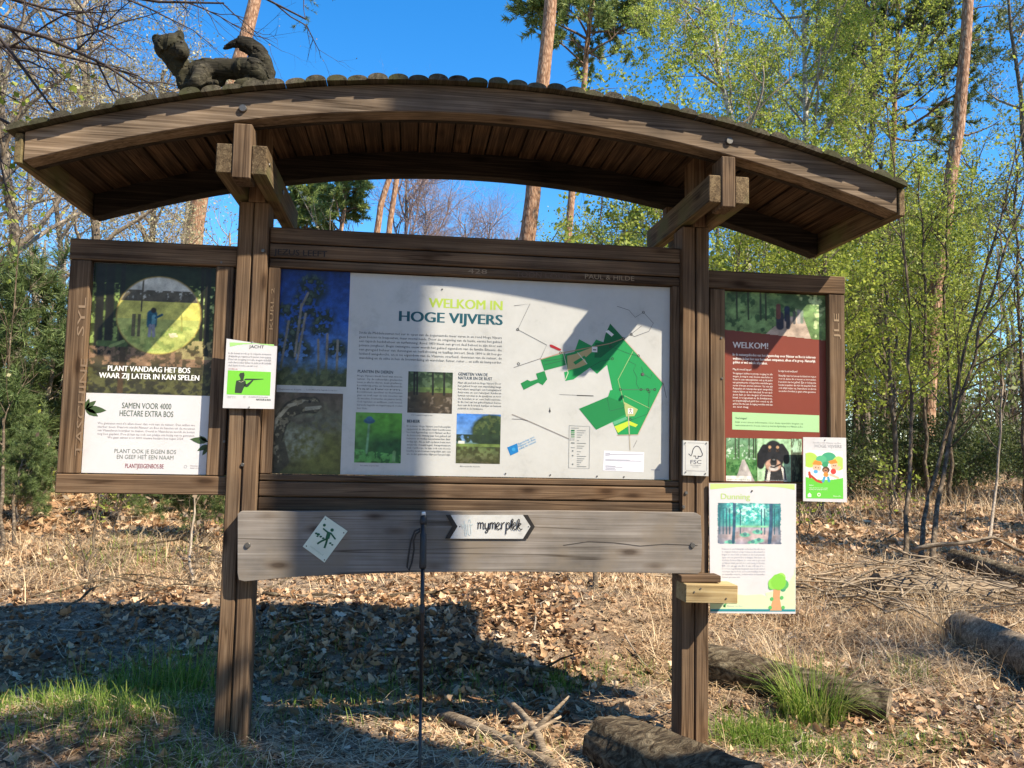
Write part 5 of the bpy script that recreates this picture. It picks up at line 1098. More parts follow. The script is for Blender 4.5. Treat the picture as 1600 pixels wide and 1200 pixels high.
def leaf_cloud(P, size, r, tilt=0.5, curl=0.25, lobed=False):
    """one folded leaf of four or six triangles-as-quads per point"""
    n = len(P); T, B, N = rot_frames(n, r, tilt)
    s = size[:, None]
    c = (curl * r.normal(0.6, 0.6, n))[:, None]
    if lobed:
        prof = [(-0.5, 0.0), (-0.2, 0.30), (-0.05, 0.17), (0.12, 0.33), (0.25, 0.18), (0.5, 0.0)]
    else: prof = [(-0.5, 0.0), (-0.1, 0.28), (0.25, 0.2), (0.5, 0.0)]
    k = len(prof); V = []
    for a, w in prof: V.append(P + T * s * a + N * s * c * (4 * a * a - 0.4))           # spine
    for a, w in prof[1:-1]: V.append(P + T * s * a + B * s * w + N * s * (c * (4 * a * a - 0.4) + 0.8 * c * w))
    for a, w in prof[1:-1]: V.append(P + T * s * a - B * s * w + N * s * (c * (4 * a * a - 0.4) + 0.8 * c * w))
    V = np.stack(V, 1); m_ = V.shape[1]
    tri = []
    L0 = k; R0 = k + (k - 2)
    tri += [(0, 1, L0), (0, R0, 1)]
    for i in range(1, k - 2): tri += [(i, i + 1, L0 + i), (i, L0 + i, L0 + i - 1), (i, R0 + i, i + 1), (i, R0 + i - 1, R0 + i)]
    tri += [(k - 2, k - 1, L0 + k - 3), (k - 2, R0 + k - 3, k - 1)]
    F = (np.arange(n)[:, None, None] * m_ + np.array(tri)[None]).reshape(-1, 3)
    return V.reshape(-1, 3), F, len(tri)
def blades(P, H, W, lean, r, seg=2, bend=0.6, az=None):
    """grass blades: tapered bent strips"""
    n = len(P); a = r.random(n) * 2 * np.pi if az is None else az
    D = np.stack([np.cos(a), np.sin(a), np.zeros(n)], 1); S = np.stack([-np.sin(a), np.cos(a), np.zeros(n)], 1)
    V = []
    for i in range(seg + 1):
        u = i / seg; th = lean * (1 - bend) + lean * bend * 2 * u * 1.0
        th = np.clip(th, 0, 1.6)
        c = P + D * (H * u * np.sin(th))[:, None] + np.array([0, 0, 1.0]) * (H * u * np.cos(th))[:, None]
        w = (W * (1 - 0.85 * u))[:, None] / 2
        V += [c - S * w, c + S * w]
    V = np.stack(V, 1); m_ = V.shape[1]
    q = np.array([(2 * i, 2 * i + 1, 2 * i + 3, 2 * i + 2) for i in range(seg)])
    F = (np.arange(n)[:, None, None] * m_ + q[None]).reshape(-1, 4)
    return V.reshape(-1, 3), F, seg
r = np.random.default_rng(21)
# dead leaves
def keep_litter(x, y): 
    p = 0.55 + 1.5 * gnoise(x, y, 0.8, 7) + 0.8 * gnoise(x, y, 2.5, 8)
    p = np.where((y < 0.15) & (np.abs(x + 0.2) < 2.4), p * 0.32, p)
    p = np.where((x > 1.8) & (y < 6), p * 0.5, p) + np.where((x < 0.8) & (y > 0.75) & (y < 2.6), 0.55, 0)
    return r.random(len(x)) < np.clip(p, 0.06, 1)
x, y = in_view(42000, -1.2, 5.5, r); k = keep_litter(x, y); x, y = x[k], y[k]
P = np.stack([x, y, hz(x, y) + 0.006 + 0.03 * r.random(len(x)) ** 2], 1)
V, F, kf = leaf_cloud(P, 0.026 + 0.062 * r.random(len(P)) ** 1.4, r, 0.6, 0.45, True)
me = mesh_np('fallen_leaves', V, F, tint=np.repeat(np.clip(r.normal(0.48, 0.28, len(P)), 0, 1), kf)); tag(link('fallen_leaves', me, leaf_dead), 'brown oak leaves lying on the ground round the shelter', kind='stuff')
x, y = in_view(34000, 5, 22, r, 1.0, 1.3); P = np.stack([x, y, hz(x, y) + 0.01 + 0.04 * r.random(len(x)) ** 2], 1)
V, F, kf = leaf_cloud(P, r.uniform(0.08, 0.16, len(P)), r, 0.5, 0.3)
me = mesh_np('leaf_litter', V, F, tint=np.repeat(np.clip(r.normal(0.52, 0.2, len(P)), 0, 1), kf)); tag(link('leaf_litter', me, leaf_dead), 'brown leaf litter farther back under the trees', kind='stuff')
x, y = in_view(52000, -1.1, 5.0, r, 0.3, 1.2); P = np.stack([x, y, hz(x, y) + 0.004 + 0.012 * r.random(len(x))], 1)
V, F, kf = leaf_cloud(P, 0.008 + 0.024 * r.random(len(P)) ** 2, r, 0.6, 0.4)
me = mesh_np('leaf_crumbs', V, F, tint=np.repeat(np.clip(r.normal(0.33, 0.25, len(P)), 0, 1), kf)); tag(link('leaf_crumbs', me, leaf_dead), 'broken leaf crumbs and bark chips on the soil', kind='stuff')
# straw
def straw_at(x, y): return np.clip(0.30 + 1.6 * gnoise(x, y, 0.6, 9) + np.where((x > 1.0) & (y > 0.4), 0.7, 0) + np.where((x < -1.6) & (y > 2.2), 0.6, 0), 0.03, 1)
x, y = in_view(70000, -0.9, 9, r, 0.5, 1.2); k = r.random(len(x)) < straw_at(x, y) * np.where((x < 0.9) & (y > 0.6) & (y < 2.4), 0.35, 1); x, y = x[k], y[k]
P = np.stack([x, y, hz(x, y) + 0.004 + 0.025 * r.random(len(x))], 1)
V, F, kf = blades(P, r.uniform(0.08, 0.30, len(P)) * np.where(y < 0.8, 0.6, 1.0), r.uniform(0.0025, 0.005, len(P)), np.clip(r.normal(1.38, 0.2, len(P)), 0.3, 1.56), r, 2, 0.2)
me = mesh_np('dry_grass', V, F, tint=np.repeat(r.random(len(P)), kf)); tag(link('dry_grass', me, straw), 'pale dry grass flattened on the ground', kind='stuff')
x, y = in_view(26000, 8, 24, r, 0.5, 1.2); P = np.stack([x, y, hz(x, y)], 1)
V, F, kf = blades(P, r.uniform(0.2, 0.6, len(P)), r.uniform(0.006, 0.012, len(P)), np.clip(r.normal(0.9, 0.4, len(P)), 0.1, 1.5), r, 2, 0.4)
me = mesh_np('far_dry_grass', V, F, tint=np.repeat(r.random(len(P)), kf)); tag(link('far_dry_grass', me, straw), 'tall straw coloured grass in the clearing behind', kind='stuff')
n_ = 26000; x, y = in_view(n_, 0.6, 7.5, r, 0.5, 1.1); pr = np.where((x < 0.9) & (y < 2.3), 0.12, 1) * np.clip(np.where(x > 1.2, 0.75, 0) + np.where((x < -1.5) & (y > 2.4), 0.6, 0) + np.where(y > 3.0, 0.35, 0) + 1.2 * gnoise(x, y, 0.7, 12), 0, 1); k = r.random(n_) < pr; x, y = x[k], y[k]
P = np.stack([x, y, hz(x, y)], 1)
V, F, kf = blades(P, r.uniform(0.08, 0.34, len(P)), r.uniform(0.003, 0.006, len(P)), np.clip(r.normal(1.0, 0.35, len(P)), 0.1, 1.5), r, 3, 0.6)
me = mesh_np('straw_bank', V, F, tint=np.repeat(r.random(len(P)), kf)); tag(link('straw_bank', me, straw), 'tangled straw coloured grass on the bank behind the shelter', kind='stuff')
# green grass in patches
gp = [(-1.75, 0.30, 0.55, 0.36, 2600, 0.11), (-1.5, 0.1, 0.3, 0.25, 700, 0.12), (-1.55, 0.75, 0.28, 0.18, 700, 0.22), (-1.15, -0.35, 0.3, 0.2, 700, 0.10), (-2.2, 0.3, 0.4, 0.4, 900, 0.10), (-0.55, 0.55, 0.45, 0.3, 900, 0.10), (0.0, 0.7, 0.5, 0.25, 500, 0.10),
      (1.36, 0.08, 0.17, 0.15, 1300, 0.12), (1.60, -0.1, 0.2, 0.16, 700, 0.09), (2.1, -0.1, 0.3, 0.15, 500, 0.08), (0.55, 0.75, 0.12, 0.1, 220, 0.13), (0.95, 0.9, 0.3, 0.15, 300, 0.1), (2.7, 0.9, 0.15, 0.15, 200, 0.12), (-1.0, 1.2, 0.5, 0.3, 500, 0.1), (0.2, -0.1, 0.35, 0.15, 350, 0.07), (-2.5, 3.3, 0.5, 0.4, 400, 0.16), (3.0, 0.0, 0.5, 0.3, 500, 0.08)]
PP = []; HH = []
for cx, cyy, sx, sy, n, h in gp:
    x = cx + sx * r.normal(0, 0.6, n); y = cyy + sy * r.normal(0, 0.6, n)
    PP.append(np.stack([x, y, hz(x, y) - 0.005], 1)); HH.append(h * (0.2 + 1.1 * r.random(n) ** 1.6))
P = np.concatenate(PP); Hh = np.concatenate(HH)
V, F, kf = blades(P, Hh, 0.003 + 0.012 * Hh, np.abs(r.normal(0.45, 0.3, len(P))), r, 3, 0.75)
me = mesh_np('short_grass', V, F, tint=np.repeat(np.clip(r.normal(0.45, 0.25, len(P)), 0, 1), kf)); tag(link('short_grass', me, grass_green), 'short green grass in patches round the posts', kind='stuff')
def tuft(name, cx, cyy, n, rad, h, mat, label, w=0.006, group=None):
    o = empty(name, (cx, cyy, gz(cx, cyy)), label, 'grass tuft', group)
    a = r.random(n) * 2 * np.pi; q = rad * np.sqrt(r.random(n)); P = np.stack([q * np.cos(a), q * np.sin(a), np.full(n, -0.01)], 1)
    V, F, kf = blades(P, h * r.uniform(0.4, 1.1, n), np.full(n, w), np.abs(r.normal(0.34, 0.2, n)), r, 3, 0.8, a + r.normal(0, 0.5, n))
    link('blades', mesh_np('blades', V, F, tint=np.repeat(r.random(n), kf)), mat, o); return o
tuft('grass_tuft', 1.80, 0.32, 420, 0.15, 0.33, grass_green, 'lush tall green grass tuft in front of the sawn log', 0.007)
tuft('grass_tuft', -1.42, 0.75, 150, 0.16, 0.26, grass_green, 'tall thin green grass tuft left of the left post', 0.004)
tuft('grass_tuft', 0.53, 0.85, 50, 0.05, 0.14, grass_green, 'small bright grass tuft on the leaves between the posts', 0.005)
tuft('dry_tuft', 1.95, 0.95, 160, 0.16, 0.30, straw, 'dry tan grass tuft behind the sawn log', 0.004)
tuft('dry_tuft', 3.35, 1.5, 200, 0.2, 0.42, straw, 'tall dry grass tuft before the mossy log at the right', 0.004)
tuft('dry_tuft', 2.5, 1.9, 170, 0.22, 0.25, leaf_dead, 'rust coloured dry tuft on the straw right of the shelter', 0.005)

# ------------------------------------------------------------------ logs and sticks on the ground
def log(name, label, p0, p1, r0, r1, mat, seed, knob=0.2, sides=18, nseg=16, bend=0.02, cut=True, sink=0.3):
    rr = np.random.default_rng(seed)
    A = np.array([p0[0], p0[1], gz(*p0[:2]) + r0 * (1 - sink) + (p0[2] if len(p0) > 2 else 0)]); B = np.array([p1[0], p1[1], gz(*p1[:2]) + r1 * (1 - sink) + (p1[2] if len(p1) > 2 else 0)])
    d = B - A; L = np.linalg.norm(d); d /= L
    s = np.cross(d, [0, 0, 1]); s /= np.linalg.norm(s); u = np.cross(s, d)
    ph = rr.random(6) * 6.28
    def rad(k, i): 
        a = 2 * np.pi * k / sides; q = i / nseg
        return (r0 + (r1 - r0) * q) * (1 + knob * (0.5 * math.sin(2 * a + ph[0] + 2.5 * q) + 0.3 * math.sin(5 * a + ph[1] + 4 * q) + 0.25 * math.sin(9 * a + ph[2] + 9 * q)) + knob * 0.4 * (rr.random() - 0.5))
    V = []
    for i in range(nseg + 1):
        q = i / nseg; c = d * L * q + s * bend * L * math.sin(3.1 * q + ph[3]) - s * bend * L * math.sin(ph[3])
        for k in range(sides):
            a = 2 * np.pi * k / sides; V.append(c + (s * math.cos(a) + u * math.sin(a)) * rad(k, i))
    o = empty(name, tuple(A), label, 'log' if r0 > 0.045 else 'branch')
    F = [(i * sides + k, i * sides + (k + 1) % sides, (i + 1) * sides + (k + 1) % sides, (i + 1) * sides + k) for i in range(nseg) for k in range(sides)]
    mb = MB(); mb.add(V, F, True); mb.build('bark', mat, o)
    for base, nm in ((0, 'cut_end'), (nseg * sides, 'cut_end')):
        mb = MB(); c = sum(np.array(V[base + k]) for k in range(sides)) / sides; vs = [c + d * (0.012 if base else -0.012) * rr.uniform(-1, 1)] + [V[base + k] for k in range(sides)]
        vs2 = [vs[0]] + [vs[0] + (np.array(q) - vs[0]) * 0.55 + d * rr.uniform(-0.008, 0.008) for q in vs[1:]] + vs[1:]
        fs = [(0, 1 + k, 1 + (k + 1) % sides) for k in range(sides)] + [(1 + k, 1 + sides + k, 1 + sides + (k + 1) % sides, 1 + (k + 1) % sides) for k in range(sides)]
        if base == 0: fs = [f_[::-1] for f_ in fs]
        mb.add(vs2, fs); mb.build(nm, wood_dead, o)
    return o
log('foreground_log', 'thick rough barked log end lying at the foot of the right post', (0.60, -0.16), (0.90, -0.95), 0.12, 0.13, bark_log, 2, 0.22, 22, 20)
log('sawn_log', 'long dark log with a sawn pale end right of the right post', atG(1090, 1058), atG(1388, 1130), 0.115, 0.098, bark_log, 5, 0.12, 18, 18)
log('mossy_log', 'thick weathered log at the right edge among dry grass', atG(1498, 1000), atG(1680, 1095), 0.11, 0.14, wood_dead, 7, 0.18, 18, 18)
log('pale_log', 'pale barkless log half buried under the twig pile', atG(1370, 930), atG(1570, 938), 0.11, 0.09, wood_dead, 8, 0.15)
log('far_log', 'dark log lying across behind the twig pile', atG(1490, 885), atG(1640, 925), 0.11, 0.10, bark_log, 9, 0.15)
def stick(label, pts, r0, r1, mat, seed, forks=2):
    rr = np.random.default_rng(seed)
    P = [np.array([q[0], q[1], gz(q[0], q[1]) + r0 * 0.7 + (q[2] if len(q) > 2 else 0)]) for q in pts]
    o = empty('fallen_branch', tuple(P[0]), label, 'branch')
    fine = []
    for a, b in zip(P[:-1], P[1:]):
        for t in np.linspace(0, 1, 6)[:-1]: fine.append(a + (b - a) * t + rr.normal(0, 0.006, 3))
    fine.append(P[-1]); fine = [q - P[0] for q in fine]
    mb = MB(); mb.tube([tuple(q) for q in fine], list(np.linspace(r0, r1, len(fine)) * rr.uniform(0.85, 1.15, len(fine))), 9)
    mb.build('stem', mat, o)
    for k in range(forks):
        i = rr.integers(len(fine) // 3, len(fine) - 1); q = fine[i]; dd = rr.normal(0, 1, 3); dd[2] = abs(dd[2]) * 0.4; dd /= np.linalg.norm(dd); L = rr.uniform(0.1, 0.3)
        MB().tube([tuple(q), tuple(q + dd * L * 0.5 + rr.normal(0, 0.01, 3)), tuple(q + dd * L)], [r1 * 0.8, r1 * 0.5, r1 * 0.25], 6).build('twig', mat, o)
stick('thick bare branch lying left of the foreground log', [(-0.12, 0.42), (0.1, 0.1), (0.33, -0.35)], 0.03, 0.022, wood_dead, 1)
stick('forked thin branch standing up against the thick branch in the foreground', [(0.22, 0.45, 0.06), (0.27, 0.15, 0.07), (0.34, -0.2, 0.0)], 0.014, 0.022, wood_dead, 2)
stick('slim curved branch on the shaded leaves behind the trekking pole', [(-0.05, 1.2), (0.3, 0.95), (0.62, 0.85, 0.03)], 0.022, 0.012, bark_log, 3)
stick('long thin branch lying across the leaves behind the left post', [(-1.3, 2.3), (-0.6, 2.2), (0.25, 2.35)], 0.016, 0.01, bark_log, 4, 4)
stick('pale stick in the grass at the left edge', [(-2.2, -0.1), (-1.95, 0.12), (-1.72, 0.3, 0.02)], 0.012, 0.006, wood_dead, 5, 0)
stick('long bleached branch arching over the twig pile', [(4.5, 3.6, 0.3), (5.2, 3.4, 0.5), (6.0, 3.0, 0.1)], 0.022, 0.012, wood_dead, 6, 5)
for k_, (pa, pb, h_, lab) in enumerate((((40, 935), (330, 915), 0.12, 'thin arching branchlet over the straw left of the left post'), ((90, 960), (250, 925), 0.18, 'dark branchlet sprawling at the edge of the shade at the left'), ((195, 950), (345, 925), 0.10, 'low dark branchlet beside the left post'), ((400, 930), (520, 905), 0.12, 'dark branchlet under the left end of the grey plank'), ((1130, 905), (1260, 935), 0.2, 'thin branchlet rising from the straw below the tall white notice'), ((1330, 870), (1500, 850), 0.25, 'thin branchlet among the dry grass before the close stems'))):
    a_, b_ = atG(*pa), atG(*pb); stick(lab, [(a_[0], a_[1], 0.0), ((a_[0] + b_[0]) / 2, (a_[1] + b_[1]) / 2, h_), (b_[0], b_[1], 0.02)], 0.008, 0.004, bark_log, 40 + k_, 7)
stick('dark branch low on the straw behind the shelter', [(-2.8, 3.4), (-2.2, 3.5, 0.1), (-1.5, 3.3)], 0.012, 0.006, bark_log, 12, 6)

# ================================================================== tree builder
def tubes(name, groups):
    """many branches as one mesh; groups: list of (P (B,n,3), R (B,n), sides)"""
    VV = []; FF = []; off = 0
    for P, R, s in groups:
        P = np.asarray(P, float); R = np.asarray(R, float); Bn, n, _ = P.shape
        T = np.empty_like(P); T[:, 1:-1] = P[:, 2:] - P[:, :-2]; T[:, 0] = P[:, 1] - P[:, 0]; T[:, -1] = P[:, -1] - P[:, -2]
        T /= np.linalg.norm(T, axis=2, keepdims=True) + 1e-9
        ref = np.where(np.abs(T[:, :1, 2:3]) > 0.8, np.array([1.0, 0, 0]), np.array([0, 0, 1.0]))
        A = np.cross(T, np.broadcast_to(ref, T.shape)); A /= np.linalg.norm(A, axis=2, keepdims=True) + 1e-9; Bv = np.cross(T, A)
        ang = 2 * np.pi * np.arange(s) / s
        V = P[:, :, None] + R[:, :, None, None] * (A[:, :, None] * np.cos(ang)[None, None, :, None] + Bv[:, :, None] * np.sin(ang)[None, None, :, None])
        VV.append(V.reshape(-1, 3))
        k = np.arange(s); k2 = (k + 1) % s; i = np.arange(n - 1)
        q = np.stack([i[:, None] * s + k, i[:, None] * s + k2, (i[:, None] + 1) * s + k2, (i[:, None] + 1) * s + k], -1).reshape(-1, 4)
        FF.append((np.arange(Bn)[:, None, None] * (n * s) + q[None]).reshape(-1, 4) + off); off += Bn * n * s
    return mesh_np(name, np.concatenate(VV), np.concatenate(FF), smooth=True)
def spawn(P, R, r, count, t0, t1, ang, length, rad, npts=5, up=0.0, wig=0.12, lenfall=0.0, flat=0.0):
    """children of each branch: P (B,n,3) -> (B*count,npts,3)"""
    Bn, n, _ = P.shape
    t = t0 + (t1 - t0) * (np.arange(count)[None] + r.random((Bn, count))) / count
    f = t * (n - 1); i = np.clip(f.astype(int), 0, n - 2); w = (f - i)[..., None]
    bi = np.arange(Bn)[:, None]
    S = P[bi, i] * (1 - w) + P[bi, i + 1] * w
    D = P[bi, i + 1] - P[bi, i]; D /= np.linalg.norm(D, axis=2, keepdims=True) + 1e-9
    rs = R[bi, i] * (1 - w[..., 0]) + R[bi, i + 1] * w[..., 0]
    X = r.normal(0, 1, S.shape); X[..., 2] *= (1 - flat); X -= D * (X * D).sum(2, keepdims=True); X /= np.linalg.norm(X, axis=2, keepdims=True) + 1e-9
    a = np.clip(r.normal(ang, 0.18, t.shape), 0.15, 2.2)[..., None]
    d = D * np.cos(a) + X * np.sin(a)
    L = length * r.uniform(0.6, 1.25, t.shape) * (1 - lenfall * (t - t0) / max(1e-6, t1 - t0))
    pts = [S]; cur = S; dd = d
    for k in range(npts - 1):
        dd = dd + r.normal(0, wig, dd.shape) + np.array([0, 0, up / (npts - 1)]); dd /= np.linalg.norm(dd, axis=2, keepdims=True) + 1e-9
        cur = cur + dd * (L / (npts - 1))[..., None]; pts.append(cur)
    Q = np.stack(pts, 2).reshape(-1, npts, 3)
    r0 = np.minimum(rad * r.uniform(0.7, 1.2, t.shape), rs * 0.75).reshape(-1)
    RR = r0[:, None] * np.linspace(1, 0.3, npts)[None]
    return Q, RR
def along(P, r, count, t0=0.2, jit=0.0):
    Bn, n, _ = P.shape; t = t0 + (1 - t0) * r.random((Bn, count)); f = t * (n - 1); i = np.clip(f.astype(int), 0, n - 2); w = (f - i)[..., None]; bi = np.arange(Bn)[:, None]
    Q = P[bi, i] * (1 - w) + P[bi, i + 1] * w; D = P[bi, i + 1] - P[bi, i]; D = D / (np.linalg.norm(D, axis=2, keepdims=True) + 1e-9)
    Q = Q.reshape(-1, 3); return Q + r.normal(0, 1, Q.shape) * jit, D.reshape(-1, 3)
def quads_leaf(P, size, r, name):
    n = len(P); a = r.normal(0, 1, (n, 3)); a /= np.linalg.norm(a, axis=1, keepdims=True); b_ = r.normal(0, 1, (n, 3)); b_ -= a * (a * b_).sum(1, keepdims=True); b_ /= np.linalg.norm(b_, axis=1, keepdims=True)
    s = (size * r.uniform(0.45, 1.45, n))[:, None]
    V = np.stack([P, P + a * s * 0.5 + b_ * s * 0.32, P + a * s, P + a * s * 0.5 - b_ * s * 0.32], 1).reshape(-1, 3)
    F = np.arange(4 * n).reshape(-1, 4)
    return mesh_np(name, V, F, tint=r.random(n))
def needles(P, D, per, L, w, r, name, spread=0.9):
    """tufts of pine needles: slim triangles fanning out along the shoot"""
    n = len(P); P = np.repeat(P, per, 0); D = np.repeat(D, per, 0); m_ = len(P)
    X = r.normal(0, 1, (m_, 3)); X -= D * (X * D).sum(1, keepdims=True); X /= np.linalg.norm(X, axis=1, keepdims=True) + 1e-9
    a = np.clip(r.normal(spread, 0.3, m_), 0.1, 1.8)[:, None]; d = D * np.cos(a) + X * np.sin(a)
    S = np.cross(d, r.normal(0, 1, (m_, 3))); S /= np.linalg.norm(S, axis=1, keepdims=True) + 1e-9
    l = (L * r.uniform(0.6, 1.2, m_))[:, None]; B0 = P - D * (r.random(m_) * L * 0.8)[:, None]
    V = np.stack([B0 - S * w / 2, B0 + S * w / 2, B0 + d * l], 1).reshape(-1, 3)
    t = np.repeat(r.random(n), per) * 0.6 + r.random(m_) * 0.4
    return mesh_np(name, V, np.arange(3 * m_).reshape(-1, 3), tint=t)
def smooth_path(pts, n):
    P = np.array(pts, float); u = np.concatenate([[0], np.cumsum(np.linalg.norm(np.diff(P, axis=0), axis=1))]); u /= u[-1]
    q = np.linspace(0, 1, n); k = len(P)
    out = np.stack([np.interp(q, u, P[:, i]) for i in range(3)], 1)
    for _ in range(3): out[1:-1] = out[1:-1] * 0.5 + 0.25 * (out[:-2] + out[2:])
    return out
def px_path(pix, Y, base=None):
    """a trunk's line: photo pixels at one distance behind the shelter; the foot is set on the ground"""
    P = [np.array(at(px, py, Y)) for px, py in pix]
    if base is None: base = (P[0][0], P[0][1])
    P = [np.array([base[0], base[1], gz(*base) - 0.1])] + [q for q in P if q[2] > 0.3]
    return P
def tree(name, path, r0, r1, kind, seed, label, cat='tree', group=None, **kw):
    """a tree: trunk, boughs and crown under one Empty; returns the Empty"""
    rr = np.random.default_rng(seed); P = smooth_path(path, kw.get('nseg', 16)); base = P[0].copy(); P = P - base
    P[1:-1, :2] += rr.normal(0, kw.get('wob', 0.03), (len(P) - 2, 2))
    R = np.linspace(r0, r1, len(P)); R[0] *= 1.35; R[1] *= 1.08
    o = empty(name, tuple(base), label, cat, group)
    H = np.linalg.norm(P[-1] - P[0])
    tm, bm, lm = kw.get('trunk', bark_grey), kw.get('bough', bark_grey), kw.get('leaf', leaf_fresh)
    link('trunk', tubes('trunk', [(P[None], R[None], kw.get('sides', 10))]), tm, o)
    TP, TR = P[None], R[None]
    if kind == 'pine':
        t0 = kw.get('t0', 0.6); L = kw.get('L', H * 0.16)
        b1, q1 = spawn(TP, TR, rr, kw.get('n1', 26), t0, 0.99, kw.get('a1', 1.25), L, r0 * 0.28, 6, kw.get('up', 0.35), 0.16, kw.get('fall', 0.5))
        b2, q2 = spawn(b1, q1, rr, kw.get('n2', 5), 0.35, 1.0, 0.8, L * 0.42, 0.02, 5, 0.25, 0.18)
        b3, q3 = spawn(b2, q2, rr, kw.get('n3', 4), 0.3, 1.0, 0.7, L * 0.22, 0.008, 4, 0.25, 0.15)
        gr = [(b1, q1, 6), (b2, q2, 4), (b3, q3, 3)]
        if kw.get('dead', 0):
            d1, e1 = spawn(TP, TR, rr, kw['dead'], kw.get('td', 0.3), t0, 1.4, L * 0.45, r0 * 0.14, 5, 0.0, 0.25); gr.append((d1, e1, 4))
        link('boughs', tubes('boughs', gr), bm, o)
        Q, D = along(b3, rr, kw.get('tufts', 3), 0.35)
        Q2, D2 = b3[:, -1], b3[:, -1] - b3[:, -2]; D2 = D2 / (np.linalg.norm(D2, axis=1, keepdims=True) + 1e-9)
        Q = np.concatenate([Q, Q2]); D = np.concatenate([D, D2])
        link('crown', needles(Q, D, kw.get('per', 9), kw.get('nl', 0.16), kw.get('nw', 0.02), rr, 'crown'), lm, o)
    else:
        t0 = kw.get('t0', 0.3); L = kw.get('L', H * 0.3)
        b1, q1 = spawn(TP, TR, rr, kw.get('n1', 18), t0, 1.0, kw.get('a1', 0.8), L, kw.get('r1', r0 * 0.38), 7, kw.get('up', 0.5), kw.get('wig', 0.12), kw.get('fall', 0.45))
        b2, q2 = spawn(b1, q1, rr, kw.get('n2', 6), 0.2, 1.0, kw.get('a2', 0.75), L * 0.45, kw.get('r2', 0.012), 6, kw.get('up2', 0.15), 0.15)
        b3, q3 = spawn(b2, q2, rr, kw.get('n3', 5), 0.2, 1.0, 0.7, L * kw.get('l3', 0.24), kw.get('r3', 0.0055), 5, kw.get('up3', 0.0), 0.16)
        gr = [(b1, q1, 6), (b2, q2, 4), (b3, q3, 3)]; last = b3
        if kw.get('n4', 0):
            b4, q4 = spawn(b3, q3, rr, kw['n4'], 0.15, 1.0, 0.75, L * kw.get('l4', 0.14), kw.get('r4', 0.0035), 4, kw.get('up4', 0.0), 0.18); gr.append((b4, q4, 3)); last = b4
        link('boughs', tubes('boughs', gr), bm, o)
        if kw.get('leaves', 0):
            Q, D = along(last, rr, kw['leaves'], 0.1, kw.get('jit', 0.03))
            if kw.get('leafcut'): Q = Q[rr.random(len(Q)) < kw['leafcut']]
            if kw.get('cluster'): Q = np.repeat(Q, kw['cluster'], 0) + rr.normal(0, kw.get('ls', 0.05) * 0.6, (len(Q) * kw['cluster'], 3))
            link('crown', quads_leaf(Q, kw.get('ls', 0.05), rr, 'crown'), lm, o)
    return o
def copy_tree(o, loc, rz, s, label=None, group=None):
    c = o.copy(); COL.objects.link(c); c.location = loc; c.rotation_euler = (0, 0, rz); c.scale = (s, s, s)
    if label: c['label'] = label
    if group: c['group'] = group
    for ch in o.children:
        d = ch.copy(); COL.objects.link(d); d.parent = c
    return c

# ================================================================== pines
PALE = dict(trunk=bark_pine, bough=bark_pine_dark, leaf=needle_young)
ORANGE = dict(trunk=bark_pine, bough=bark_pine_dark, leaf=needle)
tree('pine_tree', px_path([(283, 770), (290, 560), (297, 380), (312, 300), (385, 60), (405, -20), (430, -160)], 22), 0.32, 0.16, 'pine', 101, 'leaning orange barked pine trunk rising behind the carved animal', t0=0.88, L=2.6, **ORANGE)
tree('pine_tree', px_path([(812, 775), (822, 378), (833, 290), (848, 130), (862, 0), (872, -150), (880, -300)], 20), 0.29, 0.15, 'pine', 102, 'thick orange pine trunk standing behind the middle of the roof', t0=0.9, L=2.4, wob=0.015, **ORANGE)
tree('pine_tree', px_path([(880, 770), (887, 380), (893, 300), (912, 140), (921, 40), (932, -60), (940, -150)], 27), 0.21, 0.06, 'pine', 103, 'slender pine with a clumpy green crown right of the thick pine trunk', t0=0.70, L=2.7, n1=34, n2=7, n3=5, per=12, dead=12, td=0.56, nl=0.27, nw=0.055, fall=0.2, **PALE)
tree('pine_tree', px_path([(470, 770), (474, 420), (480, 330), (484, 285)], 34), 0.16, 0.05, 'pine', 104, 'small round topped pine far behind, left of the gap under the roof', t0=0.8, L=1.0, n1=22, n2=6, per=8, nl=0.26, nw=0.06, **PALE)
tree('pine_tree', px_path([(530, 775), (533, 360), (540, 290), (548, 235)], 30), 0.17, 0.06, 'pine', 105, 'bushy pine far behind between the round pine and the crooked stems', t0=0.72, L=1.25, n1=24, n2=6, per=8, nl=0.25, nw=0.055, **PALE)
tree('pine_tree', px_path([(582, 775), (588, 400), (590, 365), (588, 330), (600, 300), (612, 278), (622, 230), (625, 175)], 28), 0.20, 0.09, 'pine', 106, 'left one of two crooked orange stems crossing under the roof', t0=0.95, L=0.9, n1=6, nseg=26, per=3, wob=0.01, **ORANGE)
tree('pine_tree', px_path([(600, 775), (604, 400), (606, 365), (613, 320), (620, 282), (630, 220), (638, 165)], 28), 0.18, 0.08, 'pine', 107, 'right one of two crooked orange stems crossing under the roof', t0=0.95, L=0.9, n1=6, nseg=22, per=3, wob=0.01, **ORANGE)
tree('pine_tree', px_path([(1440, 812), (1440, 700), (1446, 640), (1463, 450), (1481, 330), (1505, 130), (1516, 0), (1525, -150), (1530, -280)], 13), 0.175, 0.10, 'pine', 108, 'tall slightly leaning pine trunk above the thicket at the right', t0=0.86, L=2.2, dead=10, td=0.45, wob=0.015, trunk=bark_pine, bough=bark_pine_dark, leaf=needle)
tree('pine_tree', px_path([(1385, 765), (1390, 400), (1396, 200), (1402, 70), (1405, -10)], 22), 0.17, 0.06, 'pine', 109, 'dark green pine crown behind the fresh leaves left of the tall right trunk', t0=0.68, L=3.0, n1=28, n2=6, per=22, nl=0.22, nw=0.038, fall=0.2, **ORANGE)
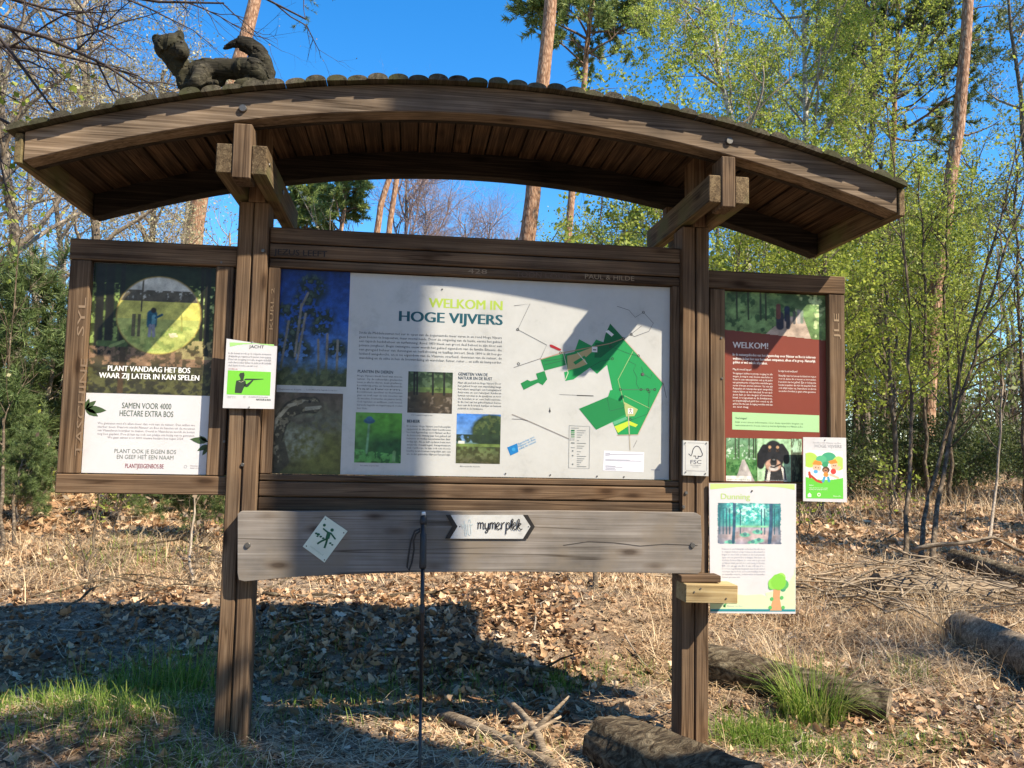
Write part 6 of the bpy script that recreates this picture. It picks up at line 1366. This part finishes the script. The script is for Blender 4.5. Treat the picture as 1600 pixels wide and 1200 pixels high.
# ================================================================== birches and other leafing trees at the right
BK = dict(trunk=bark_birch, bough=bark_twig, leaf=leaf_birch)
tree('birch_tree', px_path([(1190, 800), (1178, 500), (1150, 250), (1122, 100), (1098, -60), (1085, -180)], 14), 0.12, 0.03, 'leafy', 201, 'leaning birch in pale yellow green leaf above the right of the roof', t0=0.40, L=2.7, n1=22, n2=6, n3=5, n4=4, leaves=4, cluster=4, ls=0.056, up=0.5, up3=-0.2, up4=-0.4, jit=0.03, **BK)
tree('birch_tree', px_path([(1275, 790), (1270, 500), (1262, 250), (1255, 50), (1245, -150)], 16), 0.13, 0.03, 'leafy', 202, 'upright birch in yellow green leaf over the right roof end', t0=0.38, L=2.9, n1=24, n2=6, n3=5, n4=4, leaves=4, cluster=4, ls=0.06, up=0.6, up3=-0.2, up4=-0.4, jit=0.03, **BK)
tree('broadleaf_tree', px_path([(1352, 770), (1352, 600), (1355, 390), (1361, 150), (1368, -60), (1372, -160)], 18), 0.15, 0.04, 'leafy', 203, 'dark stemmed tree with upswept boughs behind the right roof end', t0=0.42, L=3.2, n1=20, n2=6, n3=5, n4=4, leaves=4, cluster=3, ls=0.064, up=0.6, jit=0.05, trunk=bark_grey, bough=bark_grey, leaf=leaf_birch)
tree('broadleaf_tree', px_path([(1640, 800), (1625, 500), (1600, 250), (1582, 60), (1570, -60)], 16), 0.12, 0.03, 'leafy', 204, 'tree in sparse bluish leaf at the right edge against the sky', t0=0.35, L=3.0, n1=20, n2=6, n3=5, n4=5, leaves=7, ls=0.07, up=0.4, up3=-0.2, jit=0.05, trunk=bark_grey, bough=bark_twig, leaf=leaf_blue)
tree('birch_tree', px_path([(1222, 780), (1215, 600), (1200, 420), (1190, 250), (1185, 120)], 22), 0.12, 0.03, 'leafy', 205, 'farther birch seen low between roof end and right panel', t0=0.35, L=2.8, n1=20, n2=6, n3=5, n4=3, leaves=5, ls=0.08, up=0.5, jit=0.06, **BK)
tree('broadleaf_tree', px_path([(1500, 775), (1505, 600), (1512, 430), (1516, 330), (1520, 250)], 22), 0.12, 0.03, 'leafy', 206, 'low spreading tree in fresh leaf right of the tall right trunk', t0=0.25, L=3.0, n1=22, n2=6, n3=5, n4=3, leaves=5, ls=0.08, up=0.4, jit=0.06, trunk=bark_grey, bough=bark_grey, leaf=leaf_fresh)
SK_ = dict(trunk=bark_stem, bough=bark_stem, leaf=leaf_fresh)
def sap(label, pix, Y, r0, seed, foot, leaf=leaf_fresh, **kw):
    base = atG(*foot)
    P = [np.array([base[0], base[1], gz(*base) - 0.05])] + [np.array(at(px, py, Y)) for px, py in pix]
    a = dict(t0=0.3, L=1.0, n1=12, n2=4, n3=3, leaves=3, ls=0.05, r2=0.005, r3=0.003, up=0.4, jit=0.03, wob=0.012, sides=8); a.update(SK_); a['leaf'] = leaf; a.update(kw)
    return tree('young_tree', P, r0, r0 * 0.25, 'leafy', seed, label, **a)
sap('slim grey young stem, leftmost of the close stems at the right', [(1420, 740), (1428, 560), (1412, 400), (1395, 260), (1385, 160)], 5.2, 0.026, 301, (1412, 885), leafcut=0.5, n3=4)
sap('young stem leaning right in front of the tall right trunk', [(1455, 760), (1485, 640), (1512, 540), (1547, 400), (1580, 280), (1600, 200)], 5.0, 0.027, 302, (1433, 892), leafcut=0.5, n3=4)
sap('young stem leaning right, rightmost of the close clump', [(1472, 740), (1520, 560), (1555, 440), (1592, 330), (1620, 240)], 4.9, 0.030, 303, (1453, 903), leafcut=0.5, n3=4)
sap('pale crooked thin stem standing alone near the right edge', [(1552, 790), (1561, 720), (1567, 600), (1562, 470), (1556, 380)], 6.2, 0.022, 304, (1545, 858), trunk=bark_twig, leafcut=0.6)
sap('thin stem showing below and above the grey plank near its right end', [(930, 800), (936, 600), (944, 420), (938, 340), (942, 285)], 3.6, 0.02, 305, (925, 938), L=0.75, t0=0.45, ls=0.06, n1=10)
sap('thin pale stem under the left panel, nearest the left post', [(298, 860), (301, 790), (306, 700), (310, 600)], 3.4, 0.016, 306, (297, 942), L=0.5, leafcut=0.3, t0=0.15, trunk=bark_twig, leaf=leaf_brown, n1=14)
sap('thin dark stem under the left panel, left of the pale one', [(142, 860), (150, 780), (154, 700), (150, 600)], 3.3, 0.014, 307, (137, 947), L=0.5, leafcut=0.25, t0=0.25, leaf=leaf_brown)
sap('thin slanting dark stem at the left edge of the picture', [(6, 640), (22, 470), (32, 380), (45, 280)], 6.0, 0.02, 308, (2, 870), L=0.9, leaves=1, leafcut=0.3, leaf=leaf_bud)
sap('second slanting dark stem left of the left panel', [(28, 660), (40, 500), (52, 400)], 6.5, 0.016, 309, (24, 860), L=0.8, leaves=1, leafcut=0.3, leaf=leaf_bud)
tree('broadleaf_tree', px_path([(1378, 800), (1377, 640), (1385, 580), (1374, 520), (1372, 400), (1376, 250)], 14), 0.085, 0.03, 'leafy', 310, 'thin dark trunk with an S bend right of the right panel', t0=0.45, L=1.9, n1=14, n2=5, n3=5, leaves=4, ls=0.06, jit=0.05, nseg=22, **SK_)
tree('broadleaf_tree', px_path([(1336, 800), (1335, 620), (1332, 420), (1328, 280)], 17), 0.08, 0.03, 'leafy', 311, 'straight thin trunk just right of the right panel', t0=0.4, L=2.0, n1=14, n2=5, n3=5, leaves=4, ls=0.065, jit=0.05, **SK_)
# ================================================================== thicket of young trees: a few kinds, each copied
rt = np.random.default_rng(77)
GT = 'slender young trees of the thicket at the right'
LT = 'slender young tree in fresh leaf in the thicket right of the shelter'
protos = [tree('thicket_tree', [(0, 0, -0.1), (0.05, 0.02, 1.5), (0.0, -0.1, 3.2), (0.15, 0.0, 5.2)], 0.05, 0.012, 'leafy', 400 + k, LT, group=GT, t0=0.22, L=1.7, n1=16, n2=6, n3=5, n4=3, leaves=3, cluster=3, ls=0.055, up=0.35, jit=0.02, r2=0.007, r3=0.004, trunk=bark_grey, bough=bark_grey, leaf=(leaf_fresh, leaf_birch, leaf_fresh)[k]) for k in range(3)]
spots = [(4.6, 9.5), (6.4, 9.0), (8.6, 10.0), (5.6, 12.0), (7.6, 12.8), (10.2, 12.4), (4.3, 14.6), (6.6, 15.6), (9.2, 15.2), (12.2, 14.6), (5.4, 18.2), (8.0, 18.6), (11.0, 18.0), (14.0, 17.6), (4.4, 21.5), (7.2, 22.5), (10.4, 22.0), (13.4, 22.4), (16.6, 21.5), (6.0, 26), (9.4, 26), (13.0, 26.5), (17.0, 26.0), (20.0, 27.0)]
for i, (x, y) in enumerate(spots):
    s = rt.uniform(0.75, 1.25) * (1 + 0.012 * y); x += rt.normal(0, 0.3); y += rt.normal(0, 0.4); z = gz(x, y)
    if i < 3: o = protos[i]; o.location = (x, y, z); o.rotation_euler = (0, 0, rt.uniform(0, 6.3)); o.scale = (s, s, s)
    else: copy_tree(protos[i % 3], (x, y, z), rt.uniform(0, 6.3), s)
GP = 'slim bare boled trees among the thicket'
pole_p = tree('slim_tree', [(0, 0, -0.1), (0.06, 0.02, 2.5), (0.0, -0.05, 5.5), (0.1, 0.0, 9.0)], 0.055, 0.02, 'leafy', 440, 'slim dark bare boled tree among the thicket at the right', group=GP, t0=0.5, L=1.5, n1=12, n2=5, n3=4, n4=2, leaves=3, ls=0.07, up=0.5, jit=0.03, trunk=bark_stem, bough=bark_stem, leaf=leaf_birch)
first = True
for i in range(20):
    y = rt.uniform(8.5, 21); d = y + 3.9; x = rt.uniform(0.34, 0.80) * d; s = rt.uniform(0.5, 0.75)
    if first: pole_p.location = (x, y, gz(x, y)); pole_p.scale = (s, s, s); first = False
    else: copy_tree(pole_p, (x, y, gz(x, y)), rt.uniform(0, 6.3), s)
# dark evergreen undergrowth
GS = 'dark shrubs under the trees'
sh = tree('dark_shrub', [(0, 0, -0.05), (0.02, 0, 0.5), (0, 0.05, 1.2)], 0.03, 0.01, 'leafy', 420, 'dark green shrub low under the trees behind the shelter', 'shrub', GS, t0=0.02, L=1.0, n1=22, n2=6, n3=5, leaves=9, ls=0.06, a1=0.9, up=0.3, jit=0.06, r2=0.006, r3=0.004, fall=0.2, leaf=leaf_dark)
shs = [(3.9, 6.6), (5.2, 9.0), (3.5, 8.4), (7.2, 10.6), (9.8, 12.0), (-6.5, 11.0), (-4.2, 13.0), (-2.0, 12.0), (0.2, 13.5), (1.8, 12.5), (-8.5, 13.5), (-3.2, 9.8), (-5.2, 8.6), (-7.4, 9.6), (-1.4, 9.0), (0.9, 9.6), (2.4, 8.8), (6.2, 10.2), (8.4, 11.6), (11.2, 12.4), (4.4, 10.6), (10.5, 11.6), (12.5, 13.5), (14.5, 15.0), (16.5, 17.5), (18.5, 18.0), (13.0, 11.5), (3.2, 11.0), (4.6, 12.4), (6.4, 13.4), (12, 13)]
for i, (x, y) in enumerate(shs):
    s = rt.uniform(0.6, 1.0); z = gz(x, y)
    if i == 0: sh.location = (x, y, z); sh.scale = (s, s, s)
    else: copy_tree(sh, (x, y, z), rt.uniform(0, 6.3), s)
# ================================================================== left: young pines, leafless trees
YPN = dict(trunk=bark_twig, bough=bark_twig, leaf=needle_sapling)
def ypine(label, px, top, Y, seed, src=None):
    b = np.array(at(px, 790, Y)); x, y = b[0], Y; z = gz(x, y); H = at(px, top, Y)[2] - z
    if src: return copy_tree(src, (x, y, z), seed * 1.3, H / 3.6, label)
    return tree('young_pine', [(x, y, z - 0.05), (x + 0.03, y, z + H * 0.5), (x, y, z + H)], 0.04, 0.01, 'pine', seed, label, t0=0.03, L=1.25, n1=32, n2=5, n3=4, per=13, nl=0.15, nw=0.011, tufts=4, a1=1.1, up=0.5, fall=0.65, **YPN)
yp = ypine('bushy young pine left of the left panel', 62, 470, 7.0, 501)
ypine('young pine tight against the left edge of the left panel', 112, 440, 7.8, 3, yp)
ypine('young pine topping out above the left panel near its left end', 205, 335, 8.2, 4, yp)
ypine('young pine topping out above the left panel beside the left post', 330, 345, 7.6, 5, yp)
ypine('low young pine showing below the left panel beside the left post', 318, 610, 4.6, 6, yp)
ypine('low young pine showing below the left panel near its middle', 185, 650, 5.6, 7, yp)
ypine('bushy young pine cut by the left edge of the picture', -12, 560, 6.0, 2, yp)
ypine('low young pine under the left panel, right of its middle', 255, 660, 6.8, 11, yp)
ypine('young pine at the left edge standing before the bushy one', 28, 640, 5.2, 12, yp)
ypine('small young pine in the straw behind the grey plank', 480, 780, 6.2, 8, yp)
ypine('small young pine behind the right half of the grey plank', 985, 770, 8.2, 9, yp)
BUD = dict(trunk=bark_grey, bough=bark_twig, leaf=leaf_bud, leaves=4, ls=0.05, jit=0.04)
tree('budding_tree', px_path([(36, 800), (28, 500), (8, 250), (-10, 0), (-30, -200)], 11), 0.11, 0.04, 'leafy', 601, 'tree with pale buds on fine grey twigs at the left edge', t0=0.22, L=3.0, n1=22, n2=7, n3=6, n4=4, up=0.3, r3=0.006, r4=0.004, **BUD)
tree('budding_tree', px_path([(150, 785), (152, 500), (142, 250), (120, 0), (100, -160)], 15), 0.12, 0.04, 'leafy', 602, 'tall budding tree behind the left roof end', t0=0.25, L=3.3, n1=22, n2=7, n3=6, n4=4, up=0.35, r3=0.006, r4=0.0045, **BUD)
tree('budding_tree', px_path([(225, 778), (232, 520), (242, 250), (255, 110)], 19), 0.13, 0.04, 'leafy', 603, 'budding tree with pale yellow tips behind the carved animal', t0=0.3, L=2.8, n1=22, n2=7, n3=6, n4=4, up=0.4, r3=0.007, r4=0.005, trunk=bark_grey, bough=bark_twig, leaf=leaf_bud, leaves=4, ls=0.06, jit=0.05)
tree('budding_tree', px_path([(-90, 800), (-80, 500), (-60, 250), (-40, 60)], 14), 0.13, 0.05, 'leafy', 604, 'grey twigged tree mostly beyond the left edge', t0=0.2, L=3.6, n1=22, n2=7, n3=6, n4=4, up=0.3, r3=0.006, r4=0.004, **BUD)
tree('budding_tree', px_path([(90, 778), (92, 600), (96, 450), (90, 300), (85, 180)], 22), 0.13, 0.04, 'leafy', 605, 'farther grey budding tree seen over the young pines', t0=0.2, L=3.2, n1=22, n2=7, n3=6, n4=3, up=0.4, r3=0.008, r4=0.006, trunk=bark_grey, bough=bark_twig, leaf=leaf_bud, leaves=3, ls=0.06, jit=0.05)
# leafless tree close by at the left whose dark branches hang over the roof
rr = np.random.default_rng(611)
lb = np.array([-5.6, 1.6, gz(-5.6, 1.6)])
ov = empty('overhanging_tree', tuple(lb), 'leafless tree beyond the left edge hanging dark branches over the roof', 'tree')
TPt = smooth_path([(0, 0, -0.1), (0.1, 0, 2.5), (0.05, 0.1, 5), (0.3, 0.1, 8)], 14); TRt = np.linspace(0.13, 0.06, 14)
link('trunk', tubes('trunk', [(TPt[None], TRt[None], 12)]), bark_black, ov)
bgh = [([(-190, 210), (-60, 60), (30, 30), (100, 70), (160, 150), (215, 118)], 2.6), ([(-190, 120), (-40, 20), (60, 36), (140, 62), (190, 95), (245, 155)], 2.2), ([(-190, -90), (60, -60), (130, 10), (200, 25), (260, 20), (350, 5)], 2.4), ([(-190, -130), (120, -110), (300, -60), (400, -40), (450, 0), (478, 30)], 2.5), ([(-190, 260), (-80, 200), (0, 170), (70, 190), (120, 240)], 2.0), ([(-190, 0), (-60, -20), (20, 60), (50, 130), (90, 180)], 1.8), ([(-190, -60), (-30, -40), (80, -10), (150, 40), (180, 60)], 3.0)]
B1 = np.stack([smooth_path([TPt[int(6 + k)] + lb if False else np.array(at(*pt[0], Yb)) if False else lb + TPt[5 + k % 6]] + [np.array(at(*q, Yb)) for q in pt[1:]], 9) - lb for k, (pt, Yb) in enumerate(bgh)])
Q1 = np.tile(np.linspace(0.034, 0.007, 9), (len(bgh), 1))
b2, q2 = spawn(B1, Q1, rr, 10, 0.3, 1.0, 0.7, 0.8, 0.009, 6, -0.1, 0.16); b3, q3 = spawn(b2, q2, rr, 5, 0.2, 1.0, 0.7, 0.36, 0.0045, 5, -0.1, 0.18); b4, q4 = spawn(b3, q3, rr, 3, 0.2, 1.0, 0.7, 0.16, 0.003, 4, 0, 0.2)
link('boughs', tubes('boughs', [(B1, Q1, 8), (b2, q2, 5), (b3, q3, 4), (b4, q4, 3)]), bark_black, ov)
Qp, Dp = along(b4, rr, 1, 0.7, 0.004); link('buds', quads_leaf(Qp[rr.random(len(Qp)) < 0.35], 0.022, rr, 'buds'), leaf_brown, ov)
# a few fresh leaves reaching in low at the left edge
sap('leafy twigs of a young tree entering at the left edge under the roof end', [(-70, 700), (-60, 480), (-30, 330), (10, 250), (40, 150)], 2.2, 0.03, 612, (-90, 980), L=0.6, n1=10, leaves=2, ls=0.05, t0=0.6)
# ================================================================== leafless crowns seen in the gap under the roof
PURP = dict(trunk=bark_grey, bough=bark_purple, leaf=leaf_brown, leaves=0)
bare = tree('bare_tree', px_path([(660, 772), (662, 500), (664, 400), (666, 330)], 36), 0.14, 0.03, 'leafy', 701, 'leafless purple grey crown, leftmost in the gap under the roof', t0=0.45, L=3.2, n1=20, n2=8, n3=6, n4=4, up=0.9, r2=0.03, r3=0.018, r4=0.012, **PURP)
b0 = np.array(bare.location)
for px, Y, s, lab in ((712, 38, 1.0, 'leafless purple grey crown in the middle of the gap under the roof'), (762, 35, 0.95, 'leafless crown right of the middle of the gap under the roof'), (800, 39, 0.92, 'leafless crown just left of the thick pine trunk'), (628, 40, 1.42, 'tall leafless crown showing its top over the ridge of the roof')):
    q = at(px, 775, Y); copy_tree(bare, (q[0], Y, gz(q[0], Y)), px * 0.7, s, lab)
for px, Y, top, lab in ((850, 26, 400, 'low pale green bush top right of the thick pine trunk in the gap'), (1000, 24, 375, 'low pale green bush top at the right end of the gap under the roof')):
    q = at(px, 775, Y); H = at(px, top, Y)[2]; copy_tree(protos[1], (q[0], Y, gz(q[0], Y)), px * 0.3, H / 6.6, lab, 'pale young trees in the gap under the roof')
# ================================================================== trees behind the photographer that shade the board
tree('shade_tree', [(3.49, -2.97, -0.1), (3.5, -2.97, 3), (3.48, -2.95, 7), (3.5, -2.97, 12)], 0.235, 0.21, 'leafy', 801, 'bare trunk with added leaf clumps standing beside the photographer and shading the board', t0=0.93, L=1.5, n1=6, n2=3, n3=2, wob=0.0, trunk=bark_pine_dark, bough=bark_grey)
rs = np.random.default_rng(803); st_ = bpy.data.objects['shade_tree']
qd = rs.normal(0, 1, (1900, 3)); qd /= np.linalg.norm(qd, axis=1, keepdims=True); qd *= rs.random((1900, 1)) ** 0.4
link('shade_clump', quads_leaf(qd * np.array([0.65, 0.6, 0.85]) + np.array([-0.34, -0.34, 4.9]), 0.11, rs, 'shade_clump'), leaf_fresh, st_)  # leaf clump added out of view to shade the middle foreground
q2_ = rs.normal(0, 1, (1100, 3)); q2_ /= np.linalg.norm(q2_, axis=1, keepdims=True); q2_ *= rs.random((1100, 1)) ** 0.33
link('shade_clump', quads_leaf(q2_ * np.array([0.75, 0.6, 0.5]) + np.array([-1.25, -0.25, 5.15]), 0.10, rs, 'shade_clump'), leaf_fresh, st_)  # second clump added out of view to dapple the left foreground
cb2 = np.array([[[0, 0, 4.9], [-0.4, -0.1, 5.05], [-0.8, -0.2, 5.1], [-1.25, -0.25, 5.2], [-1.8, -0.3, 5.25]]]) + rs.normal(0, 0.02, (1, 5, 3))
link('shade_clump_boughs', tubes('shade_clump_boughs', [(cb2, np.linspace(0.035, 0.01, 5)[None], 6)]), bark_grey, st_)  # bough added to carry the dappling clump
cb = np.stack([np.stack([np.array([0, 0, 4.2 + 0.3 * k]) * (1 - q) + (np.array([-0.55, -0.5, 4.6 + 0.35 * k]) + rs.normal(0, 0.1, 3)) * q for q in np.linspace(0, 1, 5)]) for k in range(4)])
link('shade_clump_boughs', tubes('shade_clump_boughs', [(cb, np.tile(np.linspace(0.03, 0.008, 5), (4, 1)), 6)]), bark_grey, st_)  # boughs added to carry the shading clump
tree('shade_tree', [(8.3, -2.6, -0.1), (8.4, -2.5, 3), (8.3, -2.6, 7)], 0.16, 0.05, 'leafy', 802, 'young leafing tree right of the photographer shading the right foreground', t0=0.25, L=1.6, n1=14, n2=5, n3=5, leaves=4, ls=0.08, trunk=bark_grey, bough=bark_grey, leaf=leaf_fresh)
# ================================================================== the far wood
def far_wood(name, label, trees, leafmat_, trunkmat, seed, per, size, thin=False):
    rr = np.random.default_rng(seed); n = len(trees); T = np.array(trees); x, y, h = T.T
    base = np.stack([x, y, hz(x, y) - 0.1], 1); topp = base + np.stack([rr.normal(0, 0.4, n), rr.normal(0, 0.4, n), h], 1)
    u = np.linspace(0, 1, 6)[None, :, None]; Pt = base[:, None] * (1 - u) + topp[:, None] * u + rr.normal(0, 0.08, (n, 6, 3)); Rt = (0.05 + 0.009 * h)[:, None] * np.linspace(1, 0.35, 6)[None]
    b1, q1 = spawn(Pt, Rt, rr, 9, 0.3, 1.0, 0.8, 2.2, 0.035, 5, 0.5, 0.14); b2, q2 = spawn(b1, q1, rr, 4, 0.3, 1.0, 0.7, 1.0, 0.016, 4, 0.3, 0.16)
    tk = tag(link(name, tubes(name, [(Pt, Rt, 6), (b1, q1, 4), (b2, q2, 3)]), trunkmat), label, kind='stuff')
    Q, D = along(b2, rr, max(1, per // 36), 0.2, 0.22)
    o = link(name + '_foliage', quads_leaf(Q, size, rr, 'foliage'), leafmat_); tag(o, label + ', its leaves', kind='stuff')
def rand_trees(n, xr, yr, hr, seed, keep=None):
    rr = np.random.default_rng(seed); out = []
    while len(out) < n:
        x, y, h = rr.uniform(*xr), rr.uniform(*yr), rr.uniform(*hr)
        px, py, d = project((x, y, h))
        if d < 5: continue
        if 420 < px < 1045:
            lim = 395 + 40 * rr.random(); hm = at(px, lim, y)[2]; h = min(h, hm)
        if keep and not keep(px, py): continue
        out.append((x, y, h))
    return out
far_wood('distant_green_wood', 'far off wood in spring green behind the right half', rand_trees(95, (2, 46), (28, 50), (6, 12), 901), leaf_fresh, bark_grey, 902, 260, 0.17)
far_wood('distant_grey_wood', 'far off grey budding wood behind the left half', rand_trees(85, (-48, 2), (26, 50), (6, 13), 903), leaf_bud, bark_twig, 904, 110, 0.13)
far_wood('distant_dark_wood', 'far off dark pines and undergrowth low behind everything', rand_trees(100, (-50, 50), (26, 56), (2, 4), 905) + rand_trees(40, (14, 52), (18, 44), (2, 4.5), 907), leaf_dark, bark_grey, 906, 200, 0.22)
rr = np.random.default_rng(930); ring = []  # unseen ring of trees, added to cut the low sky light
while len(ring) < 120:
    a = rr.uniform(0, 2 * np.pi); d = rr.uniform(9.5, 30); x, y = -0.3 + d * np.cos(a), -2.5 + d * np.sin(a)
    if y > -4 and not (y < 9 and (x < -0.31 - 0.75 * (y + 3.9) - 3 or x > 1.5 + 0.95 * (y + 3.9) + 3)): continue
    off = abs((np.degrees(np.arctan2(y, x)) - np.degrees(np.arctan2(-1.0, 1.37)) + 180) % 360 - 180)
    ring.append((x, y, min(13, (0.95 if off > 35 else 0.55) * d * rr.uniform(0.75, 1.0))))
far_wood('sky_blocking_wood', 'unseen wood added behind and beside the photographer to block sky light', ring, leaf_dark, bark_grey, 931, 220, 0.34)
# low bramble and heather like plants on the forest floor
rl = np.random.default_rng(950)
lows = [(-2.2, 5.2, 'leafy sprig in the straw under the left panel near its left end'), (-0.4, 6.0, 'leafy sprig farther back under the grey plank'), (0.8, 5.4, 'leafy sprig farther back left of the right post'), (3.4, 5.0, 'leafy sprig in the straw below the tall white notice'), (5.0, 6.6, 'leafy sprig at the foot of the close stems'), (6.4, 7.0, 'leafy sprig near the right edge before the thicket'), (-4.4, 6.0, 'leafy sprig at the foot of the young pine on the left'), (-1.1, 4.0, 'low leafy sprig under the grey plank at its left'), (0.1, 4.3, 'low leafy sprig under the middle of the grey plank'), (1.2, 3.6, 'low leafy sprig left of the right post'), (2.5, 4.4, 'low leafy sprig in the straw right of the right post'), (-3.0, 4.3, 'low leafy sprig under the left panel'), (4.3, 5.5, 'low leafy sprig before the dark shrubs')]
lp = None
for i, (x, y, lab) in enumerate(lows):
    z = gz(x, y)
    if lp is None:
        lp = tree('leafy_sprig', [(x, y, z - 0.02), (x, y, z + 0.2), (x + 0.03, y, z + 0.45)], 0.008, 0.003, 'leafy', 951, lab, 'shrub', t0=0.05, L=0.4, n1=12, n2=4, n3=3, leaves=2, ls=0.032, r2=0.003, r3=0.002, jit=0.015, wob=0.01, leaf=leaf_fresh, a1=0.8)
    else: copy_tree(lp, (x, y, z), i * 1.1, rl.uniform(0.9, 1.3) * (1.0 + 0.12 * max(0, y - 4)), lab)
# twig pile at the right
rr = np.random.default_rng(960); n = 170
pc = atG(1490, 940); c = np.stack([rr.normal(pc[0], 0.8, n), rr.normal(pc[1], 0.5, n), np.zeros(n)], 1); a = rr.normal(0.15, 0.7, n); L = rr.uniform(0.3, 1.2, n)
d = np.stack([np.cos(a), np.sin(a), rr.normal(0, 0.14, n)], 1); u = np.linspace(-0.5, 0.5, 6)[None, :, None]
P = c[:, None] + d[:, None] * u * L[:, None, None] + rr.normal(0, 0.018, (n, 6, 3)); P[:, :, 2] += hz(P[:, :, 0], P[:, :, 1]) + (0.03 + 0.28 * rr.random(n) * np.exp(-((c[:, 0] - pc[0]) ** 2 + (c[:, 1] - pc[1]) ** 2)))[:, None]
R = rr.uniform(0.004, 0.012, n)[:, None] * np.linspace(1, 0.5, 6)[None]
tag(link('twig_pile', tubes('twig_pile', [(P, R, 5)]), wood_dead), 'heap of bleached twigs on the straw at the right', kind='stuff')
n = 260; x, y = in_view(n, -0.4, 7, rr); a = rr.random(n) * 6.28; L = rr.uniform(0.12, 0.6, n); d = np.stack([np.cos(a), np.sin(a), np.zeros(n)], 1)
P = np.stack([x, y, np.zeros(n)], 1)[:, None] + d[:, None] * u * L[:, None, None] + rr.normal(0, 0.012, (n, 6, 3)); P[:, :, 2] = hz(P[:, :, 0], P[:, :, 1]) + 0.012 + np.abs(rr.normal(0, 0.012, (n, 6)))
R = rr.uniform(0.002, 0.007, n)[:, None] * np.linspace(1, 0.5, 6)[None]
tag(link('fallen_twigs', tubes('fallen_twigs', [(P, R, 5)]), bark_twig), 'thin fallen twigs scattered over the leaves', kind='stuff')
print('script', round(time.time() - T0, 1), 's')
